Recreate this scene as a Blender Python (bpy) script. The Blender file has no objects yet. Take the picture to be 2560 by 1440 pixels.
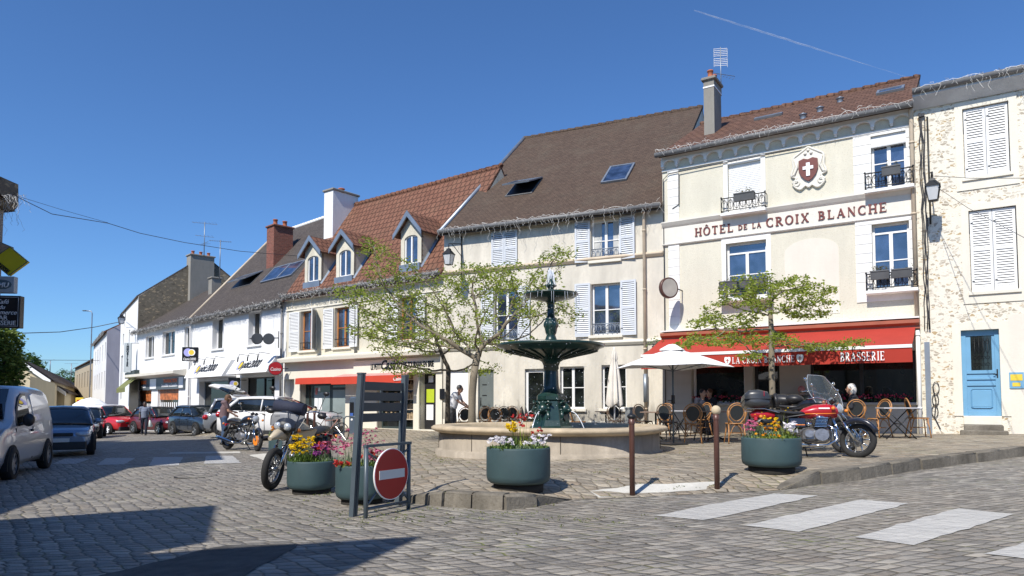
import bpy, bmesh, math, random
from mathutils import Vector, Matrix, noise
from mathutils.geometry import delaunay_2d_cdt
R = math.radians
PI = math.pi
random.seed(7)
scene = bpy.context.scene
COL = scene.collection

# ---------------------------------------------------------------- camera, sky, sun, exposure
EYE = Vector((0, 0, 1.6)); FPX = 1750.0; PITCH = R(3.0); CY = 913.0
cam_d = bpy.data.cameras.new('camera'); cam = bpy.data.objects.new('camera', cam_d); COL.objects.link(cam)
cam.location = EYE; cam.rotation_euler = (R(90) + PITCH, 0, 0)
cam_d.lens = FPX / 2560 * 36; cam_d.sensor_width = 36; cam_d.shift_y = (CY - 720) / 2560
cam_d.clip_start = 0.1; cam_d.clip_end = 20000
scene.camera = cam
SUN_EL = R(47); SUN_DIR = Vector((-0.53 * math.cos(SUN_EL), -0.85 * math.cos(SUN_EL), math.sin(SUN_EL))).normalized()
world = bpy.data.worlds.new('World'); scene.world = world; world.use_nodes = True
wn = world.node_tree.nodes; wl = world.node_tree.links
sky = wn.new('ShaderNodeTexSky'); sky.sky_type = 'NISHITA'; sky.sun_disc = False
sky.sun_elevation = SUN_EL; sky.sun_rotation = math.atan2(SUN_DIR.x, SUN_DIR.y)
sky.altitude = 300; sky.air_density = 1.0; sky.dust_density = 0.3; sky.ozone_density = 3.2
bg = wn['Background']; bg.inputs['Strength'].default_value = 0.105
_mx = wn.new('ShaderNodeMix'); _mx.data_type = 'RGBA'; _mx.blend_type = 'MULTIPLY'; _mx.inputs[0].default_value = 1.0
_mx.inputs[7].default_value = (0.56, 0.83, 1.14, 1); wl.new(sky.outputs[0], _mx.inputs[6]); wl.new(_mx.outputs[2], bg.inputs['Color'])
sun_d = bpy.data.lights.new('sun', 'SUN'); sun = bpy.data.objects.new('sun', sun_d); COL.objects.link(sun)
sun_d.energy = 4.6; sun_d.angle = R(0.53); sun_d.color = (1.0, 0.945, 0.86)
sun.rotation_euler = (-SUN_DIR).to_track_quat('-Z', 'Y').to_euler()
vs = scene.view_settings; vs.view_transform = 'Standard'; vs.look = 'None'; vs.exposure = 0.32; vs.gamma = 1.0
scene.cycles.max_bounces = 6; scene.cycles.transparent_max_bounces = 12
scene.cycles.use_adaptive_sampling = True

def ray(px, py):
    u = (px - 1280) / FPX; v = (CY - py) / FPX
    return Vector((u, math.cos(PITCH) - v * math.sin(PITCH), math.sin(PITCH) + v * math.cos(PITCH)))
def at_Y(px, py, Y):
    d = ray(px, py); return EYE + d * (Y / d.y)
def zr(x, y):
    return max(-1.3, min(1.3, 0.35 + 0.025 * x)) + 0.2 * math.exp(-((x + 7) ** 2 / 40 + (y - 29) ** 2 / 30))
FLUSH = []
def seg_d(p, a, b):
    ax, ay = a; bx, by = b; dx, dy = bx - ax, by - ay
    t = max(0, min(1, ((p[0] - ax) * dx + (p[1] - ay) * dy) / (dx * dx + dy * dy)))
    return math.hypot(p[0] - ax - t * dx, p[1] - ay - t * dy)
def zp(x, y):
    d = min([seg_d((x, y), a, b) for a, b in FLUSH] or [9])
    t = min(1, d / 0.9); return zr(x, y) + 0.16 * t * t * (3 - 2 * t) + 0.004
def gp(px, py, f=None):
    f = f or zr; d = ray(px, py); z = 0.3
    for _ in range(12):
        t = (z - EYE.z) / d.z; p = EYE + d * t; z = 0.5 * z + 0.5 * f(p.x, p.y)
    return Vector((p.x, p.y, f(p.x, p.y)))
_D1 = gp(1430, 1250); _D2 = gp(1950, 1226); _L0 = gp(1030, 1256)
FLUSH = [((_D1.x, _D1.y), (_D2.x, _D2.y)), ((_L0.x - .35, _L0.y + .2), (-3.2, 13)), ((-3.2, 13), (-5.4, 22)), ((-5.4, 22), (-7.6, 26)), ((-7.6, 26), (-14.5, 32))]

# ---------------------------------------------------------------- materials
def nt(m): return m.node_tree.nodes, m.node_tree.links
def new_mat(name):
    m = bpy.data.materials.new(name); m.use_nodes = True; return m
def mixc(n, l, fac, a, b, t='MIX'):
    x = n.new('ShaderNodeMix'); x.data_type = 'RGBA'; x.blend_type = t
    for k, v in ((0, fac), (6, a), (7, b)):
        if hasattr(v, 'links'): l.new(v, x.inputs[k])
        elif k == 0: x.inputs[0].default_value = v
        else: x.inputs[k].default_value = (*v, 1) if len(v) == 3 else v
    return x.outputs[2]
def noi(n, l, co, scale, detail=4, rough=.55):
    x = n.new('ShaderNodeTexNoise'); x.inputs['Scale'].default_value = scale; x.inputs['Detail'].default_value = detail; x.inputs['Roughness'].default_value = rough
    l.new(co, x.inputs['Vector']); return x
def ramp(n, l, src, p0, p1, c0=(0, 0, 0, 1), c1=(1, 1, 1, 1)):
    x = n.new('ShaderNodeValToRGB'); x.color_ramp.elements[0].position = p0; x.color_ramp.elements[1].position = p1
    x.color_ramp.elements[0].color = c0; x.color_ramp.elements[1].color = c1; l.new(src, x.inputs[0]); return x.outputs[0]
def math_n(n, l, op, a, b=None):
    x = n.new('ShaderNodeMath'); x.operation = op
    for k, v in ((0, a), (1, b)):
        if v is None: continue
        if hasattr(v, 'links'): l.new(v, x.inputs[k])
        else: x.inputs[k].default_value = v
    return x.outputs[0]
def bump(n, l, h, strength, dist, prev=None):
    x = n.new('ShaderNodeBump'); x.inputs['Strength'].default_value = strength; x.inputs['Distance'].default_value = dist
    l.new(h, x.inputs['Height'])
    if prev: l.new(prev, x.inputs['Normal'])
    return x.outputs[0]
def mul(c, k): return tuple(min(1, v * k) for v in c[:3])
_mc = {}
def pm(name, col, rough=.7, metal=0., var=.1, scale=2.5, bmp=0., bscale=60, spec=.5, coat=0., coord='Object'):
    if name in _mc: return _mc[name]
    m = new_mat(name); n, l = nt(m); b = n['Principled BSDF']
    tc = n.new('ShaderNodeTexCoord'); co = tc.outputs[coord]
    b.inputs['Roughness'].default_value = rough; b.inputs['Metallic'].default_value = metal
    b.inputs['Specular IOR Level'].default_value = spec; b.inputs['Coat Weight'].default_value = coat
    if var > 0:
        x = noi(n, l, co, scale, 5)
        c = mixc(n, l, ramp(n, l, x.outputs['Fac'], .3, .7), mul(col, 1 - var), mul(col, 1 + var))
        l.new(c, b.inputs['Base Color'])
    else: b.inputs['Base Color'].default_value = (*col, 1)
    if bmp > 0:
        y = noi(n, l, co, bscale, 3); l.new(bump(n, l, y.outputs['Fac'], bmp, .02), b.inputs['Normal'])
    _mc[name] = m; return m
def plaster(name, col, stain=.25, grain=.3, gscale=90, speck=0., speckcol=(.3, .25, .18), damp=0.):
    if name in _mc: return _mc[name]
    m = new_mat(name); n, l = nt(m); b = n['Principled BSDF']; b.inputs['Roughness'].default_value = .92; b.inputs['Specular IOR Level'].default_value = .2
    tc = n.new('ShaderNodeTexCoord'); co = tc.outputs['Object']
    mp = n.new('ShaderNodeMapping'); mp.inputs['Scale'].default_value = (1, 1, .35); l.new(co, mp.inputs['Vector'])
    big = noi(n, l, mp.outputs[0], 1.3, 6, .65); fine = noi(n, l, co, gscale, 3); mid = noi(n, l, co, 9, 5, .7)
    c = mixc(n, l, ramp(n, l, big.outputs['Fac'], .35, .68), mul(col, 1 - stain), col)
    c = mixc(n, l, ramp(n, l, mid.outputs['Fac'], .45, .8), c, mul(col, 1 - stain * .7))
    st = n.new('ShaderNodeMapping'); st.inputs['Scale'].default_value = (5, 5, .25); l.new(co, st.inputs['Vector'])
    sn = noi(n, l, st.outputs[0], 1.5, 6, .7)
    c = mixc(n, l, ramp(n, l, sn.outputs['Fac'], .54, .72, (0, 0, 0, 1), (stain, stain, stain, 1)), c, mul(col, .55))
    if damp > 0:
        dz = n.new('ShaderNodeSeparateXYZ'); l.new(co, dz.inputs[0]); dh = math_n(n, l, 'ADD', dz.outputs['Z'], math_n(n, l, 'MULTIPLY', sn.outputs['Fac'], -1.3))
        c = mixc(n, l, ramp(n, l, dh, -.6, .35, (damp, damp, damp, 1), (0, 0, 0, 1)), c, mul(col, .42))
    if speck > 0:
        vo = noi(n, l, co, 26, 2, .8)
        c = mixc(n, l, ramp(n, l, vo.outputs['Fac'], .56, .68, (0, 0, 0, 1), (speck, speck, speck, 1)), c, speckcol)
    l.new(c, b.inputs['Base Color'])
    l.new(bump(n, l, fine.outputs['Fac'], grain, .01, bump(n, l, mid.outputs['Fac'], .25, .02)), b.inputs['Normal'])
    _mc[name] = m; return m
def tiles(name, c1, c2, w, h, mortar=.01, moss=.2, mcol=(.05, .035, .03), bstr=.9, mosscol=(.1, .1, .06), bias=0.):
    if name in _mc: return _mc[name]
    m = new_mat(name); n, l = nt(m); b = n['Principled BSDF']; b.inputs['Roughness'].default_value = .88; b.inputs['Specular IOR Level'].default_value = .25
    tc = n.new('ShaderNodeTexCoord'); uv = tc.outputs['UV']; co = tc.outputs['Object']
    dn = noi(n, l, co, 2.2, 3); vm = n.new('ShaderNodeVectorMath'); vm.operation = 'MULTIPLY_ADD'
    l.new(dn.outputs['Color'], vm.inputs[0]); vm.inputs[1].default_value = (.05, .06, 0); l.new(uv, vm.inputs[2])
    br = n.new('ShaderNodeTexBrick'); br.inputs['Scale'].default_value = 1; br.inputs['Brick Width'].default_value = w; br.inputs['Row Height'].default_value = h
    br.inputs['Mortar Size'].default_value = mortar; br.inputs['Mortar Smooth'].default_value = .4; br.inputs['Bias'].default_value = bias
    br.inputs['Color1'].default_value = (*c1, 1); br.inputs['Color2'].default_value = (*c2, 1); br.inputs['Mortar'].default_value = (*mcol, 1)
    l.new(vm.outputs[0], br.inputs['Vector'])
    big = noi(n, l, co, .9, 6, .7); fine = noi(n, l, co, 14, 4, .7)
    c = mixc(n, l, ramp(n, l, big.outputs['Fac'], .48, .72, (0, 0, 0, 1), (moss, moss, moss, 1)), br.outputs['Color'], mosscol)
    c = mixc(n, l, .35, c, mixc(n, l, ramp(n, l, fine.outputs['Fac'], .3, .7), mul(c1, .55), mul(c2, 1.5)))
    l.new(c, b.inputs['Base Color'])
    sx = n.new('ShaderNodeSeparateXYZ'); l.new(vm.outputs[0], sx.inputs[0])
    saw = math_n(n, l, 'FRACT', math_n(n, l, 'DIVIDE', sx.outputs['Y'], h))
    saw = math_n(n, l, 'SUBTRACT', 1, saw)
    hh = math_n(n, l, 'MULTIPLY', saw, math_n(n, l, 'SUBTRACT', 1, br.outputs['Fac']))
    l.new(bump(n, l, hh, bstr, .03, bump(n, l, fine.outputs['Fac'], .4, .02)), b.inputs['Normal'])
    _mc[name] = m; return m
def rubble(name, base, c2, sc=5.5, amount=.55):
    if name in _mc: return _mc[name]
    m = new_mat(name); n, l = nt(m); b = n['Principled BSDF']; b.inputs['Roughness'].default_value = .9; b.inputs['Specular IOR Level'].default_value = .2
    tc = n.new('ShaderNodeTexCoord'); co = tc.outputs['Object']
    mp = n.new('ShaderNodeMapping'); mp.inputs['Scale'].default_value = (1, 1, 1.9); l.new(co, mp.inputs['Vector'])
    dn = noi(n, l, co, 3, 3); vm = n.new('ShaderNodeVectorMath'); vm.operation = 'MULTIPLY_ADD'
    l.new(dn.outputs['Color'], vm.inputs[0]); vm.inputs[1].default_value = (.25, .25, .35); l.new(mp.outputs[0], vm.inputs[2])
    vo = n.new('ShaderNodeTexVoronoi'); vo.inputs['Scale'].default_value = sc; l.new(vm.outputs[0], vo.inputs['Vector'])
    ve = n.new('ShaderNodeTexVoronoi'); ve.feature = 'DISTANCE_TO_EDGE'; ve.inputs['Scale'].default_value = sc; l.new(vm.outputs[0], ve.inputs['Vector'])
    sep = n.new('ShaderNodeSeparateColor'); l.new(vo.outputs['Color'], sep.inputs[0])
    stone = mixc(n, l, ramp(n, l, sep.outputs[0], 0, 1), c2[0], c2[1]); stone = mixc(n, l, ramp(n, l, sep.outputs[1], .72, .8), stone, c2[2])
    big = noi(n, l, co, 2.4, 4, .7)
    vis = math_n(n, l, 'MULTIPLY', ramp(n, l, ve.outputs['Distance'], .06, .16), ramp(n, l, math_n(n, l, 'ADD', sep.outputs[2], math_n(n, l, 'MULTIPLY', math_n(n, l, 'SUBTRACT', big.outputs['Fac'], .5), 1.2)), 1 - amount, 1 - amount + .12))
    fn = noi(n, l, co, 30, 4, .7)
    mort = mixc(n, l, ramp(n, l, fn.outputs['Fac'], .3, .7), mul(base, .88), mul(base, 1.06))
    c = mixc(n, l, vis, mort, stone); l.new(c, b.inputs['Base Color'])
    l.new(bump(n, l, vis, -1.0, .05, bump(n, l, fn.outputs['Fac'], .6, .02)), b.inputs['Normal'])
    _mc[name] = m; return m
def cobble(name, tint=(1, 1, 1), w=.185, h=.118, straight=False, warm=.3, bs=.6, paint=None):
    m = new_mat(name); n, l = nt(m); b = n['Principled BSDF']; b.inputs['Roughness'].default_value = .62; b.inputs['Specular IOR Level'].default_value = .35
    tc = n.new('ShaderNodeTexCoord'); co = tc.outputs['Object']; sx = n.new('ShaderNodeSeparateXYZ'); l.new(co, sx.inputs[0])
    X = math_n(n, l, 'MINIMUM', sx.outputs['X'], 60.)
    sp = math_n(n, l, 'LOGARITHM', math_n(n, l, 'ADD', 1., math_n(n, l, 'EXPONENT', math_n(n, l, 'DIVIDE', math_n(n, l, 'ADD', X, .5), .9))), math.e)
    f = math_n(n, l, 'ADD', math_n(n, l, 'MULTIPLY', sp, .40), math_n(n, l, 'MULTIPLY', X, .04))
    v = math_n(n, l, 'SUBTRACT', sx.outputs['Y'], f)
    if straight: v = math_n(n, l, 'ADD', sx.outputs['Y'], math_n(n, l, 'MULTIPLY', X, .2))
    u = math_n(n, l, 'ADD', sx.outputs['X'], math_n(n, l, 'MULTIPLY', v, .15 if not straight else -.25))
    cx = n.new('ShaderNodeCombineXYZ'); l.new(u, cx.inputs[0]); l.new(v, cx.inputs[1])
    d1 = noi(n, l, co, 3.2, 3); vm = n.new('ShaderNodeVectorMath'); vm.operation = 'MULTIPLY_ADD'
    l.new(d1.outputs['Color'], vm.inputs[0]); vm.inputs[1].default_value = (.06, .05, 0); l.new(cx.outputs[0], vm.inputs[2])
    d2 = noi(n, l, co, .6, 2); vn = n.new('ShaderNodeVectorMath'); vn.operation = 'MULTIPLY_ADD'
    l.new(d2.outputs['Color'], vn.inputs[0]); vn.inputs[1].default_value = (.22, .2, 0); l.new(vm.outputs[0], vn.inputs[2])
    s2 = n.new('ShaderNodeSeparateXYZ'); l.new(vn.outputs[0], s2.inputs[0]); vv = math_n(n, l, 'DIVIDE', s2.outputs['Y'], h)
    cq = n.new('ShaderNodeCombineXYZ'); l.new(math_n(n, l, 'ADD', math_n(n, l, 'DIVIDE', s2.outputs['X'], w), math_n(n, l, 'MULTIPLY', vv, .38)), cq.inputs[0]); l.new(vv, cq.inputs[1])
    vo = n.new('ShaderNodeTexVoronoi'); ve = n.new('ShaderNodeTexVoronoi'); ve.feature = 'DISTANCE_TO_EDGE'
    for q in (vo, ve): q.voronoi_dimensions = '2D'; q.inputs['Scale'].default_value = 1; q.inputs['Randomness'].default_value = .36; l.new(cq.outputs[0], q.inputs['Vector'])
    sc = n.new('ShaderNodeSeparateColor'); l.new(vo.outputs['Color'], sc.inputs[0])
    stone = mixc(n, l, sc.outputs[0], (.105, .103, .102), (.275, .262, .245)); stone = mixc(n, l, ramp(n, l, sc.outputs[1], .78, .97, (0, 0, 0, 1), (warm, warm, warm, 1)), stone, (.25, .195, .145)); stone = mixc(n, l, ramp(n, l, sc.outputs[2], .86, .95, (0, 0, 0, 1), (.6, .6, .6, 1)), stone, (.42, .40, .36))
    jn = noi(n, l, co, 1.7, 3, .6)
    jf = math_n(n, l, 'MULTIPLY', ramp(n, l, ve.outputs['Distance'], .035, .085, (1, 1, 1, 1), (0, 0, 0, 1)), ramp(n, l, jn.outputs['Fac'], .3, .6, (.35, .35, .35, 1), (1, 1, 1, 1)))
    dome = ramp(n, l, ve.outputs['Distance'], .0, .22)
    big = noi(n, l, co, .35, 5, .6); mid = noi(n, l, co, 2.6, 5, .65); fine = noi(n, l, co, 55, 3, .7); fl = noi(n, l, co, 7, 4, .6)
    c = mixc(n, l, ramp(n, l, fine.outputs['Fac'], .25, .75), stone, (.25, .24, .225), 'MIX')
    c = mixc(n, l, .3, stone, c)
    c = mixc(n, l, ramp(n, l, big.outputs['Fac'], .38, .62, (0, 0, 0, 1), (.4, .4, .4, 1)), c, (.235, .21, .175))
    c = mixc(n, l, ramp(n, l, mid.outputs['Fac'], .52, .75, (0, 0, 0, 1), (.45, .45, .45, 1)), c, (.34, .325, .295))
    joint = mixc(n, l, ramp(n, l, fl.outputs['Fac'], .4, .7), (.045, .04, .032), (.14, .12, .085))
    gr = noi(n, l, co, .8, 4, .7)
    joint = mixc(n, l, math_n(n, l, 'MULTIPLY', ramp(n, l, gr.outputs['Fac'], .5, .66), ramp(n, l, fl.outputs['Fac'], .42, .6)), joint, (.13, .16, .035))
    c = mixc(n, l, jf, c, joint)
    c = mixc(n, l, 1., c, tint, 'MULTIPLY')
    if paint:
        wr = noi(n, l, co, 4.5, 6, .75); pk = math_n(n, l, 'MULTIPLY', ramp(n, l, wr.outputs['Fac'], .30, .40, (.35, .35, .35, 1), (.93, .93, .93, 1)), math_n(n, l, 'SUBTRACT', 1., math_n(n, l, 'MULTIPLY', jf, .13)))
        c = mixc(n, l, pk, c, mixc(n, l, ramp(n, l, big.outputs['Fac'], .3, .7), mul(paint, .82), paint))
    l.new(c, b.inputs['Base Color'])
    l.new(bump(n, l, dome, bs, .03, bump(n, l, mid.outputs['Fac'], .5, .12, bump(n, l, fl.outputs['Fac'], .55, .05))), b.inputs['Normal'])
    return m
def glass_mat(name, col=(.02, .03, .04), rough=.03, spec=.9, wob=.0, ior=1.6):
    if name in _mc: return _mc[name]
    m = new_mat(name); n, l = nt(m); b = n['Principled BSDF']
    b.inputs['Roughness'].default_value = rough; b.inputs['Specular IOR Level'].default_value = spec; b.inputs['IOR'].default_value = ior
    tc = n.new('ShaderNodeTexCoord'); x = noi(n, l, tc.outputs['Object'], 2.1, 3)
    l.new(mixc(n, l, ramp(n, l, x.outputs['Fac'], .4, .65), mul(col, .5), mul(col, 1.7)), b.inputs['Base Color'])
    if wob: l.new(bump(n, l, noi(n, l, tc.outputs['Object'], 1.7, 1).outputs['Fac'], wob, .05), b.inputs['Normal'])
    _mc[name] = m; return m
def clear_mat(name, col=(.8, .85, .9), alpha=.3, rough=.05):
    if name in _mc: return _mc[name]
    m = new_mat(name); n, l = nt(m); b = n['Principled BSDF']; b.inputs['Base Color'].default_value = (*col, 1)
    b.inputs['Alpha'].default_value = alpha; b.inputs['Roughness'].default_value = rough
    _mc[name] = m; return m
def leaf_mat(name, c1, c2, trans=.5):
    if name in _mc: return _mc[name]
    m = new_mat(name); n, l = nt(m); b = n['Principled BSDF']; b.inputs['Roughness'].default_value = .5; b.inputs['Specular IOR Level'].default_value = .3
    g = n.new('ShaderNodeNewGeometry'); c = mixc(n, l, g.outputs['Random Per Island'], c1, c2)
    l.new(c, b.inputs['Base Color'])
    t = n.new('ShaderNodeBsdfTranslucent'); l.new(c, t.inputs['Color']); ms = n.new('ShaderNodeMixShader'); ms.inputs[0].default_value = trans
    l.new(b.outputs[0], ms.inputs[1]); l.new(t.outputs[0], ms.inputs[2]); l.new(ms.outputs[0], n['Material Output'].inputs['Surface'])
    _mc[name] = m; return m

M = {}
M['white'] = pm('white_paint', (.78, .78, .77), .5, var=.05)
M['shutterwhite'] = pm('white_shutter_paint', (.70, .705, .70), .55, var=.05)
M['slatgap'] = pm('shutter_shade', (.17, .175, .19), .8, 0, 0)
M['shutter'] = pm('shutter_paint', (.56, .59, .63), .55, var=.05)
M['cream'] = plaster('cream_render', (.75, .70, .60), .32, .3, damp=.8)
M['cream2'] = plaster('old_cream_render', (.76, .71, .58), .34, .3, damp=.6)
M['shopcream'] = plaster('shopfront_cream', (.74, .70, .59), .08, .1)
M['whitewall'] = plaster('white_render', (.84, .84, .83), .16, .3, damp=.6)
M['hotelwall'] = plaster('roughcast', (.70, .665, .55), .16, 1.0, 45, .45, (.42, .36, .26))
M['hotelwhite'] = plaster('white_stucco', (.83, .82, .79), .14, .15)
M['hotelblank'] = plaster('smooth_stucco', (.74, .69, .60), .10, .1)
M['lavender'] = plaster('grey_lilac_render', (.36, .355, .41), .18, .3)
M['tan'] = plaster('tan_render', (.50, .42, .30), .2, .3)
M['yellowish'] = plaster('ochre_render', (.55, .47, .32), .15, .3)
M['rubble'] = rubble('pale_rubble', (.76, .715, .61), [(.36, .31, .24), (.60, .55, .46), (.44, .33, .19)], 9.5, .52)
M['darkrubble'] = rubble('dark_rubble', (.15, .13, .10), [(.08, .07, .055), (.24, .21, .16), (.3, .24, .16)], 4.5, .75)
M['stonetrim'] = plaster('limestone', (.76, .72, .62), .12, .15)
M['roof_red'] = tiles('red_roof_tiles', (.145, .066, .043), (.205, .098, .064), .26, .33, .034, .25, (.03, .014, .011), 1.3)
M['roof_brown'] = tiles('brown_roof_tiles', (.062, .043, .032), (.108, .074, .054), .17, .11, .012, .35, (.05, .035, .028), .8, (.13, .12, .09))
M['roof_dark'] = tiles('dark_roof_tiles', (.055, .046, .042), (.095, .08, .072), .2, .12, .012, .3, (.03, .025, .022), .8, (.12, .105, .085))
M['roof_hotel'] = tiles('hotel_roof_tiles', (.075, .042, .03), (.165, .09, .062), .22, .24, .025, .3, (.045, .02, .014), 1.2, (.11, .075, .05))
M['brick'] = tiles('brick', (.13, .042, .032), (.24, .085, .06), .22, .07, .012, .15, (.2, .16, .13), .5)
M['zinc'] = pm('zinc', (.27, .31, .36), .45, .6, .15)
M['gutter'] = pm('gutter', (.17, .17, .17), .6, .2, .2)
M['grey_render'] = plaster('grey_render', (.30, .285, .255), .25, .3)
M['glass'] = glass_mat('window_glass', (.025, .04, .08), .03, 1.0, .02, 1.85)
M['glass_dark'] = glass_mat('shop_glass', (.012, .015, .013), .03, .5, .02)
M['curtain'] = pm('curtain', (.5, .5, .48), .9)
M['iron'] = pm('wrought_iron', (.028, .03, .032), .45, .5, .1)
M['black'] = pm('black_plastic', (.018, .018, .02), .4, 0, .1)
M['pot'] = pm('terracotta', (.38, .12, .06), .8)
M['woodbrown'] = pm('stained_wood', (.33, .10, .055), .5, 0, .12)
M['orangewood'] = pm('orange_wood', (.42, .17, .05), .5, 0, .15)
M['awn'] = pm('red_canvas', (.37, .034, .020), .9, 0, .06)
M['awn2'] = pm('orange_red_canvas', (.52, .05, .022), .8, 0, .05)
M['band'] = plaster('band_cream', (.76, .73, .65), .14, .15)
M['letter'] = pm('maroon_letter', (.16, .035, .03), .6, 0, .05)
M['signwhite'] = pm('sign_white', (.85, .85, .85), .4, 0, 0)
M['signblack'] = pm('sign_black', (.012, .013, .015), .3, 0, 0)
M['wire'] = pm('cable_black', (.03, .03, .035), .6, 0, 0)
M['pipe'] = pm('pipe_cream', (.52, .43, .32), .6, 0, .15)
M['lightcord'] = pm('icicle_light_cord', (.58, .57, .54), .6, 0, 0)
M['lightdark'] = pm('icicle_light_shade', (.10, .097, .09), .7, 0, 0); M['netcord'] = pm('net_light_cord', (.40, .39, .37), .7, 0, 0)
M['bluedoor'] = pm('blue_paint', (.15, .34, .52), .45, 0, .05)
M['sidingdark'] = pm('shop_dark_green', (.03, .045, .045), .5, 0, .1)

# ---------------------------------------------------------------- mesh builder
class MB:
    def __init__(s): s.v = []; s.f = []; s.sm = []; s.mi = []; s.cur = 0; s.M = None
    def V(s, p):
        p = Vector(p); s.v.append(s.M @ p if s.M else p); return len(s.v) - 1
    def F(s, ids, smooth=False): s.f.append(tuple(ids)); s.sm.append(smooth); s.mi.append(s.cur)
    def poly(s, pts, smooth=False): s.F([s.V(p) for p in pts], smooth); return s
    def box(s, x0, x1, y0, y1, z0, z1):
        i = [s.V((x, y, z)) for x in (x0, x1) for y in (y0, y1) for z in (z0, z1)]
        for q in ((0, 1, 3, 2), (4, 6, 7, 5), (0, 4, 5, 1), (2, 3, 7, 6), (0, 2, 6, 4), (1, 5, 7, 3)): s.F([i[k] for k in q])
        return s
    def bbox(s, x0, x1, y0, y1, z0, z1, b=.01):
        # box with chamfered vertical and top edges
        o = [(x0 + b, y0), (x1 - b, y0), (x1, y0 + b), (x1, y1 - b), (x1 - b, y1), (x0 + b, y1), (x0, y1 - b), (x0, y0 + b)]
        cx, cy = (x0 + x1) / 2, (y0 + y1) / 2
        def ring(z, k): return [s.V((x + (cx - x) / max(abs(cx - x), 1e-6) * k, y + (cy - y) / max(abs(cy - y), 1e-6) * k, z)) for x, y in o]
        r = [ring(z0 + b, 0), ring(z1 - b, 0), ring(z1, b)]; r0 = ring(z0, b)
        for a, c in ((r0, r[0]), (r[0], r[1]), (r[1], r[2])):
            for k in range(8): s.F((a[k], a[(k + 1) % 8], c[(k + 1) % 8], c[k]))
        s.F(r[2]); s.F(r0[::-1]); return s
    def obox(s, c, size, rot=None):
        old = s.M; m = Matrix.Translation(c)
        if rot is not None: m = m @ rot.to_4x4()
        s.M = (old @ m) if old else m
        x, y, z = size; s.box(-x / 2, x / 2, -y / 2, y / 2, -z / 2, z / 2); s.M = old; return s
    def prism(s, pts, y0, y1):     # pts in x,z
        a = [s.V((x, y0, z)) for x, z in pts]; b = [s.V((x, y1, z)) for x, z in pts]; n = len(pts)
        s.F(a); s.F(b[::-1])
        for k in range(n): s.F((a[k], b[k], b[(k + 1) % n], a[(k + 1) % n]))
        return s
    def prism_z(s, pts, z0, z1):
        a = [s.V((x, y, z0)) for x, y in pts]; b = [s.V((x, y, z1)) for x, y in pts]; n = len(pts)
        s.F(a[::-1]); s.F(b)
        for k in range(n): s.F((a[k], a[(k + 1) % n], b[(k + 1) % n], b[k]))
        return s
    def prism_x(s, pts, x0, x1):   # pts in y,z
        a = [s.V((x0, y, z)) for y, z in pts]; b = [s.V((x1, y, z)) for y, z in pts]; n = len(pts)
        s.F(a); s.F(b[::-1])
        for k in range(n): s.F((a[k], b[k], b[(k + 1) % n], a[(k + 1) % n]))
        return s
    def tube(s, pts, r, n=8, closed=False, cap=True):
        pts = [Vector(p) for p in pts]; m = len(pts); rs = r if isinstance(r, (list, tuple)) else [r] * m
        rings = []; up = None
        for i, p in enumerate(pts):
            a = pts[i - 1] if (i > 0 or closed) else p; b = pts[(i + 1) % m] if (i < m - 1 or closed) else p
            t = (b - a)
            if t.length < 1e-9: t = Vector((0, 0, 1))
            t.normalize()
            if up is None: up = Vector((0, 0, 1)) if abs(t.z) < .9 else Vector((1, 0, 0))
            x = up - t * up.dot(t)
            if x.length < 1e-6: x = t.orthogonal()
            x.normalize(); up = x; y = t.cross(x)
            rings.append([s.V(p + (x * math.cos(2 * PI * k / n) + y * math.sin(2 * PI * k / n)) * rs[i]) for k in range(n)])
        for i in range(m if closed else m - 1):
            a = rings[i]; b = rings[(i + 1) % m]
            for k in range(n): s.F((a[k], a[(k + 1) % n], b[(k + 1) % n], b[k]), n > 4)
        if cap and not closed: s.F(rings[0][::-1]); s.F(rings[-1])
        return s
    def lathe(s, prof, n=24, c=(0, 0, 0), sx=1, sy=1, smooth=True, flat=()):
        rings = []
        for r, z in prof:
            if r < 1e-6: rings.append([s.V((c[0], c[1], c[2] + z))])
            else: rings.append([s.V((c[0] + r * sx * math.cos(2 * PI * k / n), c[1] + r * sy * math.sin(2 * PI * k / n), c[2] + z)) for k in range(n)])
        for a, b in zip(rings, rings[1:]):
            for k in range(n):
                k2 = (k + 1) % n
                if len(a) == 1 and len(b) == 1: continue
                if len(a) == 1: s.F((a[0], b[k2], b[k]), smooth)
                elif len(b) == 1: s.F((a[k], a[k2], b[0]), smooth)
                else: s.F((a[k], a[k2], b[k2], b[k]), smooth)
        return s
    def sphere(s, c, r, n=12, m=8):
        rx, ry, rz = r if isinstance(r, (tuple, list)) else (r, r, r)
        rings = []
        for j in range(m + 1):
            a = -PI / 2 + PI * j / m
            if j in (0, m): rings.append([s.V((c[0], c[1], c[2] + rz * math.sin(a)))])
            else: rings.append([s.V((c[0] + rx * math.cos(a) * math.cos(2 * PI * k / n), c[1] + ry * math.cos(a) * math.sin(2 * PI * k / n), c[2] + rz * math.sin(a))) for k in range(n)])
        for a, b in zip(rings, rings[1:]):
            for k in range(n):
                k2 = (k + 1) % n
                if len(a) == 1: s.F((a[0], b[k2], b[k]), True)
                elif len(b) == 1: s.F((a[k], a[k2], b[0]), True)
                else: s.F((a[k], a[k2], b[k2], b[k]), True)
        return s
    def torus(s, c, R_, r, n=28, m=10, axis='Y', sq=1.0):
        pts = []
        for k in range(n):
            a = 2 * PI * k / n
            o = {'Y': (math.cos(a), 0, math.sin(a)), 'X': (0, math.cos(a), math.sin(a)), 'Z': (math.cos(a), math.sin(a), 0)}[axis]
            pts.append(Vector(c) + Vector(o) * R_)
        return s.tube(pts, r, m, closed=True)
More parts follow.
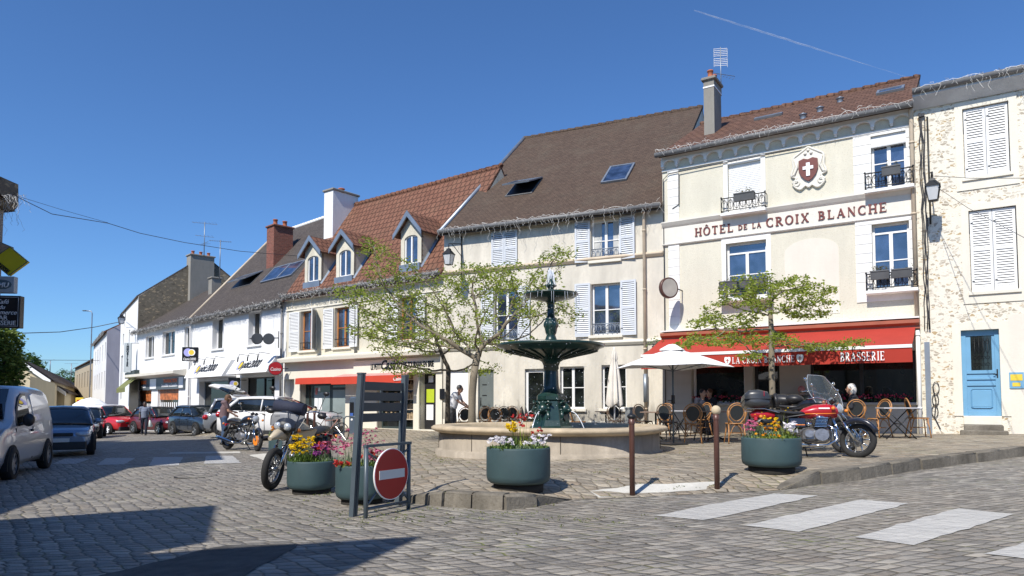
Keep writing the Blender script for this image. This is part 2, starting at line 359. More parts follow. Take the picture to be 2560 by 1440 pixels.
    def disc(s, c, r, axis='Y', n=24, t=.01):
        return s.tube([Vector(c) - Vector({'X': (t, 0, 0), 'Y': (0, t, 0), 'Z': (0, 0, t)}[axis]) / 2, Vector(c) + Vector({'X': (t, 0, 0), 'Y': (0, t, 0), 'Z': (0, 0, t)}[axis]) / 2], r, n)
    def build(s, name, mat, parent=None, loc=None, rotz=0, autosm=True):
        me = bpy.data.meshes.new(name); me.from_pydata([tuple(p) for p in s.v], [], s.f)
        bm = bmesh.new(); bm.from_mesh(me)
        bmesh.ops.recalc_face_normals(bm, faces=bm.faces) if len(bm.faces) < 20000 else None
        bm.to_mesh(me); bm.free()
        uvl = me.uv_layers.new(name='UVMap'); d = uvl.data
        Z = Vector((0, 0, 1))
        for p, smf, mi in zip(me.polygons, s.sm, s.mi):
            p.use_smooth = smf; p.material_index = mi
            nn = p.normal
            if abs(nn.z) > .98: ua, va = Vector((1, 0, 0)), Vector((0, 1, 0))
            else: ua = Z.cross(nn).normalized(); va = nn.cross(ua)
            for li in p.loop_indices:
                co = me.vertices[me.loops[li].vertex_index].co; d[li].uv = (co.dot(ua), co.dot(va))
        for m_ in (mat if isinstance(mat, (list, tuple)) else [mat]): me.materials.append(m_)
        o = bpy.data.objects.new(name, me); COL.objects.link(o)
        if parent: o.parent = parent
        if loc is not None: o.location = loc
        o.rotation_euler.z = rotz
        return o
def tag(o, label=None, cat=None, group=None, kind=None):
    if label: o['label'] = label
    if cat: o['category'] = cat
    if group: o['group'] = group
    if kind: o['kind'] = kind
    return o
def empty(name, loc, rotz=0, label=None, cat=None, group=None):
    o = bpy.data.objects.new(name, None); COL.objects.link(o); o.location = loc; o.rotation_euler.z = rotz
    return tag(o, label, cat, group)
def copy_tree(o, parent=None):
    c = o.copy(); COL.objects.link(c); c.parent = parent
    for ch in [x for x in bpy.data.objects if x.parent == o]: copy_tree(ch, c)
    return c
def rotm(ax, a): return Matrix.Rotation(a, 3, ax)

# text: curve outlines turned into a real thin mesh
def text_mesh(txt, size, ext=.01, shear=0., bold=0., align='CENTER', space=1.):
    cu = bpy.data.curves.new('t', 'FONT'); cu.body = txt; cu.size = size; cu.extrude = ext; cu.align_x = align; cu.align_y = 'CENTER'
    cu.shear = shear; cu.offset = bold; cu.space_character = space; cu.resolution_u = 3
    ob = bpy.data.objects.new('t', cu); COL.objects.link(ob); bpy.context.view_layer.update()
    dg = bpy.context.evaluated_depsgraph_get(); me = bpy.data.meshes.new_from_object(ob.evaluated_get(dg))
    bpy.data.objects.remove(ob); bpy.data.curves.remove(cu); return me
def text(name, txt, size, mat, parent, loc, rot=(PI / 2, 0, 0), width=None, **k):
    me = text_mesh(txt, size, **k); me.name = name
    xs = [v.co.x for v in me.vertices]
    if width and xs: me.transform(Matrix.Diagonal((width / (max(xs) - min(xs)), 1, 1, 1)))
    me.materials.clear(); me.materials.append(mat)
    o = bpy.data.objects.new(name, me); COL.objects.link(o); o.parent = parent; o.location = loc; o.rotation_euler = rot; return o
# serif capitals built from strokes, on a unit-high cell
def _arc(cx, cy, rx, ry, a0, a1, n=12): return [(cx + rx * math.cos(R(a0 + (a1 - a0) * i / n)), cy + ry * math.sin(R(a0 + (a1 - a0) * i / n))) for i in range(n + 1)]
def serif_glyph(ch):
    T, t = .17, .07
    S = []  # (points, width or list)
    def stem(x, y0=0, y1=1, w=T, s0=True, s1=True):
        S.append(([(x, y0), (x, y1)], w))
        if s0: S.append(([(x - w * .95, .03), (x + w * .95, .03)], t))
        if s1: S.append(([(x - w * .95, .97), (x + w * .95, .97)], t))
    def bowl(x, cy, rx, ry, a0=90, a1=-90):
        p = _arc(x, cy, rx, ry, a0, a1, 14); S.append((p, [t + (T - t) * abs(math.cos(R(a0 + (a1 - a0) * i / 14))) for i in range(15)]))
    w = .75
    if ch == 'H': stem(.14); stem(.66); S.append(([(.14, .5), (.66, .5)], t)); w = .8
    elif ch in 'OÔ': 
        p = _arc(.4, .5, .34, .47, 0, 360, 28); S.append((p, [t + (T - t) * abs(math.cos(R(360 * i / 28))) ** 1.3 for i in range(29)])); w = .8
        if ch == 'Ô': S.append(([(.25, 1.12), (.4, 1.28), (.55, 1.12)], .06))
    elif ch == 'T': stem(.36, s1=False); S.append(([(.02, .965), (.70, .965)], t)); S += [([(.05, .8), (.05, .98)], .06), ([(.67, .8), (.67, .98)], .06)]; w = .72
    elif ch == 'E': stem(.14); S += [([(.1, .965), (.6, .965)], t), ([(.1, .035), (.62, .035)], t), ([(.14, .5), (.46, .5)], t), ([(.6, .8), (.6, .99)], .06), ([(.62, .01), (.62, .22)], .06), ([(.46, .4), (.46, .6)], .05)]; w = .7
    elif ch == 'L': stem(.14); S += [([(.1, .035), (.6, .035)], t), ([(.6, .01), (.6, .24)], .06)]; w = .68
    elif ch == 'D': stem(.14); bowl(.2, .5, .48, .465); w = .78
    elif ch == 'A': S += [([(.1, .03), (.38, .98)], t), ([(.38, .98), (.68, .03)], T), ([(.2, .33), (.57, .33)], t), ([(.0, .03), (.22, .03)], t), ([(.52, .03), (.82, .03)], t)]; w = .82
    elif ch == 'C': p = _arc(.42, .5, .36, .47, 48, 312, 24); S.append((p, [t + (T - t) * abs(math.cos(R(48 + 264 * i / 24))) ** 1.3 for i in range(25)])); S += [([(.66, .7), (.66, .98)], .05), ([(.66, .04), (.66, .24)], .05)]; w = .76
    elif ch == 'R': stem(.14); bowl(.2, .74, .33, .225); S += [([(.3, .5), (.64, .03)], T * .9), ([(.56, .03), (.76, .03)], t)]; w = .76
    elif ch == 'I': stem(.17); w = .36
    elif ch == 'X': S += [([(.1, .97), (.62, .03)], T), ([(.62, .97), (.1, .03)], t)] + [([(a, y), (b, y)], t) for a, b in ((0, .24), (.5, .76)) for y in (.03, .97)]; w = .78
    elif ch == 'B': stem(.14); bowl(.2, .745, .3, .22); bowl(.2, .26, .37, .23); w = .72
    elif ch == 'N': stem(.12, w=t * 1.2); stem(.66, w=t * 1.2); S.append(([(.12, .98), (.66, .03)], T)); w = .82
    elif ch == 'S': p = _arc(.34, .74, .24, .225, 40, 270, 14) + _arc(.34, .27, .26, .24, 90, -140, 14); S.append((p, [.08 + .09 * (1 - abs(i - 14.5) / 14.5) for i in range(len(p))])); S += [([(.55, .72), (.55, .97)], .05), ([(.1, .03), (.1, .27)], .05)]; w = .66
    return S, w
def serif_text(txt, h, ext=.02, gap=.14, word=.45, wfac=1.0):
    mb = MB(); x = 0; k = 0
    for ch in txt:
        if ch == ' ': x += word * h; continue
        S, w = serif_glyph(ch)
        for pts, wd in S:
            k += 1; n = len(pts); ws = wd if isinstance(wd, list) else [wd] * n
            e = ext + .0004 * (k % 7)
            L, Rr = [], []
            for i, p in enumerate(pts):
                a = pts[max(0, i - 1)]; b = pts[min(n - 1, i + 1)]; dx, dy = b[0] - a[0], b[1] - a[1]; q = math.hypot(dx, dy) or 1
                nx, ny = -dy / q * ws[i] / 2, dx / q * ws[i] / 2
                L.append((x + (p[0] + nx) * h * wfac, (p[1] + ny) * h)); Rr.append((x + (p[0] - nx) * h * wfac, (p[1] - ny) * h))
            for i in range(n - 1):
                q = [L[i], L[i + 1], Rr[i + 1], Rr[i]]
                mb.poly([(a, -e, b) for a, b in q])
                mb.poly([(L[i][0], -e, L[i][1]), (L[i + 1][0], -e, L[i + 1][1]), (L[i + 1][0], 0, L[i + 1][1]), (L[i][0], 0, L[i][1])])
                mb.poly([(Rr[i][0], -e, Rr[i][1]), (Rr[i + 1][0], -e, Rr[i + 1][1]), (Rr[i + 1][0], 0, Rr[i + 1][1]), (Rr[i][0], 0, Rr[i][1])])
        x += (w * wfac + gap) * h
    return mb, x - gap * h
# ---------------------------------------------------------------- ground, pavement, kerb, markings
def grid_sheet(name, poly, f, dz, step, mat):
    xs = [p[0] for p in poly]; ys = [p[1] for p in poly]
    pts = [Vector((p[0], p[1])) for p in poly]; n = len(pts); ed = [(i, (i + 1) % n) for i in range(n)]
    def inside(x, y):
        c = False
        for i in range(n):
            a, b = poly[i], poly[(i + 1) % n]
            if (a[1] > y) != (b[1] > y) and x < (b[0] - a[0]) * (y - a[1]) / (b[1] - a[1]) + a[0]: c = not c
        return c
    x = min(xs) + step / 2
    while x < max(xs):
        y = min(ys) + step / 2
        while y < max(ys):
            if inside(x, y) and min(seg_d((x, y), poly[i], poly[(i + 1) % n]) for i in range(n)) > step * .3: pts.append(Vector((x, y)))
            y += step
        x += step
    v, e, fc, *_ = delaunay_2d_cdt(pts, ed, [list(range(n))], 1, 1e-5)
    mb = MB()
    for p in v: mb.V((p.x, p.y, f(p.x, p.y) + dz))
    for q in fc: mb.F(q, True)
    return mb.build(name, mat)
M['cobble'] = cobble('cobble_setts', (1.12, 1.09, 1.03)); M['cobble2'] = cobble('pavement_setts', (1.38, 1.27, 1.08), .19, .14, True, .6, .5)
def add_ground():
    gx = [-900, -300, -140, -90] + [-60 + i * 1.25 for i in range(97)] + [90, 140, 300, 900]
    gy = [-300, -100, -50] + [-20 + i * 1.25 for i in range(97)] + [130, 200, 400, 1200]
    mb = MB()
    for y in gy:
        for x in gx: mb.V((x, y, zr(x, y)))
    w = len(gx)
    for j in range(len(gy) - 1):
        for i in range(w - 1): mb.F((j * w + i, j * w + i + 1, (j + 1) * w + i + 1, (j + 1) * w + i), True)
    tag(mb.build('ground', M['cobble']), 'grey granite sett road surface spreading across the square', kind='structure')
add_ground()
def pxy(px, py, f=zr): p = gp(px, py, f); return (p.x, p.y)
front_kerb = [(_L0.x - .35, _L0.y + .2), pxy(1040, 1258), pxy(1110, 1266), pxy(1180, 1271), pxy(1260, 1275), pxy(1340, 1266), pxy(1430, 1250)]
drop = [pxy(1600, 1243), pxy(1800, 1232), pxy(1950, 1226)]
right_kerb = [pxy(1950, 1226), pxy(2050, 1210), pxy(2150, 1200), pxy(2300, 1174), pxy(2440, 1156), pxy(2560, 1140), (13.0, 14.4), (22, 13.2)]
pave = front_kerb + drop + right_kerb[1:] + [(22, 25), (4, 33), (-14.5, 42), (-14.5, 32), (-7.6, 26), (-5.4, 22), (-3.2, 13)]
tag(grid_sheet('pavement', pave, zp, 0, .45, M['cobble2']), 'raised sett pavement of the square around the fountain', kind='structure')
M['kerb'] = plaster('kerb_granite', (.25, .225, .185), .65, 1.0, 22, .5, (.10, .085, .06))
def kerb(pts, name, lab):
    mb = MB(); mb.cur = 0; random.seed(3)
    for a, b in zip(pts, pts[1:]):
        L = math.hypot(b[0] - a[0], b[1] - a[1]); k = max(1, round(L / .8)); dx, dy = (b[0] - a[0]) / L, (b[1] - a[1]) / L
        for i in range(k):
            s0, s1 = L * i / k + .012, L * (i + 1) / k - .012
            p0 = (a[0] + dx * s0, a[1] + dy * s0); p1 = (a[0] + dx * s1, a[1] + dy * s1); j = random.uniform(-.02, .02); hh = random.uniform(-.008, .01)
            out = (dy, -dx); w0, w1 = .02 + j, -.17
            def q(p, w, z): return (p[0] + out[0] * w, p[1] + out[1] * w, z)
            zt0, zt1 = zp(*p0) + .010 + hh, zp(*p1) + .010 + hh - random.uniform(-.01, .01); zb0, zb1 = zr(*p0) - .1, zr(*p1) - .1
            e = .025
            prof = [(w0 + .02, 'b'), (w0, 't-'), (w0 - e * 1.3, 't'), (w1, 't'), (w1, 'b')]
            A = [mb.V(q(p0, w, {'b': zb0, 't-': zt0 - e, 't': zt0}[t])) for w, t in prof]; B = [mb.V(q(p1, w, {'b': zb1, 't-': zt1 - e, 't': zt1}[t])) for w, t in prof]
            for m in range(4): mb.F((A[m], B[m], B[m + 1], A[m + 1]), m in (1,))
            mb.F(A[::-1]); mb.F(B)
    tag(mb.build(name, M['kerb']), lab, kind='structure')
kerb(front_kerb, 'kerb', 'weathered granite kerb below the green planter in the middle')
kerb(right_kerb, 'kerb', 'long granite kerb curving along the pavement on the right')
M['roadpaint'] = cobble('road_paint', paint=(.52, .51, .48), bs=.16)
M['greypaint'] = cobble('grey_road_paint', paint=(.46, .455, .44), bs=.4)  # greyer, bumpier version of the stripe paint
M['chalk'] = plaster('worn_paint', (.62, .60, .54), .3, .5, 60)
M['asphalt'] = pm('asphalt_patch', (.075, .072, .067), .9, 0, .35, 6, .6, 90)
def marking(pts, f, name, lab, mat='roadpaint', dz=.006):
    random.seed(len(lab)); q = []
    for i in range(len(pts)):
        a, b = pts[i], pts[(i + 1) % len(pts)]; L = math.hypot(b[0] - a[0], b[1] - a[1]); k = max(1, int(L / .17))
        for j in range(k): q.append((a[0] + (b[0] - a[0]) * j / k + random.gauss(0, .011), a[1] + (b[1] - a[1]) * j / k + random.gauss(0, .011)))
    pts = q
    tag(grid_sheet(name, pts, f, dz, .35, M[mat]), lab, kind='structure')
for q, lab in (([(1640, 1290), (1755, 1302), (1850, 1283), (2045, 1240), (1935, 1235), (1800, 1258)], 'crossing stripe nearest the two bollards'),
          ([(1865, 1315), (1992, 1331), (2140, 1293), (2272, 1260), (2150, 1250), (2040, 1274)], 'second crossing stripe from the bollards'),
          ([(2137, 1345), (2288, 1364), (2420, 1322), (2535, 1286), (2395, 1272), (2290, 1300)], 'third crossing stripe from the bollards'),
          ([(2463, 1386), (2640, 1410), (2800, 1350), (2650, 1330)], 'crossing stripe cut off by the right edge')):
    marking([pxy(*p) for p in q], zr, 'crossing_stripe', lab)
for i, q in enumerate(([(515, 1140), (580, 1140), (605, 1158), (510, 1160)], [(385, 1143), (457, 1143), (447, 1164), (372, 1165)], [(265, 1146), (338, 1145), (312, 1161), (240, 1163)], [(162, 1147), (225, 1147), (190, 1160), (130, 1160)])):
    marking([pxy(*p) for p in q], zr, 'crossing_stripe', 'far crossing stripe in the shade, number %d from the motorcycles' % (i + 1), 'greypaint')
marking([pxy(*p, zp) for p in [(1475, 1230), (1497, 1246), (1640, 1234), (1770, 1224), (1845, 1215), (1800, 1205), (1600, 1212)]], zp, 'painted_strip', 'white worn strip under the two bollards', 'chalk', .008)
marking([pxy(*p) for p in [(622, 1138), (660, 1134), (708, 1136), (712, 1162), (684, 1160)]], zr, 'pale_slab', 'pale flat slab at the foot of the half-hidden planter', 'chalk')
marking([pxy(*p) for p in [(425, 1131), (600, 1129), (600, 1133), (425, 1135)]], zr, 'pale_strip', 'thin white road line', 'chalk')  # narrow pale strip laid over the setts
marking([pxy(*p) for p in [(250, 1440), (330, 1422), (430, 1398), (500, 1376), (565, 1364), (660, 1364), (750, 1360), (695, 1395), (640, 1422), (600, 1450), (560, 1490), (200, 1490)]], zr, 'asphalt_patch', 'dark asphalt repair in the setts at the lower left', 'asphalt', .005)

# ---------------------------------------------------------------- facades
class Fac:
    def __init__(s, A, B, z0):
        s.A = Vector((A[0], A[1], 0)); d = Vector((B[0] - A[0], B[1] - A[1], 0)); s.W = d.length; s.ex = d.normalized()
        s.n = Vector((-s.ex.y, s.ex.x, 0)); s.z0 = z0; s.ang = math.atan2(s.ex.y, s.ex.x)
    def at(s, px, py, out=0.):
        d = ray(px, py); P = s.A - s.n * out; t = (P - EYE).dot(s.n) / d.dot(s.n); h = EYE + d * t
        return (h - s.A).dot(s.ex), h.z - s.z0
    def rect(s, pl, pr, pt, pb, out=0.):
        m = (pt + pb) / 2; c = (pl + pr) / 2
        return s.at(pl, m, out)[0], s.at(pr, m, out)[0], s.at(c, pb, out)[1], s.at(c, pt, out)[1]
    def side(s, px, py, x0):     # point on the plane x = x0 (gable side): returns depth y, z
        d = ray(px, py); P = s.A + s.ex * x0; t = (P - EYE).dot(s.ex) / d.dot(s.ex); h = EYE + d * t
        return (h - s.A).dot(s.n), h.z - s.z0
    def root(s, name, label, cat): return empty(name, (s.A.x, s.A.y, s.z0), s.ang, label, cat)
    def w(s, x, y, z): return s.A + s.ex * x + s.n * y + Vector((0, 0, s.z0 + z))
def wall_front(mb, W, H, ops, depth=.22, y=0., base=-.8):
    xs = sorted(set([0, W] + [v for o in ops for v in o[:2] if 0 < v < W])); zs = sorted(set([base, H] + [v for o in ops for v in o[2:4] if base < v < H]))
    for i in range(len(xs) - 1):
        for j in range(len(zs) - 1):
            cx, cz = (xs[i] + xs[i + 1]) / 2, (zs[j] + zs[j + 1]) / 2
            if any(o[0] < cx < o[1] and o[2] < cz < o[3] for o in ops): continue
            mb.poly([(xs[i], y, zs[j]), (xs[i + 1], y, zs[j]), (xs[i + 1], y, zs[j + 1]), (xs[i], y, zs[j + 1])])
    for a, b, c, d in [o[:4] for o in ops]:
        e = y + depth
        for q in ([(a, y, c), (a, e, c), (a, e, d), (a, y, d)], [(b, y, c), (b, e, c), (b, e, d), (b, y, d)], [(a, y, c), (b, y, c), (b, e, c), (a, e, c)], [(a, y, d), (b, y, d), (b, e, d), (a, e, d)]): mb.poly(q)
def house(F, root, H, ridge, wallmat, roofmat, ops, back=None, over=.25, side_l=True, side_r=True, depth=.22, th=.12, x0=0., x1=None, roof_label=None, ov_l=0., ov_r=0.):
    W = F.W; ry, rz = ridge; back = back or ry * 2
    mb = MB(); wall_front(mb, W, H, ops, depth)
    for x in (0, W): mb.poly([(x, 0, -.8), (x, back, -.8), (x, back, H), (x, ry, rz - .03), (x, 0, H)])
    mb.poly([(0, back, -.8), (W, back, -.8), (W, back, H), (0, back, H)])
    # a solid floor of darkness behind the openings
    mb.poly([(0, depth + .25, -.8), (W, depth + .25, -.8), (W, depth + .25, H), (0, depth + .25, H)])
    wl_ = mb.build('wall', wallmat, root)
    sl = (rz - H) / ry; r = MB(); a, b = -ov_l, W + ov_r
    yo = -over; zo = H - sl * over
    prof = [(yo, zo), (yo, zo + th), (ry, rz + th), (back + over, H - (rz - H) / (back - ry) * over + th), (back + over, H - (rz - H) / (back - ry) * over), (ry, rz)]
    r.prism_x(prof, a, b); rf = r.build('roof', roofmat, root)
    return wl_, rf, sl
def ridge_tiles(parent, x0, x1, y, z, mat, r=.11, L=.36):
    mb = MB(); x = x0; k = 0
    while x < x1:
        mb.tube([(x, y, z - .03), (x + .04, y, z - .02), (min(x + L + .02, x1 + .02), y, z - .045)], [r * 1.15, r * 1.15, r * .92], 8); x += L; k += 1
    return mb.build('ridge_tiles', mat, parent)
def gutter(parent, x0, x1, y, z, mat=None, r=.075):
    mb = MB(); mb.tube([(x0, y, z), (x1, y, z)], r, 8); return mb.build('gutter', mat or M['gutter'], parent)
def downpipe(parent, x, y, z0, z1, mat, r=.05, elbow=None):
    mb = MB(); pts = [(x, y, z0), (x, y, z1)]
    if elbow: pts += [(x + elbow[0] * .3, y + elbow[1] * .3, z1 + .12), (x + elbow[0], y + elbow[1], z1 + elbow[2])]
    mb.tube(pts, r, 8)
    z = z0 + .8
    while z < z1: mb.tube([(x, y, z), (x, y, z + .05)], r * 1.25, 8); z += 1.9
    return mb.build('drainpipe', mat, parent)
def window(parent, r, y=.16, bars=1, mat='white', glass='glass', fw=.06, mull=True, transom=0, sill=None, curtain=False, name='window'):
    a, b, c, d = r; f = MB(); t = .055
    f.box(a, a + fw, y, y + t, c, d); f.box(b - fw, b, y, y + t, c, d); f.box(a + fw, b - fw, y, y + t, d - fw, d); f.box(a + fw, b - fw, y, y + t, c, c + fw)
    top = d - fw
    if transom: f.box(a + fw, b - fw, y - .004, y + t, d - transom - .05, d - transom); top = d - transom - .05
    m = (a + b) / 2
    if mull: f.box(m - .045, m + .045, y - .012, y + t, c + fw, top)
    for k in range(bars):
        z = c + fw + (top - c - fw) * (k + 1) / (bars + 1)
        if mull: f.box(a + fw, m - .045, y + .008, y + t, z - .014, z + .014); f.box(m + .045, b - fw, y + .008, y + t, z - .014, z + .014)
        else: f.box(a + fw, b - fw, y + .008, y + t, z - .014, z + .014)
    o = f.build(name, M[mat], parent)
    g = MB(); g.poly([(a + fw * .5, y + t * .6, c + fw * .5), (b - fw * .5, y + t * .6, c + fw * .5), (b - fw * .5, y + t * .6, d - fw * .5), (a + fw * .5, y + t * .6, d - fw * .5)]); g.build('pane', M[glass], o)
    if curtain:
        q = MB(); n = 14
        for (u0, u1) in ((a + fw, a + fw + (m - a) * .55), (b - fw - (b - m) * .4, b - fw)):
            for k in range(n):
                s0 = u0 + (u1 - u0) * k / n; s1 = u0 + (u1 - u0) * (k + 1) / n; yy = y + t * .45
                q.poly([(s0, yy + .004 * (k % 2), c + fw), (s1, yy + .004 * ((k + 1) % 2), c + fw), (s1, yy + .004 * ((k + 1) % 2), d - fw), (s0, yy + .004 * (k % 2), d - fw)])
        q.build('curtain', M['curtain'], o)
    if sill is not None:
        s_ = MB(); s_.bbox(a - .08, b + .08, -.09, y, c - .09, c + .002, .008); s_.build('sill', sill, o)
    return o
def shutter(parent, r, y=-.06, rot=0., hinge='l', mat='shutter', mid=.5, name='shutter'):
    a, b, c, d = r; w = b - a; h = d - c; mb = MB(); t = .035; st = min(.06, w * .13)
    x0, x1 = (0, w) if hinge == 'l' else (-w, 0)
    mb.box(x0, x0 + st, 0, t, 0, h); mb.box(x1 - st, x1, 0, t, 0, h)
    zs = [(0, .11), (h * mid - .04, h * mid + .04), (h - .07, h)]
    for z0, z1 in zs: mb.box(x0 + st, x1 - st, 0, t, z0, z1)
    for z0, z1 in ((zs[0][1], zs[1][0]), (zs[1][1], zs[2][0])):
        n = max(4, int((z1 - z0) / .062))
        for k in range(n):
            z = z0 + (z1 - z0) * (k + .5) / n; e = (z1 - z0) / n * .36
            mb.prism_x([(.004, z - e), (.010, z - e - .004), (t - .004, z + e * .75), (t - .010, z + e * .75 + .004)], x0 + st, x1 - st)
    o = mb.build(name, M[mat], parent, (a if hinge == 'l' else b, y, c)); o.rotation_euler.z = rot
    bk = MB(); bk.box(x0 + st, x1 - st, t + .001, t + .006, .05, h - .05); bk.build('backing', M['slatgap'], o)  # dark sheet put in for the shade between the slats
    k = MB(); k.box(x0 + st * .3, x0 + st * .3 + .05, -.012, 0, h * .12, h * .12 + .025); k.box(x0 + st * .3, x0 + st * .3 + .05, -.012, 0, h * .85, h * .85 + .025); k.build('hinge', M['iron'], o)
    return o
def railing(parent, x0, x1, z0, z1, y=-.12, fancy=True, mat='iron', ret=0.):
    mb = MB(); r = .013
    mb.tube([(x0, y, z1), (x1, y, z1)], .017, 6); mb.tube([(x0, y, z0 + .04), (x1, y, z0 + .04)], r, 6)
    n = max(3, round((x1 - x0) / .17)); h = z1 - z0 - .04
    for k in range(n + 1):
        x = x0 + (x1 - x0) * k / n; mb.tube([(x, y, z0 + .04), (x, y, z1)], .008, 5)
        if k < n and fancy:
            cx = x + (x1 - x0) / n / 2; w = (x1 - x0) / n * .42
            for s in (-1, 1):
                mb.tube([(cx + s * w * math.cos(t), y, z0 + .04 + h * (.5 + .36 * math.sin(t))) for t in [PI * j / 6 - PI / 2 for j in range(7)]], .008, 5)
                mb.tube([(cx + s * w * .4 * math.cos(t), y, z0 + .04 + h * .7 + h * .12 * math.sin(t)) for t in [2 * PI * j / 8 for j in range(8)]], .007, 4)
            mb.tube([(cx, y, z0 + .05), (cx, y, z1)], .006, 4)
    if ret:
        for x in (x0, x1):
            for z in (z1, z0 + .04): mb.tube([(x, y, z), (x, y + ret, z)], .014, 5)
            mb.sphere((x, y, z1 + .03), .028, 6, 4)
            mb.tube([(x, y, z0 - .02), (x, y, z1 + .02)], .014, 5)
    return mb.build('balcony_rail', M[mat], parent)
def icicles(F, x0, x1, y, z, label, dens=9, lmin=.1, lmax=.5, net=False, zf=None):
    random.seed(int(x1 * 100) + int(z * 37)); root = F.root('string_lights', label, 'string lights'); mb = MB(); dk = MB()
    n = int((x1 - x0) * dens)
    def zz(x): return z + (zf(x) if zf else 0)
    pts = [(x0 + (x1 - x0) * i / n, y + random.uniform(-.03, .03), zz(x0 + (x1 - x0) * i / n) + random.uniform(-.05, .04)) for i in range(n + 1)]
    mb.tube(pts, .006, 3, cap=False)
    for i, p in enumerate(pts):
        L = random.uniform(lmin, lmax) * (1 if i % 3 else .5); q = [p]; k = 0
        while L > 0:
            st = random.uniform(.05, .09); L -= st; k += 1
            q.append((q[-1][0] + random.choice((-1, 1)) * random.uniform(.02, .05), p[1] + random.uniform(-.02, .02), q[-1][2] - st))
        mb.tube(q, .0036, 3, cap=False)
        if net or i % 2:
            for _ in range(7 if net else 1):
                a = Vector(p) + Vector((random.uniform(-.1, .1), random.uniform(-.04, .04), random.uniform(-.03, .05) - (random.uniform(.03, .24) if net and random.random() < .75 else 0)))
                b = a + Vector((random.uniform(-.09, .09), random.uniform(-.05, .05), random.uniform(-.07, .07))); c = b + Vector((random.uniform(-.1, .1), 0, random.uniform(-.1, .1)))
                (mb if random.random() < .5 else dk).tube([a, b, c], .008 if net else .0045, 3, cap=False)
    mb.build('cord', M['netcord' if net else 'lightcord'], root)
    if dk.v: tag(dk.build('shaded_cord', M['lightdark'], root), kind='stuff')
    return root
def skylight(root, F, px, py0, slope_ridge, H, w=.8, l=1.1, open_=0., label=None):
    pass
def roof_pt(F, px, py, H, ridge, th=.12):
    # hit of the pixel ray with the roof's outer front plane -> x, distance up-slope
    ry, rz = ridge; s = (rz - H) / ry; d = ray(px, py); o = EYE - F.A; o = Vector((o.dot(F.ex), o.dot(F.n), EYE.z - F.z0)); dd = Vector((d.dot(F.ex), d.dot(F.n), d.z))
    t = (H + th + s * o.y - o.z) / (dd.z - s * dd.y); h = o + dd * t; return h
def velux(root, F, pts, H, ridge, openang=0., glass='glass', label=None):
    # pts: pixel centre-left/right and top/bottom -> a framed pane lying on the roof
    ry, rz = ridge; sl = math.atan2(rz - H, ry)
    a = roof_pt(F, pts[0], pts[3], H, ridge); b = roof_pt(F, pts[1], pts[3], H, ridge); c = roof_pt(F, (pts[0] + pts[1]) / 2 + pts[4], pts[2], H, ridge)
    w = b.x - a.x; l = (c - Vector((c.x, a.y, a.z))).length; mb = MB(); f = .07
    mb.box(0, w, 0, l, -.02, .03)
    fr = mb.build('skylight', M['gutter'], root, (a.x, a.y, a.z)); fr.rotation_euler = (sl, 0, 0)
    s = MB(); s.box(0, f, 0, l, 0, .05); s.box(w - f, w, 0, l, 0, .05); s.box(f, w - f, 0, f, 0, .05); s.box(f, w - f, l - f, l, 0, .05)
    so = s.build('sash', M['zinc'], fr, (0, l, .03)); g = MB(); g.poly([(f, f, .03), (w - f, f, .03), (w - f, l - f, .03), (f, l - f, .03)]); 
    for v in so.data.vertices: v.co.y -= l
    go = g.build('skylight_pane', M[glass], fr, (0, l, .03))
    for v in go.data.vertices: v.co.y -= l
    so.rotation_euler.x = go.rotation_euler.x = -openang
    if openang:
        k = MB(); k.box(.06, w - .06, .06, l - .06, .031, .034); k.build('opening', M['black'], fr)
    return fr
def chimney(F, root, x0, x1, y0, y1, z0, z1, mat, pots=2, cap='stone', potmat=None, potr=.1, poth=.3, name='chimney', band=None):
    mb = MB(); mb.box(x0, x1, y0, y1, z0, z1); o = mb.build(name, mat, root)
    c = MB(); c.bbox(x0 - .07, x1 + .07, y0 - .07, y1 + .07, z1, z1 + .1, .02); c.build('chimney_cap', M['grey_render'] if cap == 'stone' else M['brick'], o)
    for k in range(pots):
        p = MB(); yy = y0 + (y1 - y0) * (k + .5) / pots; xx = (x0 + x1) / 2
        p.lathe([(potr * .95, 0), (potr * 1.05, .04), (potr * .85, .06), (potr * .85, poth - .05), (potr * 1.05, poth - .04), (potr * 1.0, poth), (potr * .7, poth), (potr * .7, poth - .12), (0, poth - .12)], 12, (xx, yy, z1 + .1)); p.build('chimney_pot', M['pot'], o)
    if band:
        b = MB(); b.box(x0 - .015, x1 + .015, y0 - .015, y1 + .015, z1 - band, z1 - band + .05); b.build('band', M['white'], o)
    return o
def steps_down(mb, *a): pass

# ======== stone house on the right
P0 = (10.66, 18.2); dh = Vector((1.53, -1)).normalized(); PR = (P0[0] + dh.x * 8.6, P0[1] + dh.y * 8.6)
FR = Fac(P0, PR, zp(11.7, 17.5))
rt = FR.root('stone_house', 'pale rubble-stone house with white slatted shutters and a blue front door', 'house')
gz = FR.at(2318, 232)[1]
up = FR.rect(2408, 2524, 262, 438); lo = FR.rect(2424, 2544, 520, 726); dr = FR.rect(2405, 2501, 824, 1040)
ex_ = [(5.4, 6.5, up[2], up[3]), (5.4, 6.5, lo[2], lo[3]), (5.3, 6.4, 1.2, 2.9)]; ops = [up, lo, dr] + ex_
house(FR, rt, gz, (4.2, gz + 1.2), M['rubble'], M['roof_brown'], ops, over=.32, depth=.2)
g = MB(); g.prism_x([(-.34, gz - .02), (-.34, gz - .16), (-.06, gz - .42), (0, gz - .42), (0, gz - .02)], 0, FR.W); g.build('cornice', pm('pale_zinc', (.52, .54, .56), .5, .2, .15), rt); gutter(rt, 0, FR.W, -.40, gz - .03, r=.08)
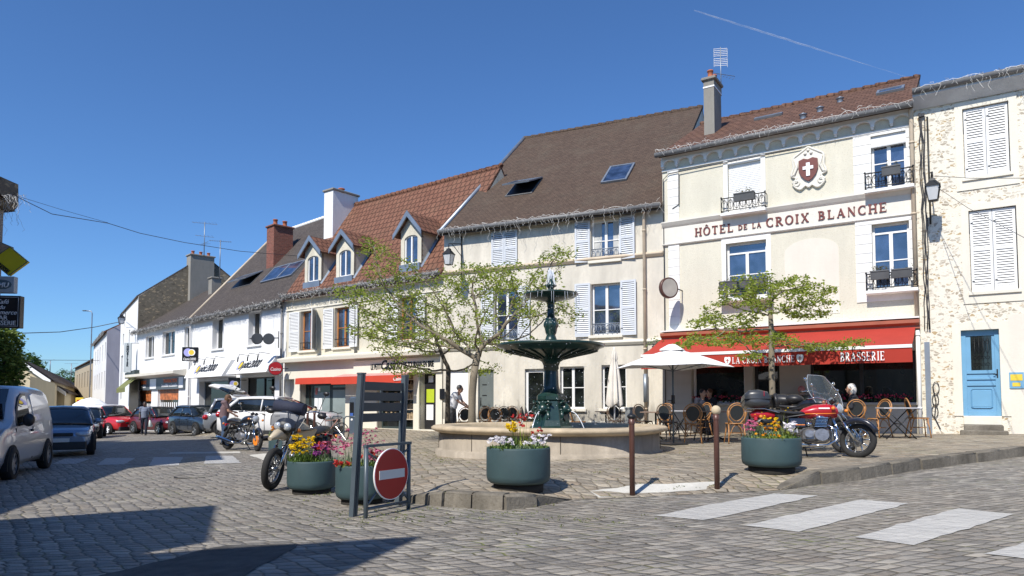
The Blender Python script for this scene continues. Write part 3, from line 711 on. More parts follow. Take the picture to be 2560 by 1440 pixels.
def surround(root, r, w, mat, t=.025, base=None, head=None, name='surround'):
    a, b, c, d = r; mb = MB(); h = head or w; e = base if base is not None else w
    mb.box(a - w, a, -t, .0, c - e, d + h); mb.box(b, b + w, -t, .0, c - e, d + h); mb.box(a, b, -t, .0, d, d + h)
    if e > 0: mb.box(a, b, -t, .0, c - e, c)
    return mb.build(name, mat, root)
surround(rt, up, .17, M['stonetrim'], base=.32); surround(rt, lo, .17, M['stonetrim'], base=.30); surround(rt, dr, .19, M['stonetrim'], base=0); [surround(rt, r, .17, M['stonetrim'], base=.3) for r in ex_]
for r in (up, lo, *ex_):
    s = MB(); s.bbox(r[0] - .05, r[1] + .05, -.07, .05, r[2] - .09, r[2] - .01, .006); s.build('sill', M['stonetrim'], rt)
    m = (r[0] + r[1]) / 2
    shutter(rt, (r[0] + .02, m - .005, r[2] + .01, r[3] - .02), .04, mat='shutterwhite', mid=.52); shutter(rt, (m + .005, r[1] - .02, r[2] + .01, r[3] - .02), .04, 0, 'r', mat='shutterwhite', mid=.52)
# smooth render patch right of the door and plinth
a, b, c, d = dr
s = MB(); s.box(b + .19, FR.W, -.018, 0, -.8, d + .35); s.build('smooth_panel', M['hotelblank'], rt)
do = MB(); do.box(a, b, .13, .18, c, d); do_ = do.build('door', M['bluedoor'], rt)
w = b - a; h = d - c
s = MB()
for (x0, x1, z0, z1) in ((0, .1, 0, h), (w - .1, w, 0, h), (.1, w - .1, h - .14, h), (.1, w - .1, 0, .12), (.1, w - .1, h * .49, h * .53), (.1, w - .1, h * .42, h * .445), (.1, w - .1, h * .35, h * .39)):
    s.bbox(a + x0 + (.0), a + x1, .10, .128, c + z0, c + z1, .004)
s.bbox(a + .17, b - .17, .105, .129, c + .2, c + h * .31, .03)
s.build('door_panel', M['bluedoor'], do_)
g = MB(); g.poly([(a + .2, .127, c + h * .53), (b - .16, .127, c + h * .53), (b - .16, .127, d - .15), (a + .2, .127, d - .15)]); g.build('pane', M['glass_dark'], do_)
g = MB()
for k in range(4):
    x = a + .24 + (w - .44) * (k + .5) / 4
    g.tube([(x, .115, c + h * .53), (x, .115, d - .15)], .006, 5)
    for z in (.6, .68, .86): g.torus((x, .115, c + h * z), .04, .005, 10, 4)
    for sg in (-1, 1): g.tube([(x, .115, c + h * .72), (x + sg * .05, .115, c + h * .78), (x + sg * .02, .115, c + h * .9)], .005, 4)
g.build('door_grille', M['iron'], do_)
g = MB(); g.box(b - .075, b - .045, .09, .1, c + h * .44, c + h * .54); g.tube([(b - .06, .085, c + h * .48), (b - .14, .07, c + h * .48)], .012, 6); g.build('handle', M['iron'], do_)
g = MB(); g.bbox(a + .0, b, -.05, .2, c - .22, c - .005, .01); g.build('threshold', M['stonetrim'], rt)
g = MB(); g.bbox(a - .0, b + .02, -.32, -.05, -.1, c - .22, .015); g.bbox(a - .08, b + .10, -.62, -.32, -.15, (c - .22) * .45, .02); g.build('doorstep', M['kerb'], rt)
pl = FR.rect(2523, 2560, 931, 971)
pr = FR.root('name_plaque', 'blue plaque with two yellow plates beside the blue door', 'plaque')
g = MB(); g.box(pl[0], pl[1], -.045, -.02, pl[2], pl[3]); g.build('backing', M['bluedoor'], pr)
M['yellow'] = pm('yellow_plate', (.70, .52, .05), .5, 0, .05)
g = MB(); W_, H_ = pl[1] - pl[0], pl[3] - pl[2]; g.bbox(pl[0] + W_ * .08, pl[1] - W_ * .1, -.05, -.045, pl[2] + H_ * .48, pl[3] - H_ * .12, .002); g.bbox(pl[0] + W_ * .2, pl[1] - W_ * .25, -.05, -.045, pl[2] + H_ * .12, pl[2] + H_ * .36, .002); g.build('yellow_plate', M['yellow'], pr)
icicles(FR, .1, FR.W - .2, -.46, gz + .02, 'white icicle lights along the gutter of the stone house', 10, .08, .4)

# ======== hotel
PH0 = (4.8, 22.0); FH = Fac(PH0, P0, zp(8, 19.6)); W = FH.W
hz = (FH.at(2300, 262)[1] + FH.at(1672, 385)[1]) / 2
rt = FH.root('hotel', 'cream roughcast hotel with white trim, maroon lettering and a long red awning', 'hotel')
W1 = FH.rect(1820, 1903, 395, 528); W2 = FH.rect(2178, 2266, 334, 470); W3 = FH.rect(1816, 1917, 604, 742); W4 = FH.rect(2181, 2275, 556, 722)
G1 = FH.rect(1730, 1862, 898, 1008); GD = FH.rect(1884, 1950, 896, 1092); G2 = FH.rect(2024, 2290, 880, 1006); GD = (GD[0], GD[1], .02, G1[3])
ops = [W1, W2, W3, W4, G1, GD, G2]
_, _, hs = house(FH, rt, hz, (4.0, FH.at(2250, 212, -4.0)[1]), M['hotelwall'], M['roof_hotel'], ops, over=.30, depth=.24)
hr = (4.0, FH.at(2250, 212, -4.0)[1])
ridge_tiles(rt, 0, W, hr[0], hr[1] + .13, M['roof_hotel'])
gutter(rt, -.1, W, -.36, hz - .08, M['gutter'], .085)
# white trims
def trim(x0, x1, z0, z1, t=.03, mat='hotelwhite', name='trim', y=0.):
    mb = MB(); mb.box(x0, x1, y - t, y, z0, z1); return mb.build(name, M[mat], rt)
zb0 = FH.at(1672, 603)[1]; zb1 = FH.at(1672, 566)[1]; zb2 = FH.at(1672, 556)[1]
zb0 = (zb0 + FH.at(2300, 541)[1]) / 2; zb1 = (zb1 + FH.at(2300, 487)[1]) / 2; zb2 = zb1 + .14
mb = MB(); mb.box(0, W, -.05, 0, zb0, zb1); mb.prism_x([(0, zb1), (-.06, zb1), (-.10, zb1 + .05), (-.16, zb2), (-.16, zb2 + .03), (0, zb2 + .05)], 0, W); mb.prism_x([(0, zb0 - .05), (-.05, zb0 - .05), (-.075, zb0 - .02), (-.075, zb0), (0, zb0)], 0, W); mb.build('sign_band', M['band'], rt)
awn_top = FH.at(1690, 838)[1]; awn_top = (awn_top + FH.at(2306, 800)[1]) / 2
def grooved(x0, x1, z0, z1, t=.035, step=.26):
    mb = MB(); z = z0
    while z < z1 - .02:
        e = min(z + step - .014, z1); mb.box(x0, x1, -t, 0, z, e)
        if e < z1: mb.box(x0, x1, -t + .018, 0, e, min(e + .014, z1))
        z += step
    return mb.build('quoin', M['hotelwhite'], rt)
q0, q1 = FH.at(1675, 700)[0], FH.at(1700, 700)[0]
for (z0, z1) in ((awn_top + .05, zb0 - .05), (zb2 + .05, hz - .55)): grooved(max(0, q0 - .03), q1, z0, z1)
for (r, z0, z1) in ((W4, W4[2] - .35, zb0 - .05), (W2, W2[2] - .22, hz - .55)):
    l0 = FH.at(2140, 650)[0]
    grooved(l0, r[0], r[2] - .02, z1); grooved(r[1], W - .02, r[2] - .02, z1)
    mb = MB(); mb.box(r[0], r[1], -.035, 0, r[3], z1); mb.build('lintel', M['hotelwhite'], rt); mb = MB(); mb.box(l0, W - .02, -.03, 0, z0 + .04, r[2] - .02); mb.build('panel', M['hotelwhite'], rt)
for r, z1 in ((W1, hz - .55), (W3, zb0 - .05)):
    mb = MB(); mb.box(r[0] - .13, r[0], -.03, 0, r[2] - .1, z1); mb.box(r[1], r[1] + .13, -.03, 0, r[2] - .1, z1); mb.box(r[0], r[1], -.03, 0, r[3], z1); mb.build('surround', M['hotelwhite'], rt)
# blank arched panel
bp = FH.rect(1962, 2098, 610, 748); cx = (bp[0] + bp[1]) / 2; wr = (bp[1] - bp[0]) / 2
pts = [(bp[0], awn_top + .35), (bp[1], awn_top + .35), (bp[1], bp[3] - .2)] + [(cx + wr * math.cos(t), bp[3] - .2 + .36 * math.sin(t)) for t in [PI * k / 14 for k in range(1, 14)]] + [(bp[0], bp[3] - .2)]
mb = MB(); mb.prism(pts, -.012, 0); mb.build('blind_panel', M['hotelblank'], rt)
# cornice with little arches
mb = MB(); mb.prism_x([(0, hz - .55), (-.05, hz - .55), (-.05, hz - .50), (0, hz - .50)], 0, W)
mb.box(0, W, -.10, 0, hz - .2, hz - .02); mb.box(0, W, -.2, -.0, hz - .10, hz - .01)
n = 15
for k in range(n + 1):
    x = W * k / n * .985; mb.box(x, x + .09, -.13, 0, hz - .42, hz - .2); mb.box(x + .015, x + .075, -.10, 0, hz - .47, hz - .42)
    if k < n:
        x1 = W * (k + 1) / n * .985; cx = (x + .09 + x1) / 2; rr = (x1 - x - .09) / 2
        pts = [(x + .09, hz - .2)] + [(cx - rr * math.cos(t), hz - .36 + rr * .75 * math.sin(t)) for t in [PI * j / 8 for j in range(9)]] + [(x1, hz - .2)]
        mb.prism(pts, -.12, -.0)
mb.build('cornice', M['hotelwhite'], rt)
# windows
window(rt, W2, .15, 1, transom=.0); window(rt, W3, .14, 1, transom=.28); window(rt, W4, .14, 1, transom=.22)
rb = MB(); a, b, c, d = W2; rb.box(a, b, .03, .15, d - .3, d + .0); [rb.box(a, b, .024, .03, d - .28 + k * .04, d - .28 + k * .04 + .034) for k in range(7)]; rb.build('roller_box', M['white'], rt)
rb = MB(); a, b, c, d = W1
k = 0
while c + k * .055 < d - .1: rb.prism_x([(.1, c + k * .055), (.085, c + k * .055 + .01), (.085, c + k * .055 + .04), (.1, c + k * .055 + .052)], a, b); k += 1
rb.box(a, b, .1, .14, c, d); rb.box(a, b, .0, .1, d - .12, d); rb.build('roller_shutter', M['white'], rt)
for r in (W1, W2, W3, W4):
    railing(rt, r[0] - .14, r[1] + .16, r[2] - .02, r[2] + .40, -.26, True, 'iron', .24)
    s = MB(); s.bbox(r[0] - .16, r[1] + .18, -.32, 0, r[2] - .14, r[2] - .05, .012); s.build('sill', M['hotelwhite'], rt)
M['boxgrey'] = pm('grey_trough', (.09, .095, .10), .6, 0, .2)
M['dryleaf'] = leaf_mat('dry_leaf', (.12, .13, .03), (.22, .16, .05))
def troughs(F, items, lab):
    for (x0, x1, z, txt, plants) in items:
        tr = F.root('window_box', txt, 'window box')
        mb = MB(); mb.prism_x([(-.42, z - .2), (-.46, z + .02), (-.29, z + .02), (-.32, z - .2)], x0, x1); mb.box(x0 - .01, x1 + .01, -.47, -.455, z, z + .03); mb.build('trough', M['boxgrey'], tr)
        pb = MB()
        for k in range(plants):
            x = random.uniform(x0 + .03, x1 - .03); h = random.uniform(.05, .22); y = random.uniform(-.43, -.32)
            pb.tube([(x, y, z), (x + random.uniform(-.04, .04), y, z + h * .6), (x + random.uniform(-.08, .08), y + random.uniform(-.04, .04), z + h)], [.004, .003, .001], 3)
            for j in range(4):
                c = Vector((x + random.uniform(-.06, .06), y + random.uniform(-.04, .04), z + h * random.uniform(.4, 1))); a1 = random.uniform(0, 6); u = Vector((math.cos(a1), math.sin(a1), .3)) * .028; v = Vector((-math.sin(a1), math.cos(a1), .5)) * .014
                pb.poly([c - u, c + v, c + u, c - v])
        pb.build('plant', M['dryleaf'], tr)
troughs(FH, [(W1[0] + .28, W1[1] - .1, W1[2] + .42, 'small grey window box on the railing under the closed roller shutter', 14),
             (W2[0] + .28, W2[1] - .12, W2[2] + .44, 'dark window box on the top right hotel railing', 8),
             (W3[0] - .08, W3[0] + .42, W3[2] + .42, 'left window box on the middle left hotel railing behind the tree', 10), (W3[0] + .5, W3[1] + .1, W3[2] + .42, 'right window box on the middle left hotel railing behind the tree', 10),
             (W4[0] - .02, W4[0] + .42, W4[2] + .42, 'left window box with a green plant on the middle right hotel railing', 22), (W4[0] + .47, W4[1] + .06, W4[2] + .42, 'right window box on the middle right hotel railing', 3)], '')
# lettering
tot = FH.at(2218, 521)[0] - FH.at(1738, 579)[0]; x = FH.at(1738, 579)[0]; hL = (zb1 - zb0) * .50; zt = zb0 + (zb1 - zb0) * .25
parts = [('HÔTEL', 1.0, 1738, 1834, 572), ('DE', .6, 1846, 1869, 569), ('LA', .6, 1881, 1903, 565), ('CROIX', 1.04, 1916, 2023, 555), ('BLANCHE', 1.0, 2046, 2218, 532)]
for (t_, k_, pa_, pb_, py_) in parts:
    xa_, xb_ = FH.at(pa_, py_, .05)[0], FH.at(pb_, py_, .05)[0]; o_ = (xa_ - x) / tot; w_ = (xb_ - xa_) / tot
    mb, wd = serif_text(t_, hL * k_ * (.95), .03, .22)
    ob = mb.build('lettering', M['letter'], rt, (x + tot * o_, -.052, zt + (hL * .08 if k_ < 1 else -hL * (k_ - 1) * .4))); ob.scale.x = tot * w_ / wd
# emblem
ex0, ez0 = FH.at(2022, 425); 
def bez(pts, n=8):
    out = []
    for i in range(len(pts)):
        p0, p1, p2, p3 = (Vector(pts[(i + k - 1) % len(pts)]) for k in range(4))
        for j in range(n):
            t = j / n; out.append(tuple(.5 * ((2 * p1) + (-p0 + p2) * t + (2 * p0 - 5 * p1 + 4 * p2 - p3) * t * t + (-p0 + 3 * p1 - 3 * p2 + p3) * t ** 3)))
    return out
cart = bez([(-.0, .70), (.14, .62), (.30, .52), (.44, .40), (.44, .1), (.50, -.12), (.36, -.22), (.44, -.42), (.26, -.58), (.1, -.48), (0, -.54), (-.1, -.48), (-.26, -.58), (-.44, -.42), (-.36, -.22), (-.50, -.12), (-.44, .1), (-.44, .40), (-.30, .52), (-.14, .62)], 5)
cart = [(ex0 + a * .92, ez0 + b * .92) for a, b in cart]
mb = MB(); mb.prism(cart, -.05, 0)
mb.tube([(a, -.05, b) for a, b in cart], .032, 6, closed=True)
for s in (-1, 1):
    mb.tube([(ex0 + s * (.33 + .10 * math.cos(t) * (1 - t / 14)), -.06, ez0 - .36 + .10 * math.sin(t) * (1 - t / 14)) for t in [k * .5 for k in range(18)]], .026, 6)
    mb.tube([(ex0 + s * .36, -.06, ez0 + .36), (ex0 + s * .30, -.08, ez0 + .1), (ex0 + s * .38, -.08, ez0 - .1), (ex0 + s * .44, -.06, ez0 - .12)], .03, 6)
for dx, dz in ((0, .56), (-.08, .47), (.08, .47)): mb.sphere((ex0 + dx, -.06, ez0 + dz), .045, 8, 6)
mb.build('cartouche', M['band'], rt)
shd = [(-.25, .27), (-.12, .32), (0, .28), (.12, .32), (.25, .27), (.26, .02), (.2, -.16), (.1, -.28), (0, -.34), (-.1, -.28), (-.2, -.16), (-.26, .02)]
sm = MB(); sm.prism([(ex0 + a, ez0 + b) for a, b in shd], -.11, -.05); so = sm.build('shield', pm('maroon_shield', (.15, .04, .032), .6), rt)
sm = MB(); sm.box(ex0 - .05, ex0 + .05, -.135, -.11, ez0 - .2, ez0 + .18); sm.box(ex0 - .14, ex0 - .05, -.135, -.11, ez0 - .01, ez0 + .08); sm.box(ex0 + .05, ex0 + .14, -.135, -.11, ez0 - .01, ez0 + .08); sm.build('cross', M['signwhite'], so)
# shop front
mb = MB(); mb.prism_x([(0, awn_top + .06), (-.30, awn_top + .03), (-.30, awn_top - .06), (-.2, awn_top - .12), (-.2, awn_top - .2), (0, awn_top - .2)], -.02, W); mb.build('fascia_beam', M['woodbrown'], rt)
mb = MB(); mb.box(0, W, -.33, 0, awn_top + .061, awn_top + .10); mb.build('ledge', M['hotelwhite'], rt)
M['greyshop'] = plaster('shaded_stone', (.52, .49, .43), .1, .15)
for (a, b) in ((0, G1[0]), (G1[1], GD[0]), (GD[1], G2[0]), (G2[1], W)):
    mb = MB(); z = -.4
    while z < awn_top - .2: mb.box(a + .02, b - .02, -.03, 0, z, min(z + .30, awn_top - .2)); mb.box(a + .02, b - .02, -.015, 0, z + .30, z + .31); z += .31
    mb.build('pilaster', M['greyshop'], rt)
for r in (G1, G2):
    window(rt, r, .18, 0, 'white' if r is G1 else 'black', 'glass_dark', .07, r is G2)
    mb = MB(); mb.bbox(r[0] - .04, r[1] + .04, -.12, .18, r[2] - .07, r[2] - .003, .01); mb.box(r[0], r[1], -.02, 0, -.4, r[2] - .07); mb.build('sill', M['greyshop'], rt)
mb = MB(); a, b, c, d = GD; mb.box(a, b, .2, .24, c, d); do_ = mb.build('door', M['black'], rt); mb = MB(); mb.poly([(a + .1, .197, c + .3), (b - .1, .197, c + .3), (b - .1, .197, d - .1), (a + .1, .197, d - .1)]); mb.build('pane', M['glass_dark'], do_)
for r, sd_ in ((G1, 1), (G2, 2)):
    fr_ = FH.root('window_flowers', ('row of red and pink flowers in the left brasserie window', 'row of red and pink flowers in the wide right brasserie window')[sd_ - 1], 'flowers'); random.seed(sd_); fb, lb_ = MB(), MB(); x_ = r[0] + .08
    while x_ < r[1] - .08:
        for _ in range(5):
            c_ = Vector((x_ + random.uniform(-.05, .05), random.uniform(-.06, .1), r[2] + random.uniform(.03, .22))); s_ = random.uniform(.018, .034)
            for m_ in ((fb,) if c_.z > r[2] + .1 else (lb_,)): m_.sphere(c_, s_, 5, 3)
        x_ += .085
    fb.build('blossoms', pm('geranium', (.38, .03, .07), .7, 0, .6, 9), fr_); lb_.build('leaves', pm('geranium_leaf', (.04, .07, .02), .7, 0, .4, 9), fr_)
# awning
ao = 1.75; zf = (FH.at(2281, 868, ao)[1] + FH.at(1830, 880, ao)[1]) / 2; zv = (FH.at(2281, 904, ao)[1] + FH.at(1830, 918, ao)[1]) / 2
x0, x1 = -.05, FH.at(2281, 885, ao)[0]
za = awn_top - .17; mb = MB(); n = 24
for k in range(n):
    u0, u1 = x0 + (x1 - x0) * k / n, x0 + (x1 - x0) * (k + 1) / n
    for j in range(6):
        t0, t1 = j / 6, (j + 1) / 6
        def P(u, t): return (u, -.22 - (ao - .22) * t, za + (zf + .05 - za) * t - .05 * math.sin(PI * t))
        mb.poly([P(u0, t0), P(u1, t0), P(u1, t1), P(u0, t1)], True)
aw = mb.build('awning', M['awn'], rt)
mb = MB()
def sag(u): return .02 * math.sin(u * 2.1) * 1.0
for k in range(n * 2):
    u0, u1 = x0 + (x1 - x0) * k / (2 * n), x0 + (x1 - x0) * (k + 1) / (2 * n)
    mb.poly([(u0, -ao - .03, zf - .02), (u1, -ao - .03, zf - .02), (u1, -ao - .02 + sag(u1), zv), (u0, -ao - .02 + sag(u0), zv)], True)
mb.build('valance', M['awn'], aw)
mb = MB(); mb.box(x0, x1, -ao - .05, -ao + .02, zf - .03, zf + .05); mb.build('front_bar', M['white'], aw)
mb = MB()
for u in (x0 + .6, (x0 + x1) / 2, x1 - .6): mb.tube([(u, -.2, za - .12), (u + .35, -.9, (za + zf) / 2 - .15), (u, -ao + .02, zf - .02)], .025, 6)
mb.build('awning_arm', M['white'], aw)
vz = (zf + zv) / 2 - .02; hh_ = (zf - zv) * .46
def vtext(txt, pa, pb, h, bold):
    xa, xb = FH.at(pa, 895, ao)[0], FH.at(pb, 890, ao)[0]
    mb, wd = serif_text(txt, h, .006, .16); ob = mb.build('lettering', M['signwhite'], aw, (xa, -ao - .048, vz - h / 2)); ob.scale.x = (xb - xa) / wd
vtext('LA CROIX BLANCHE', 1832, 1987, hh_, 0); vtext('BRASSERIE', 2102, 2212, hh_ * 1.25, 1)
for pxx in (1820, 2001):
    xx = FH.at(pxx, 905, ao)[0]; mb = MB(); s_ = hh_ * 1.15 / .62
    mb.prism([(xx + a * s_, vz + b * s_) for a, b in shd], -ao - .052, -ao - .045); so = mb.build('shield', M['signwhite'], aw)
    mb = MB(); mb.box(xx - .03 * s_, xx + .03 * s_, -ao - .056, -ao - .052, vz - .18 * s_, vz + .16 * s_); mb.box(xx - .11 * s_, xx + .11 * s_, -ao - .0555, -ao - .052, vz + .0, vz + .06 * s_); mb.build('cross', M['awn'], so)
# pipes and wall cables
mb = MB(); px_ = FH.at(1700, 600)[0]
downpipe(rt, W - .06, -.12, awn_top + .1, hz - .35, M['pipe'], .055, (0, -.1, .25)); downpipe(rt, W - .06, -.12, -.1, awn_top - .25, M['white'], .05)
mb.tube([(.04, -.06, -.1), (.05, -.06, hz - .8), (.25, -.08, hz - .65), (W * .3, -.06, hz - .62), (W * .6, -.06, hz - .60)], .014, 5)
mb.tube([(q1 + .02, -.05, hz - .7), (q1 + .01, -.05, zb2 + .55), (q1 - .2, -.05, zb2 + .45)], .014, 5); mb.build('wall_cable', M['wire'], rt)
icicles(FH, -.05, W, -.46, hz + .02, 'icicle lights tangled along the gutter of the cream hotel', 12, .05, .16, False)
ch = FH.at(1757, 300, -1.6); cw = FH.at(1796, 300, -1.6)
chim = chimney(FH, rt, FH.at(1760, 300, -1.5)[0], FH.at(1786, 300, -1.5)[0], 1.5, 2.3, hz + .8, FH.at(1772, 200, -1.5)[1], M['grey_render'], 2, potr=.1, poth=.3, band=.25)
velux(rt, FH, (1885, 1940, 291, 303, 18), hz, hr); velux(rt, FH, (2190, 2255, 222, 240, 18), hz, hr)
for pxx, pyy in ((2008, 295), (2050, 278), (2100, 254)):
    h_ = roof_pt(FH, pxx, pyy, hz, hr); mb = MB(); mb.lathe([(.09, -.05), (.09, .08), (.13, .1), (0, .17)], 10, (h_.x, h_.y, h_.z)); mb.build('roof_vent', M['zinc'], rt)

# ======== brown-roofed house in the middle
PB0 = (-2.5, 25.5); FB = Fac(PB0, PH0, zp(1, 23.8)); W = FB.W
bz = (FB.at(1112, 578)[1] + FB.at(1650, 512)[1]) / 2
d_, z_ = FB.side(1312, 352, 0); br_ = (d_, z_)
rt = FB.root('town_house', 'cream two-storey house with a big brown tiled roof behind the fountain', 'house')
U1 = FB.rect(1230, 1294, 576, 668); U2 = FB.rect(1477, 1548, 549, 650); L1 = FB.rect(1236, 1294, 722, 852); L2 = FB.rect(1478, 1551, 708, 838)
gd = FB.rect(1195, 1234, 924, 1079); gw = FB.rect(1312, 1362, 922, 1079); g1 = FB.rect(1400, 1461, 916, 1022); g2 = FB.rect(1504, 1566, 912, 1022); gd0 = FB.rect(1120, 1170, 925, 1079)
ops = [U2, L1, L2, gd, gw, g1, g2, gd0]
house(FB, rt, bz, br_, M['cream'], M['roof_brown'], ops, over=.30)
ridge_tiles(rt, 0, W, d_, z_ + .12, M['roof_brown'])
gutter(rt, -.05, W, -.36, bz - .1)
mb = MB(); sl = (z_ - bz) / d_
for k in range(12):
    t0, t1 = k / 12, (k + 1) / 12
mb.tube([(-.02, -.32, bz - sl * .3 + .12), (-.02, d_, z_ + .14)], .09, 6); mb.build('verge_flashing', M['zinc'], rt)
zl1 = FB.at(1400, 657)[1]; zl2 = FB.at(1400, 862)[1]
for z in (zl1, zl2):
    mb = MB(); mb.prism_x([(0, z - .08), (-.04, z - .08), (-.10, z - .0), (-.10, z + .03), (-.05, z + .08), (0, z + .08)], 0, W); mb.build('string_course', M['pipe'] if z == zl1 else M['stonetrim'], rt)
mb = MB(); mb.box(0, W, -.03, 0, -.5, .42); mb.build('plinth', M['stonetrim'], rt)
m = (U1[0] + U1[1]) / 2
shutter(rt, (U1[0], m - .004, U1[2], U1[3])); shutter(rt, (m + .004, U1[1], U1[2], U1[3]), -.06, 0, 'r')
def open_sh(r, wl=None, wr=None, left=True, right=True, ang=.1):
    w = (r[1] - r[0]) * .53
    if left: shutter(rt, (r[0] - w - .02, r[0] - .02, r[2] - .03, r[3] + .04), -.05, ang, 'r')
    if right: shutter(rt, (r[1] + .02, r[1] + w + .02, r[2] - .03, r[3] + .04), -.05, -ang, 'l')
for r in (U2, L1, L2):
    window(rt, r, .15, 1, sill=M['stonetrim'], curtain=(r is U2)); open_sh(r, left=(r is not L1) or True); railing(rt, r[0] + .02, r[1] - .02, r[2] + .02, r[2] + .38, -.02, True, 'zinc')
for r in (g1, g2): window(rt, r, .13, 1, sill=M['stonetrim'], glass='glass_dark')
mb = MB(); a, b, c, d = gd; mb.box(a, b, .1, .15, c - .3, d); do_ = mb.build('door', pm('grey_door', (.13, .15, .145), .5), rt, ); mb = MB(); [mb.box(a + .12, a + .3, .09, .1, c + .5 + k * .38, c + .53 + k * .38) for k in range(4)]; mb.tube([(a + .06, .08, c + .9), (a + .06, .08, c + 1.2)], .015, 6); mb.build('handle', M['iron'], do_)
mb = MB(); a, b, c, d = gw; mb.box(a, a + .09, .1, .15, c - .3, d); mb.box(b - .09, b, .1, .15, c - .3, d); mb.box(a, b, .1, .149, d - .12, d); mb.box(a, b, .101, .149, c - .3, c + .5); do_ = mb.build('door', M['white'], rt); mb = MB(); mb.poly([(a, .13, c - .3), (b, .13, c - .3), (b, .13, d), (a, .13, d)]); mb.build('pane', M['glass_dark'], do_)
mb = MB(); a, b, c, d = gd0; mb.box(a, b, .1, .15, c - .3, d); mb.build('door', M['signwhite'], rt)
xs_ = FB.at(1613, 700)[0]; downpipe(rt, xs_, -.1, 0, bz - .3, M['pipe'], .05, (0, -.2, .2))
mb = MB(); mb.tube([(xs_, -.1, FB.at(1613, 1005)[1]), (xs_, -.1, FB.at(1613, 935)[1])], .07, 8); mb.build('pipe_sleeve', M['zinc'], rt)
velux(rt, FB, (1262, 1322, 453, 493, 20), bz, br_, .3); velux(rt, FB, (1502, 1562, 416, 461, 22), bz, br_, 0)
icicles(FB, 0, W, -.42, bz - .02, 'long icicle lights under the eaves of the brown-roofed house', 10, .12, .6)

# ======== red-roofed shop house
PC0 = (-10.2, 31.5); FC = Fac(PC0, PB0, zr(-7, 29) + .1); W = FC.W
cz = (FC.at(716, 738)[1] + FC.at(1108, 676)[1]) / 2
d_, z_ = FC.side(868, 522, 0); cr_ = (d_, z_)
rt = FC.root('shop_house', 'cream house with a red tiled roof, three dormers and a grocery shop below', 'house')
A1 = FC.rect(751, 791, 777, 876); A2 = FC.rect(836, 876, 768, 868); A3 = FC.rect(998, 1042, 742, 850)
s1 = FC.rect(752, 866, 946, 1069); s2 = FC.rect(945, 1036, 938, 1072); s3 = FC.rect(1050, 1092, 934, 1074); s0 = FC.rect(712, 738, 948, 1062)
ops = [A1, A2, A3, s1, s2, s3, s0]
house(FC, rt, cz, cr_, M['cream2'], M['roof_red'], ops, over=.22, depth=.35)
ridge_tiles(rt, 0, W, d_, z_ + .12, M['roof_red'])
gutter(rt, -.05, W, -.28, cz - .12)
mb = MB(); z1 = FC.at(900, 728)[1]
mb.prism_x([(0, cz - .75), (-.05, cz - .75), (-.05, cz - .69), (0, cz - .69)], 0, W); mb.box(0, W, -.12, 0, cz - .30, cz - .16)
k = .4
while k < W: mb.box(k, k + .08, -.03, 0, cz - .69, cz - .3); k += 1.35
mb.build('cornice', M['stonetrim'], rt)
zc = (FC.at(720, 903)[1] + FC.at(1095, 876)[1]) / 2
mb = MB(); mb.prism_x([(0, zc - .12), (-.42, zc - .12), (-.45, zc), (-.45, zc + .05), (0, zc + .14)], 0, W); mb.build('shop_cornice', M['shopcream'], rt)
zt = s1[3]
mb = MB()
wall_front(mb, W, zc - .12, [s1, s2, s3, s0], .1, -.06)
mb.box(W * .50, W, -.14, -.06, s2[3] + .06, s2[3] + .62); mb.build('shop_front', M['shopcream'], rt)
for r, br1 in ((A1, 2), (A2, 2), (A3, 2)):
    a, b, c, d = r; window(rt, r, .16, 1, 'orangewood', sill=M['stonetrim']); w = (b - a) * .56
    shutter(rt, (a - w - .02, a - .02, c - .03, d), -.06, .12, 'r', mat='shutterwhite'); shutter(rt, (b - .0, b + w, c - .03, d), -.06, -.15 if r is not A1 else PI - .9 - PI, 'l', mat='shutterwhite')
    railing(rt, a + .02, b - .02, c + .02, c + .35, -.0, False)
surround(rt, A1, .5, M['cream2'], .02, 0.0, .16)
# awnings, glazing
a, b, c, d = s1
mb = MB(); mb.poly([(a, -.07, d + .05), (b, -.07, d + .05), (b, -.30, d + .02), (a, -.30, d + .02)]); mb.poly([(a, -.30, d + .02), (b, -.30, d + .02), (b, -.31, d - .24), (a, -.31, d - .24)]); mb.build('awning', M['awn2'], rt)
mb = MB(); mb.box(a, b, .25, .3, c, d); sf = mb.build('shop_window', M['sidingdark'], rt)
m = a + (b - a) * .58; mb = MB()
for (x0, x1, z0, z1) in ((a + .25, a + .45, .3, d - .3), (a + .62, m - .1, .5, d - .3), (m + .1, b - .1, 1.7, d - .3)): mb.poly([(x0, .247, c + z0), (x1, .247, c + z0), (x1, .247, z1), (x0, .247, z1)])
mb.build('pane', M['glass_dark'], sf)
mb = MB(); mb.poly([(m + .1, .246, c + .25), (b - .1, .246, c + .25), (b - .1, .246, c + 1.6), (m + .1, .246, c + 1.6)]); mb.poly([(a + .62, .246, c + .2), (m - .1, .246, c + .2), (m - .1, .246, c + 1.5), (a + .62, .246, c + 1.5)]); mb.build('frosted_panel', pm('frosted', (.24, .29, .29), .25), sf)
mb = MB(); mb.box(a + .66, a + .88, .238, .243, c + .75, c + 1.25); mb.box(a + .93, a + 1.17, .238, .243, c + .75, c + 1.25); mb.box(a + .9, a + 1.05, .238, .243, c + 1.55, c + 1.7); mb.build('notice', M['signwhite'], sf)
mb = MB(); mb.box(a + .7, a + .85, .237, .242, c + 1.4, c + 1.7); mb.build('notice', pm('pink_poster', (.6, .18, .16), .6), sf)
a, b, c, d = s2
mb = MB(); aa = FC.at(866, 950)[0]; mb.poly([(aa, -.15, d + .1), (b + .35, -.15, d + .1), (b + .25, -.75, d - .03), (aa - .0, -.75, d - .03)]); aw_ = mb.build('awning', pm('faded_pink_canvas', (.55, .30, .27), .8), rt)
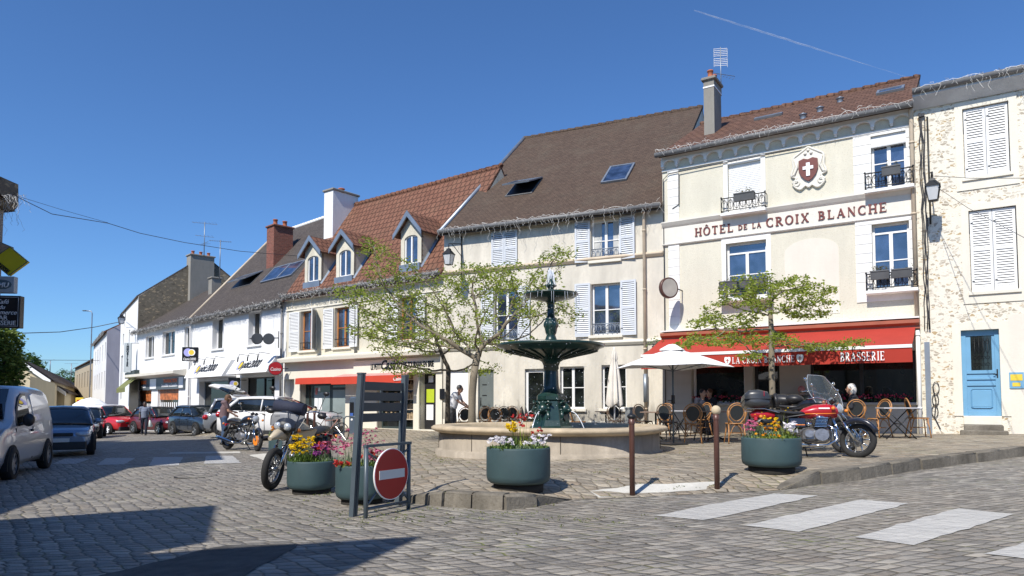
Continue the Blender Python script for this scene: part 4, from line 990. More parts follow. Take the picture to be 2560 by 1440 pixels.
mb = MB(); mb.poly([(aa, -.76, d - .03), (b + .25, -.76, d - .03), (b + .25, -.77, d - .33), (aa, -.77, d - .33)]); mb.build('valance', M['awn2'], aw_)
text('lettering', 'Casino', .18, M['signwhite'], aw_, (b - .05, -.79, d - .19), width=.5)
window(rt, s2, .2, 0, 'sidingdark', 'glass_dark', .08, False, name='shop_window')
sh = MB(); it = MB()
for k in range(6):
    z = c + .35 + k * .38; sh.box(a + .08, b - .08, .14, .19, z, z + .04)
random.seed(4)
for k in range(6):
    x = a + .1
    while x < b - .12:
        w_ = random.uniform(.05, .09); it.box(x, x + w_, .145, .185, c + .39 + k * .38, c + .39 + k * .38 + random.uniform(.14, .28)); x += w_ + random.uniform(.015, .05)
sh.build('shelf', M['pipe'], rt); it.build('goods', pm('mixed_goods', (.30, .22, .13), .6, 0, .8, 9), rt)
a, b, c, d = s3; mb = MB(); mb.box(a, b, .25, .3, c - .3, d); do_ = mb.build('door', M['black'], rt)
mb = MB(); mb.box(a + .1, a + .5, .24, .245, c + 1.0, c + 1.5); mb.build('poster', pm('lime_poster', (.45, .55, .03), .5), do_); mb = MB(); mb.box(a + .1, a + .46, .24, .245, c + .35, c + .92); mb.box(a + .2, a + .45, .24, .245, c + 1.75, c + 2.0); mb.build('poster', M['signwhite'], do_)
a, b, c, d = s0; mb = MB(); mb.box(a, b, .25, .3, c - .3, d); mb.build('door', M['shopcream'], rt)
zt_ = s2[3] + .36; tx = FC.at(965, 914, .14)[0]
text('lettering', 'LE PETIT', .3, M['signblack'], rt, (FC.at(940, 917, .14)[0], -.15, zt_ - .02), width=FC.at(951, 915, .14)[0] - FC.at(926, 917, .14)[0], bold=.006)
text('lettering', 'Casino', .5, M['signblack'], rt, (FC.at(978, 912, .14)[0], -.15, zt_ + .03), width=FC.at(1005, 912, .14)[0] - FC.at(952, 914, .14)[0], shear=.3, bold=.012)
text('lettering', 'DE TOURNAN EN BRIE', .3, M['signblack'], rt, (FC.at(1046, 908, .14)[0], -.15, zt_ - .0), width=FC.at(1084, 906, .14)[0] - FC.at(1008, 911, .14)[0], bold=.006)
downpipe(rt, FC.at(893, 800)[0], -.08, zc + .1, cz - .2, M['gutter'], .05)
# dormers
def dormer(F, pxl, pxr, pyt, pyb, apex, H, ridge, out=-.15, roofm='roof_red'):
    a, b, c, d = F.rect(pxl, pxr, pyt, pyb, out); y = -out; ry, rz = ridge; sl = (rz - H) / ry; base = H + .12 + sl * y
    x0, x1 = a - .2, b + .2; ht = d + .22; ap = F.at((pxl + pxr) / 2, apex, out)[1]; m = (x0 + x1) / 2
    dr_ = MB(); yb = (ht - H - .12) / sl; yr = (ap - H - .12) / sl
    # cheeks and front wall with arched opening
    e = (d - c) * .13
    arch = [(m + (b - a) / 2 * math.cos(t), d - e + e * math.sin(t)) for t in [PI * k / 10 for k in range(11)]]
    out_ = [(x0, base - .1), (a, base - .1), (a, c), (a, d - e)] + arch[::-1][1:-1] + [(b, d - e), (b, c), (b, base - .1), (x1, base - .1), (x1, ht), (m, ap - .05), (x0, ht)]
    L = [(x0, base - .1), (a, base - .1)] + [(a, d - e)] + arch[::-1][1:6] + [(m, ap - .05), (x0, ht)]
    dr_.prism(L, y, y + .12); dr_.prism([(2 * m - p, q) for p, q in L][::-1], y, y + .12); dr_.box(a, b, y, y + .12, base - .1, c)
    for x in (x0, x1): dr_.poly([(x, y, base - .1), (x, y, ht), (x, yb, ht)])
    dn_ = dr_.build('dormer', M['cream2'], rt)
    r = MB(); ov = .22; so_ = (ap - ht) / (m - x0); z_e = ht - so_ * ov
    for s in (-1, 1):
        xe = m + s * (m - x0 + ov); zr_ = ap
        p = [(m, y - ov, zr_), (xe, y - ov, z_e), (xe, (z_e - H - .12) / sl, z_e), (m, yr, zr_)]
        r.poly(p); r.poly([(q[0], q[1], q[2] + .07) for q in p]); r.poly([p[1], p[2], (xe, p[2][1], z_e + .07), (xe, y - ov, z_e + .07)])
    r.build('dormer_roof', M[roofm], dn_)
    r = MB()
    for s in (-1, 1):
        xe = m + s * (m - x0 + ov)
        P_ = [(m, zr_ + .09), (xe, z_e + .09), (xe, z_e - .10), (m, zr_ - .14)]
        r.prism(P_ if s > 0 else P_[::-1], y - ov - .03, y - ov + .015)
    r.build('bargeboard', M['zinc'], dn_)
    # window
    w_ = MB(); yy = y + .05; f = .055
    w_.box(a, a + f, yy, yy + .05, c, d - e); w_.box(b - f, b, yy, yy + .05, c, d - e); w_.box(m - .035, m + .035, yy - .008, yy + .05, c, d - .02); w_.box(a, b, yy, yy + .049, c, c + .06)
    w_.tube([(p, yy + .025, q - .02) for p, q in arch], .03, 4); wo = w_.build('window', M['white'], dn_)
    for k in (1, 2): pass
    g_ = MB(); g_.prism([(a + .01, c + .01), (b - .01, c + .01), (b - .01, d - e)] + arch[1:-1] + [(a + .01, d - e)], yy + .03, yy + .04); g_.build('pane', M['glass'], wo) if False else g_.build('dormer_pane', M['glass'], dn_)
    fl = MB(); [fl.tube([(x, y - .02, base - .05), (x, yb, ht + .02)], .06, 4) for x in (x0 - .03, x1 + .03)]; fl.box(x0, x1, y - .1, y, base - .16, c - .01) ; fl.build('flashing', M['zinc'], dn_)
for q in ((769, 796, 640, 704, 596), (848, 877, 625, 691, 580), (1011, 1044, 588, 660, 535)): dormer(FC, q[0], q[1], q[2], q[3], q[4], cz, cr_)
icicles(FC, 0, W, -.33, cz - .06, 'tangled icicle lights on the gutter of the red-roofed shop house', 14, .05, .2, True)
c0 = FC.at(812, 520, -d_ * .55)
chimney(FC, rt, -.05, .62, d_ * .60, d_ * 1.05, cz + 1.5, FC.at(838, 473, -d_ * .6)[1], M['whitewall'], 1, potr=.16, poth=.2)

# ======== optician
PD0 = (-17.95, 39.0); FD = Fac(PD0, PC0, zr(-14, 35) + .05); W = FD.W
dz = (FD.at(480, 798)[1] + FD.at(708, 750)[1]) / 2; d_, z_ = FD.side(690, 590, 0.0); dr2 = (d_, z_)
rt = FD.root('optician_house', 'white house with a steep dark tiled roof and two white shop canopies', 'house')
D1 = FD.rect(531, 559, 794, 872); D2 = FD.rect(621, 653, 778, 862); S1 = FD.rect(497, 574, 952, 1062); S2 = FD.rect(601, 686, 942, 1056)
house(FD, rt, dz, dr2, M['whitewall'], M['roof_dark'], [D1, D2, S1, S2], over=.25, depth=.4)
ridge_tiles(rt, 0, W, d_, z_ + .13, M['hotelwhite'], .1, .3)
mb = MB(); sl = (z_ - dz) / d_; mb.tube([(0, -.25, dz - sl * .25 + .12), (0, d_, z_ + .14)], .07, 6); mb.build('verge_flashing', M['pipe'], rt)
gutter(rt, 0, W, -.32, dz - .1)
window(rt, D1, .28, 0, sill=M['white'], mull=True, glass='glass_dark'); window(rt, D2, .28, 0, sill=M['white'], glass='glass_dark')
window(rt, S1, .3, 0, 'zinc', 'glass_dark', .05, False, name='shop_window'); window(rt, S2, .38, 0, 'black', 'glass_dark', .07, True, name='shop_window')
def canopy(x0, x1, z0, z1, dep, label):
    mb = MB(); k = .12
    pr_ = [(-.02, z1), (-dep * .35, z1), (-dep, z0), (-.02, z0)]
    mb.prism_x(pr_, x0, x1); cn = mb.build('canopy', M['signwhite'] if False else M['whitewall'], rt); return cn
for (pl_, pr_, t_, b_, tx) in ((472, 566, 903, 943, 518), (578, 678, 893, 933, 628)):
    a, b, c, d = FD.rect(pl_, pr_, t_, b_, .5); cn = canopy(a, b, c, d, .75, '')
    w_ = b - a; zc_ = c + (d - c) * .55
    sl_ = math.atan2(.75 * .65, d - c)
    def on(z): return -.75 + .75 * .65 * (z - c) / (d - c) - .012
    text('lettering', 'ptic2000', .62, M['signblack'], cn, (a + w_ * .52, on(zc_), zc_), rot=(PI / 2 - sl_, 0, 0), width=w_ * .44, shear=.25, bold=.012)
    for (dx, rr, mt) in ((-.17, .30, 'lilac'), (-.04, .24, 'signblack'), (-.05, .19, 'yellow')):
        M.setdefault('lilac', pm('lilac', (.38, .38, .72), .5, 0, 0))
        dm = MB(); dm.lathe([(0, .004), (rr, .004), (rr, -.004), (0, -.004)], 24, smooth=False); dd_ = dm.build('logo_disc', M[mt], cn, (a + w_ * .27 + dx, on(zc_) - {'lilac': 0, 'signblack': .006, 'yellow': .012}[mt], zc_)); dd_.rotation_euler = (PI / 2 - sl_, 0, 0); dd_.scale.x = .7
    lm = MB()
    for k in range(3):
        x = a + w_ * (.22 + .25 * k); lm.tube([(x, 0, d + .15), (x, -.5, d + .2), (x + .02, -.58, d + .02)], .014, 5); lm.tube([(x + .02, -.58, d + .04), (x + .05, -.62, d - .18)], .035, 6)
    lm.build('spotlight', M['black'], cn)
downpipe(rt, .15, -.1, 1, dz - .3, M['white'], .05, (0, -.15, .2)); downpipe(rt, W - .25, -.1, 0, dz - .3, M['gutter'], .05)
velux(rt, FD, (577, 614, 692, 724, 14), dz, dr2, .35); velux(rt, FD, (652, 684, 672, 709, 18), dz, dr2); velux(rt, FD, (690, 720, 663, 700, 18), dz, dr2)
h_ = roof_pt(FD, 680, 665, dz, dr2)
chimney(FD, rt, h_.x - .45, h_.x + .35, h_.y - .1, h_.y + 1.0, h_.z - .4, FD.at(686, 566, -h_.y)[1], M['brick'], 2, 'brick', potr=.13, poth=.35)
icicles(FD, 0, W, -.36, dz - .05, 'dense net lights over the eaves of the white optician house', 16, .05, .2, True)

# ======== white estate agent house
PE0 = (-25.1, 46.7); FE = Fac(PE0, PD0, zr(-21, 43) + .05); W = FE.W
ez = (FE.at(345, 828)[1] + FE.at(470, 798)[1]) / 2; er = (4.0, FE.at(505, 735, -4)[1])
rt = FE.root('agency_house', 'low white house with a grey estate agency shopfront', 'house')
E1 = FE.rect(364, 385, 840, 894); E2 = FE.rect(406, 437, 827, 886); E3 = FE.rect(461, 486, 815, 872); Q1 = FE.rect(344, 378, 974, 1035); Q2 = FE.rect(394, 446, 968, 1035)
house(FE, rt, ez, er, M['whitewall'], M['roof_dark'], [E1, E2, E3, Q1, Q2], over=.25)
gutter(rt, 0, W, -.32, ez - .1)
for r in (E1, E2, E3): window(rt, r, .15, 0, sill=M['white'], glass='glass_dark')
for r in (Q1, Q2):
    window(rt, r, .14, 0, 'white', 'glass_dark', .06, False, name='shop_window'); a, b, c, d = r
    mb = MB(); mb.box(a + .06, b - .06, .12, .125, d - .75, d - .08); mb.build('poster', pm('orange_poster', (.42, .13, .04), .5, 0, .7, 5), rt)
    mb = MB(); x = a + .2
    while x < b - .25:
        for z in (d - 1.45, d - 2.3): mb.box(x, x + .17, .12, .125, z, z + .55)
        x += .36
    mb.build('notice', M['signwhite'], rt)
a, b, c, d = FE.rect(342, 464, 944, 974); mb = MB(); mb.box(a, b, -.1, 0, c, d); fs = mb.build('shop_sign', pm('slate_sign', (.09, .11, .125), .4), rt)
mb = MB(); mb.prism_x([(-.1, d), (-.7, d + .12), (-.72, d + .28), (0, d + .38), (0, d)], a - .1, b + .1); mb.build('canopy', M['stonetrim'], rt)
w_ = b - a; M['orangetxt'] = pm('orange_lettering', (.75, .16, .03), .5, 0, 0)
text('lettering', 'TRANSACTION', .3, M['orangetxt'], fs, (a + w_ * .75, -.105, c + (d - c) * .66), width=w_ * .26, bold=.008)
text('lettering', 'Immobilier et Location', .25, M['signwhite'], fs, (a + w_ * .74, -.105, c + (d - c) * .3), width=w_ * .3, bold=.006)
text('lettering', 'AGENCE', .3, M['orangetxt'], fs, (a + w_ * .2, -.105, c + (d - c) * .64), width=w_ * .13, bold=.008)
text('lettering', 'gestion', .25, M['signwhite'], fs, (a + w_ * .2, -.105, c + (d - c) * .3), width=w_ * .11, bold=.006)
mb = MB(); [mb.box(a + w_ * u, a + w_ * v, -.106, -.1, c + .06, d - .06) for u, v in ((.03, .11), (.34, .47), (.91, .985))]; mb.build('sign_panel', M['signwhite'], fs)
icicles(FE, 0, W, -.36, ez - .05, 'dense net lights over the eaves of the low white agency house', 14, .05, .2, True)
# ======== tall white house with stone gable
PF0 = (-32.0, 57.0); FF = Fac(PF0, PE0, zr(-28, 52)); W = FF.W
fz = FF.at(340, 747)[1]
gy, gzz = FE.side(506, 645, 0)
rt = FF.root('tall_white_house', 'tall white house with a bare stone gable above its neighbour', 'house')
O1 = FF.rect(307, 310, 835, 865); O2 = FF.rect(322, 325, 825, 860); O3 = FF.rect(301, 306, 890, 1000)
house(FF, rt, fz, (gy, fz + (gzz + FE.z0 - FF.z0 - fz) + .0), M['whitewall'], M['roof_dark'], [O1, O2, O3], over=.1)
for r in (O1, O2, O3): window(rt, r, .1, 0, glass='glass_dark', mull=False, fw=.03)
g = FE.w(0, 0, 0)
# bare stone facing on the gable side
mb = MB(); rz_ = fz + (gzz + FE.z0 - FF.z0 - fz); mb.prism_x([(.02, 4), (gy * 2, 4), (gy * 2, fz), (gy, rz_ - .02), (.02, fz)], FF.W + .004, FF.W + .05); mb.build('gable', M['darkrubble'], rt)
cy, _ = FE.side(483, 700, .4); zt_ = FE.at(483, 643, -3.4)[1]
cm = MB(); xa, xb = FE.at(466, 700, -3.2)[0], FE.at(494, 700, -3.2)[0]
rt2 = FE.root('grey_chimney', 'tall grey rendered chimney stack with three pots on the agency roof', 'chimney')
chimney(FE, rt2, .12, .95, 3.0, 4.6, ez + 1.5, zt_, M['grey_render'], 3, potr=.12, poth=.28, name='stack')
rt3 = FE.root('grey_chimney', 'short grey chimney low on the agency roof next to the optician', 'chimney')
xq = FE.at(533, 715, -3.2)[0]; chimney(FE, rt3, xq - .3, xq + .3, 3.0, 3.6, ez + .8, FE.at(533, 694, -3)[1], M['grey_render'], 0, name='stack')
# immobilier sign etc
def hang(F, name, lab, cat, pxl, pxr, pyt, pyb, out, mat, th=.06):
    pass
# ======== lilac-grey walled house down the street
GA = Vector((-36.0, 62.0)); dirG = Vector((-.668, 1)).normalized(); GB = GA + dirG * 20; FG = Fac((GB.x, GB.y), (GA.x, GA.y), -.6)
rt = FG.root('street_house', 'white house down the street with a lilac-grey side wall', 'house'); gz_ = FG.at(260, 836)[1]
ops = []
W = FG.W
for k in range(5):
    x = W - 1.5 - k * 3.6
    for z in (3.4, 6.0): ops.append((x - .5, x + .5, z, z + 1.6))
house(FG, rt, gz_, (4.5, gz_ + 2.6), M['whitewall'], M['roof_red'], ops, over=.25)
for r in ops: window(rt, r, .15, 0, glass='glass_dark')
mb = MB(); pts = [(0, -.8), (9, -.8), (9, gz_), (4.5, gz_ + 2.5), (0, gz_)]; mb.prism_x(pts, W + .003, W + .06); sw = mb.build('side_wall', M['lavender'], rt)
for (y_, z0_, z1_) in ((3.0, 4.9, 6.0), (2.2, 2.6, 4.2)):
    mb = MB(); mb.box(W + .06, W + .075, y_ - .4, y_ + .4, z0_, z1_); wi = mb.build('window', M['glass_dark'], sw); mb = MB(); mb.box(W + .05, W + .16, y_ - .5, y_ + .5, z0_ - .14, z0_); mb.build('sill', M['stonetrim'], wi)
chimney(FG, rt, W - 2.2, W - .8, 1.8, 2.8, gz_, gz_ + 1.9, M['brick'], 2, 'brick')
icicles(FG, 0, W, -.3, gz_ - .02, 'net lights on the gutter of the house with the lilac-grey side', 6, .05, .25, True)
# ======== further down the street
HA = GB + dirG * .2; HB = HA + Vector((-.72, 1)).normalized() * 26; FX = Fac((HB.x, HB.y), (HA.x, HA.y), -.8)
rt = FX.root('street_house', 'tan house furthest down the street on the right-hand row', 'house'); W = FX.W; ops = []
for k in range(6):
    x = W - 2 - k * 4
    for z in (1.0, 4.2): ops.append((x - .6, x + .6, z, z + 1.9))
house(FX, rt, 7.2, (4, 9.6), M['tan'], M['roof_brown'], ops); [window(rt, r, .15, 0, glass='glass_dark') for r in ops]

# ======== cottages at the end of the left road
def cottage(px_apex, py_apex, px_e, py_e, Y, heading, L, wall, roof, lab, th=.12):
    a = at_Y(px_apex, py_apex, Y); e = at_Y(px_e, py_e, Y); hw = e.x - a.x; z0 = zr(a.x, a.y) - .3
    rt = empty('cottage', (a.x, a.y, z0), 0, lab, 'cottage'); H = e.z - z0; ap = a.z - z0; hd = Vector(heading).normalized()
    def P(u, v, z): return (u + hd.x * v, hd.y * v, z)
    mb = MB(); g0 = [P(-hw, 0, -.5), P(hw, 0, -.5), P(hw, 0, H), P(0, 0, ap), P(-hw, 0, H)]; g1 = [P(-hw, L, -.5), P(hw, L, -.5), P(hw, L, H), P(0, L, ap), P(-hw, L, H)]
    A = [mb.V(p) for p in g0]; B = [mb.V(p) for p in g1]; mb.F(A); mb.F(B[::-1]); [mb.F((A[k], A[(k + 1) % 5], B[(k + 1) % 5], B[k])) for k in (0, 1, 4)]
    mb.build('wall', M[wall], rt); s = (ap - H) / hw; r = MB(); ov = .35
    for sg in (-1, 1):
        q = [P(0, -ov, ap + th), P(sg * (hw + ov), -ov, H - s * ov + th), P(sg * (hw + ov), L, H - s * ov + th), P(0, L, ap + th)]
        r.poly(q); r.poly([(x, y, z - th) for x, y, z in q][::-1]); r.poly([q[1], q[2], (q[2][0], q[2][1], q[2][2] - th), (q[1][0], q[1][1], q[1][2] - th)])
    r.build('roof', M[roof], rt); r = MB()
    for sg in (-1, 1):
        pp = [(0, ap + th + .02), (sg * (hw + ov), H - s * ov + th + .02), (sg * (hw + ov), H - s * ov - .22), (0, ap - .2)]
        r.prism(pp if sg > 0 else pp[::-1], -ov - .08, -ov - .02)
    r.build('bargeboard', M['white'], rt)
    w_ = MB(); w_.box(hw * .3, hw * .55, -.03, 0, .9, 2.0); w_.build('window', M['glass_dark'], rt)
    return rt
cottage(50, 898, 124, 948, 58, (-.565, 1), 95, 'yellowish', 'roof_brown', 'ochre gabled cottage with a white bargeboard behind the van')
cottage(110, 945, 162, 978, 66, (-.58, 1), 95, 'yellowish', 'roof_brown', 'second ochre gabled cottage, lower and nearer the street end')
a = at_Y(73, 1010, 50); b = at_Y(136, 1010, 52)
FW = Fac((a.x, a.y), (b.x, b.y), zr(-32, 50)); mb = MB(); hw_ = FW.at(76, 940)[1]; mb.prism([(0, -.5), (FW.W, -.5), (FW.W, hw_ * .88), (0, hw_)], 0, .4); tag(mb.build('garden_wall', M['yellowish'], None, (a.x, a.y, FW.z0), FW.ang), 'tall plain ochre wall in front of the cottages', 'wall')

# ======== houses on the camera's side (left of the frame and behind): the first three cast the shade on the road
def block(name, lab, pts, H, wall='cream', roof='roof_brown', rise=1.5, z0=-.2):
    # footprint polygon, hipped towards its centre
    cx = sum(p[0] for p in pts) / len(pts); cy = sum(p[1] for p in pts) / len(pts)
    rt = empty(name, (cx, cy, z0), 0, lab, 'house'); n = len(pts); mb = MB()
    A = [mb.V((p[0] - cx, p[1] - cy, -.5)) for p in pts]; B = [mb.V((p[0] - cx, p[1] - cy, H)) for p in pts]
    for k in range(n): mb.F((A[k], A[(k + 1) % n], B[(k + 1) % n], B[k]))
    mb.F(B); mb.build('wall', M[wall], rt)
    r = MB(); o = 1.04; T = r.V((0, 0, H + rise)); E = [r.V(((p[0] - cx) * o, (p[1] - cy) * o, H - .02)) for p in pts]
    for k in range(n): r.F((E[k], E[(k + 1) % n], T))
    r.build('roof', M[roof], rt); return rt
lf = [(-10.05, 2.6), (-12.65, 10.9), (-10.95, 11.5), (-15.45, 21.0), (-28, 25), (-30, 8), (-18, 2)]
cafe = block('cafe_house', 'cafe building just outside the left edge, shading the parked van', lf, 7.7, 'grey_render', 'roof_brown', 1.2)
def leftrow(p, q, zs, n):
    f_ = Fac(q, p, -.2)
    for k in range(n):
        for z in zs:
            x_ = f_.W * (k + .5) / n; c = MB(); o_ = empty('window', (0, 0, 0)); o_.parent = cafe; o_.location = f_.w(f_.W - x_, -.03, 0) - cafe.location; o_.rotation_euler.z = f_.ang
            w_ = window(o_, (-.45, .45, z, z + 1.5), -.02, 1, sill=M['stonetrim']); 
            for s_ in (-1, 1): shutter(o_, ((-.98, -.5, z, z + 1.5), (.5, .98, z, z + 1.5))[s_ > 0], -.06, 0, 'l')
leftrow((-15.45, 21.0), (-10.95, 11.5), (1.2, 4.6), 3)
for x1_, z0_, z1_, y1_ in ((-14.86, 7.35, 8.35, 20.8), (-15.0, 5.85, 6.45, 20.9)):
    mb = MB(); mb.M = Matrix.Translation((-cafe.location.x, -cafe.location.y, .2)); mb.prism([(x1_ - 1.2, z0_), (x1_ - .12, z0_), (x1_, z0_ + .15), (x1_ - .03, z1_ - .2), (x1_ - .5, z1_), (x1_ - 1.2, z1_)], y1_ - 1.0, y1_); mb.build('eaves', M['darkrubble'], cafe)
block('corner_house', 'house behind the photographer on the left', [(-7.7, 3.1), (-6.75, .7), (-12, -6), (-17, -2), (-12.5, 1.3)], 8.0, 'cream', 'roof_red', .5)
block('corner_house', 'house behind the photographer in the middle', [(-4.55, .75), (-5.15, -1.2), (-5.0, -9), (-12, -12), (-13, -7), (-7, .2)], 7.8, 'cream2', 'roof_red', .4)
for k, (x, w_) in enumerate(((5, 10), (16, 9), (26, 10))):  # unseen houses added to keep bright sky out of window reflections
    block('reflection_house', ('cream', 'rubble-walled', 'white')[k] + ' house added out of view behind the photographer to block sky reflections', [(x, -13), (x + w_, -13 + .5 * k), (x + w_, -22), (x, -22)], 7.5 + k % 2, ('cream', 'rubble', 'whitewall')[k], 'roof_brown', 3)

# ---------------------------------------------------------------- trees
import numpy as np
M['bark'] = plaster('bark', (.30, .255, .19), .45, .9, 40, .4, (.12, .10, .07))
M['bark_dark'] = plaster('dark_bark', (.13, .11, .085), .4, .9, 40)
M['leaf'] = leaf_mat('spring_leaf', (.17, .25, .025), (.40, .46, .08), .5)
M['leaf_dark'] = leaf_mat('dark_leaf', (.03, .07, .012), (.10, .17, .03), .3)
M['leaf_mid'] = leaf_mat('ivy_leaf', (.05, .10, .015), (.22, .30, .06), .3)
def leafcloud(pts, n_each, spread, size, rng, up=.5):
    P = np.repeat(np.asarray(pts, float), n_each, 0); N = len(P); P = P + rng.normal(0, 1, (N, 3)) * np.array(spread)
    a = rng.normal(0, 1, (N, 3)); a[:, 2] *= .5; a /= np.linalg.norm(a, axis=1)[:, None]
    b = rng.normal(0, 1, (N, 3)); b[:, 2] += up; b -= a * (a * b).sum(1)[:, None]; b /= np.linalg.norm(b, axis=1)[:, None]
    s = size * rng.uniform(.6, 1.35, N)[:, None]; n_ = np.cross(a, b)
    v = np.stack([P - a * s, P + b * s * .42 + n_ * s * .12, P + a * s, P - b * s * .42 + n_ * s * .12], 1).reshape(-1, 3)
    return v, N
def cloud_obj(name, v, N, mat, parent):
    me = bpy.data.meshes.new(name); me.from_pydata(v.tolist(), [], [(4 * i, 4 * i + 1, 4 * i + 2, 4 * i + 3) for i in range(N)]); me.materials.append(mat)
    o = bpy.data.objects.new(name, me); COL.objects.link(o); o.parent = parent; return o
def grow(start, attract, seeds, step=.16, infl=1.3, kill=.26, iters=90, rng=None, tropism=(0, 0, .05)):
    nodes = [np.array(p, float) for p in seeds]; par = [-1] + list(range(len(seeds) - 1)); A = np.asarray(attract, float); tr = np.array(tropism)
    for _ in range(iters):
        if not len(A): break
        Nn = np.array(nodes); D = np.linalg.norm(A[:, None] - Nn[None], axis=2); j = D.argmin(1); dm = D[np.arange(len(A)), j]
        ok = dm < infl
        if not ok.any(): infl *= 1.3; continue
        new = []
        for k in np.unique(j[ok]):
            d = A[ok & (j == k)] - Nn[k]; d = (d / np.linalg.norm(d, axis=1)[:, None]).sum(0); q = np.linalg.norm(d)
            if q < 1e-3: continue
            d = d / q + tr + rng.normal(0, .12, 3); d /= np.linalg.norm(d); new.append((Nn[k] + d * step, k))
        if not new: break
        m0 = len(nodes)
        for p, k in new: nodes.append(p); par.append(int(k))
        Nn = np.array(nodes[m0:]); keep = np.linalg.norm(A[:, None] - Nn[None], axis=2).min(1) > kill; A = A[keep]
    return nodes, par
TREE_F = [2.3]
def tree_from(name, label, base, seeds, attract, r_base, leafn, leafsize, seed, cat='tree', group=None, tip=.006, mat='bark', leaf='leaf', spread=(.10, .10, .05), step=.16, kill=.26, expo=2.3, infl=1.3, lead=.35):
    rng = np.random.default_rng(seed); root = empty(name, base, 0, label, cat, group)
    nodes, par = grow(None, attract, seeds, step=step, kill=kill, rng=rng, infl=infl); n = len(nodes); ch = [[] for _ in range(n)]
    for i, p in enumerate(par):
        if p >= 0: ch[p].append(i)
    rad = [0.] * n
    for i in range(n - 1, -1, -1): rad[i] = tip if not ch[i] else sum(rad[c] ** expo for c in ch[i]) ** (1 / expo)
    k = r_base / rad[0]; e = math.log(k) / math.log(max(rad[0] / tip, 1.01)) if rad[0] > tip else 0
    rad = [tip * (r / tip) ** (1 + e) for r in rad]
    tb, bb = MB(), MB(); ns = len(seeds)
    def chain(i, mb):
        pts = [nodes[par[i]] if par[i] >= 0 else nodes[i], nodes[i]] if par[i] >= 0 else [nodes[i]]; rs = [min(rad[par[i]], rad[i] * 1.3), rad[i]] if par[i] >= 0 else [rad[i]]; stack = []
        while ch[i]:
            c = sorted(ch[i], key=lambda q: -rad[q]); stack += c[1:]; i = c[0]; pts.append(nodes[i]); rs.append(rad[i])
        if len(pts) > 1: mb.tube([tuple(p) for p in pts], rs, 9 if max(rs) > .05 else (6 if max(rs) > .02 else 4), cap=False)
        return stack
    tb.tube([tuple(nodes[i]) for i in range(ns)], [max(rad[i], r_base * (1 - lead * i / ns)) * (1.35 if i == 0 else 1) for i in range(ns)], 12)
    st = [c for i in range(ns) for c in ch[i] if c >= ns]
    while st: st += chain(st.pop(), bb)
    tb.build('trunk', M[mat], root); bb.build('branches', M[mat], root)
    lp = [nodes[i] for i in range(ns, n) if rad[i] < tip * 2.2]
    v, N = leafcloud(lp, leafn, spread, leafsize, rng); cloud_obj('crown', v, N, M[leaf], root); return root
def blob_pts(rng, blobs):
    out = []
    for (x, y, z, rx, ry, rz, n) in blobs:
        n = int(n * TREE_F[0]); q = rng.normal(0, 1, (n, 3)); q /= np.linalg.norm(q, axis=1)[:, None]; q *= rng.uniform(.35, 1, (n, 1)) ** .5; out.append(q * [rx, ry, rz] + [x, y, z])
    return np.concatenate(out)
def L3(px, py, Y, base): p = at_Y(px, py, Y); return (p.x - base[0], p.y - base[1], p.z - base[2])
rng = np.random.default_rng(5)
# big tree left of the fountain
Yt = 19.0; b = at_Y(1180, 1085, Yt); base = (b.x, Yt, zp(b.x, Yt))
sd = [(0, 0, -.1), L3(1180, 1030, Yt, base), L3(1181, 980, Yt, base), L3(1184, 945, Yt, base), L3(1188, 915, Yt, base)]
bl = []
for (px, py, dy, rx, ry, rz, n) in ((1290, 700, 0, 1.3, 1.4, .5, 110), (1390, 640, -.2, .5, .6, .3, 28), (1350, 760, .4, .9, 1.1, .35, 55), (1200, 700, .6, 1.1, 1.3, .5, 75), (1090, 740, .2, 1.1, 1.3, .55, 80), (980, 680, 0, .8, .9, .45, 50), (930, 620, .1, .45, .6, .3, 18), (960, 770, .3, 1.0, 1.2, .45, 70), (880, 740, 0, .7, .8, .3, 30), (1000, 840, -.4, 1.15, 1.3, .3, 75), (1270, 790, -.8, 1.0, .9, .4, 55), (1400, 790, .3, .8, .8, .3, 24), (1130, 850, .3, 1.2, 1.4, .3, 40), (1290, 870, .2, .9, 1.0, .25, 26), (900, 830, .2, .5, .7, .2, 16)):
    x, y, z = L3(px, py, Yt + dy, base); bl.append((x, y, z, rx, ry, rz, n))
tree_from('plane_tree', 'wide spreading young tree with pale green leaves just left of the fountain', base, sd, blob_pts(rng, bl), .10, 8, .048, 11, spread=(.09, .09, .055), step=.12, kill=.17)
Yt = 21.5; b = at_Y(1118, 1085, Yt); base = (b.x, Yt, zp(b.x, Yt))
sd = [(0, 0, -.1), L3(1119, 1030, Yt, base), L3(1120, 980, Yt, base), L3(1121, 925, Yt, base)]
bl = []
for (px, py, dy, rx, ry, rz, n) in ((1010, 870, 0, 1.2, 1.2, .35, 50), (1090, 800, 0, 1.2, 1.2, .5, 60), (1020, 930, -.3, .8, .9, .15, 24), (1180, 850, .2, 1.0, 1.2, .4, 40), (950, 800, 0, .8, .9, .35, 26), (1210, 930, 0, .6, .8, .15, 16)):
    x, y, z = L3(px, py, Yt + dy, base); bl.append((x, y, z, rx, ry, rz, n))
tree_from('plane_tree', 'thin dark-stemmed tree behind the man in the white shirt', base, sd, blob_pts(rng, bl), .075, 6, .05, 12, mat='bark_dark', spread=(.09, .09, .05), step=.13, kill=.18)
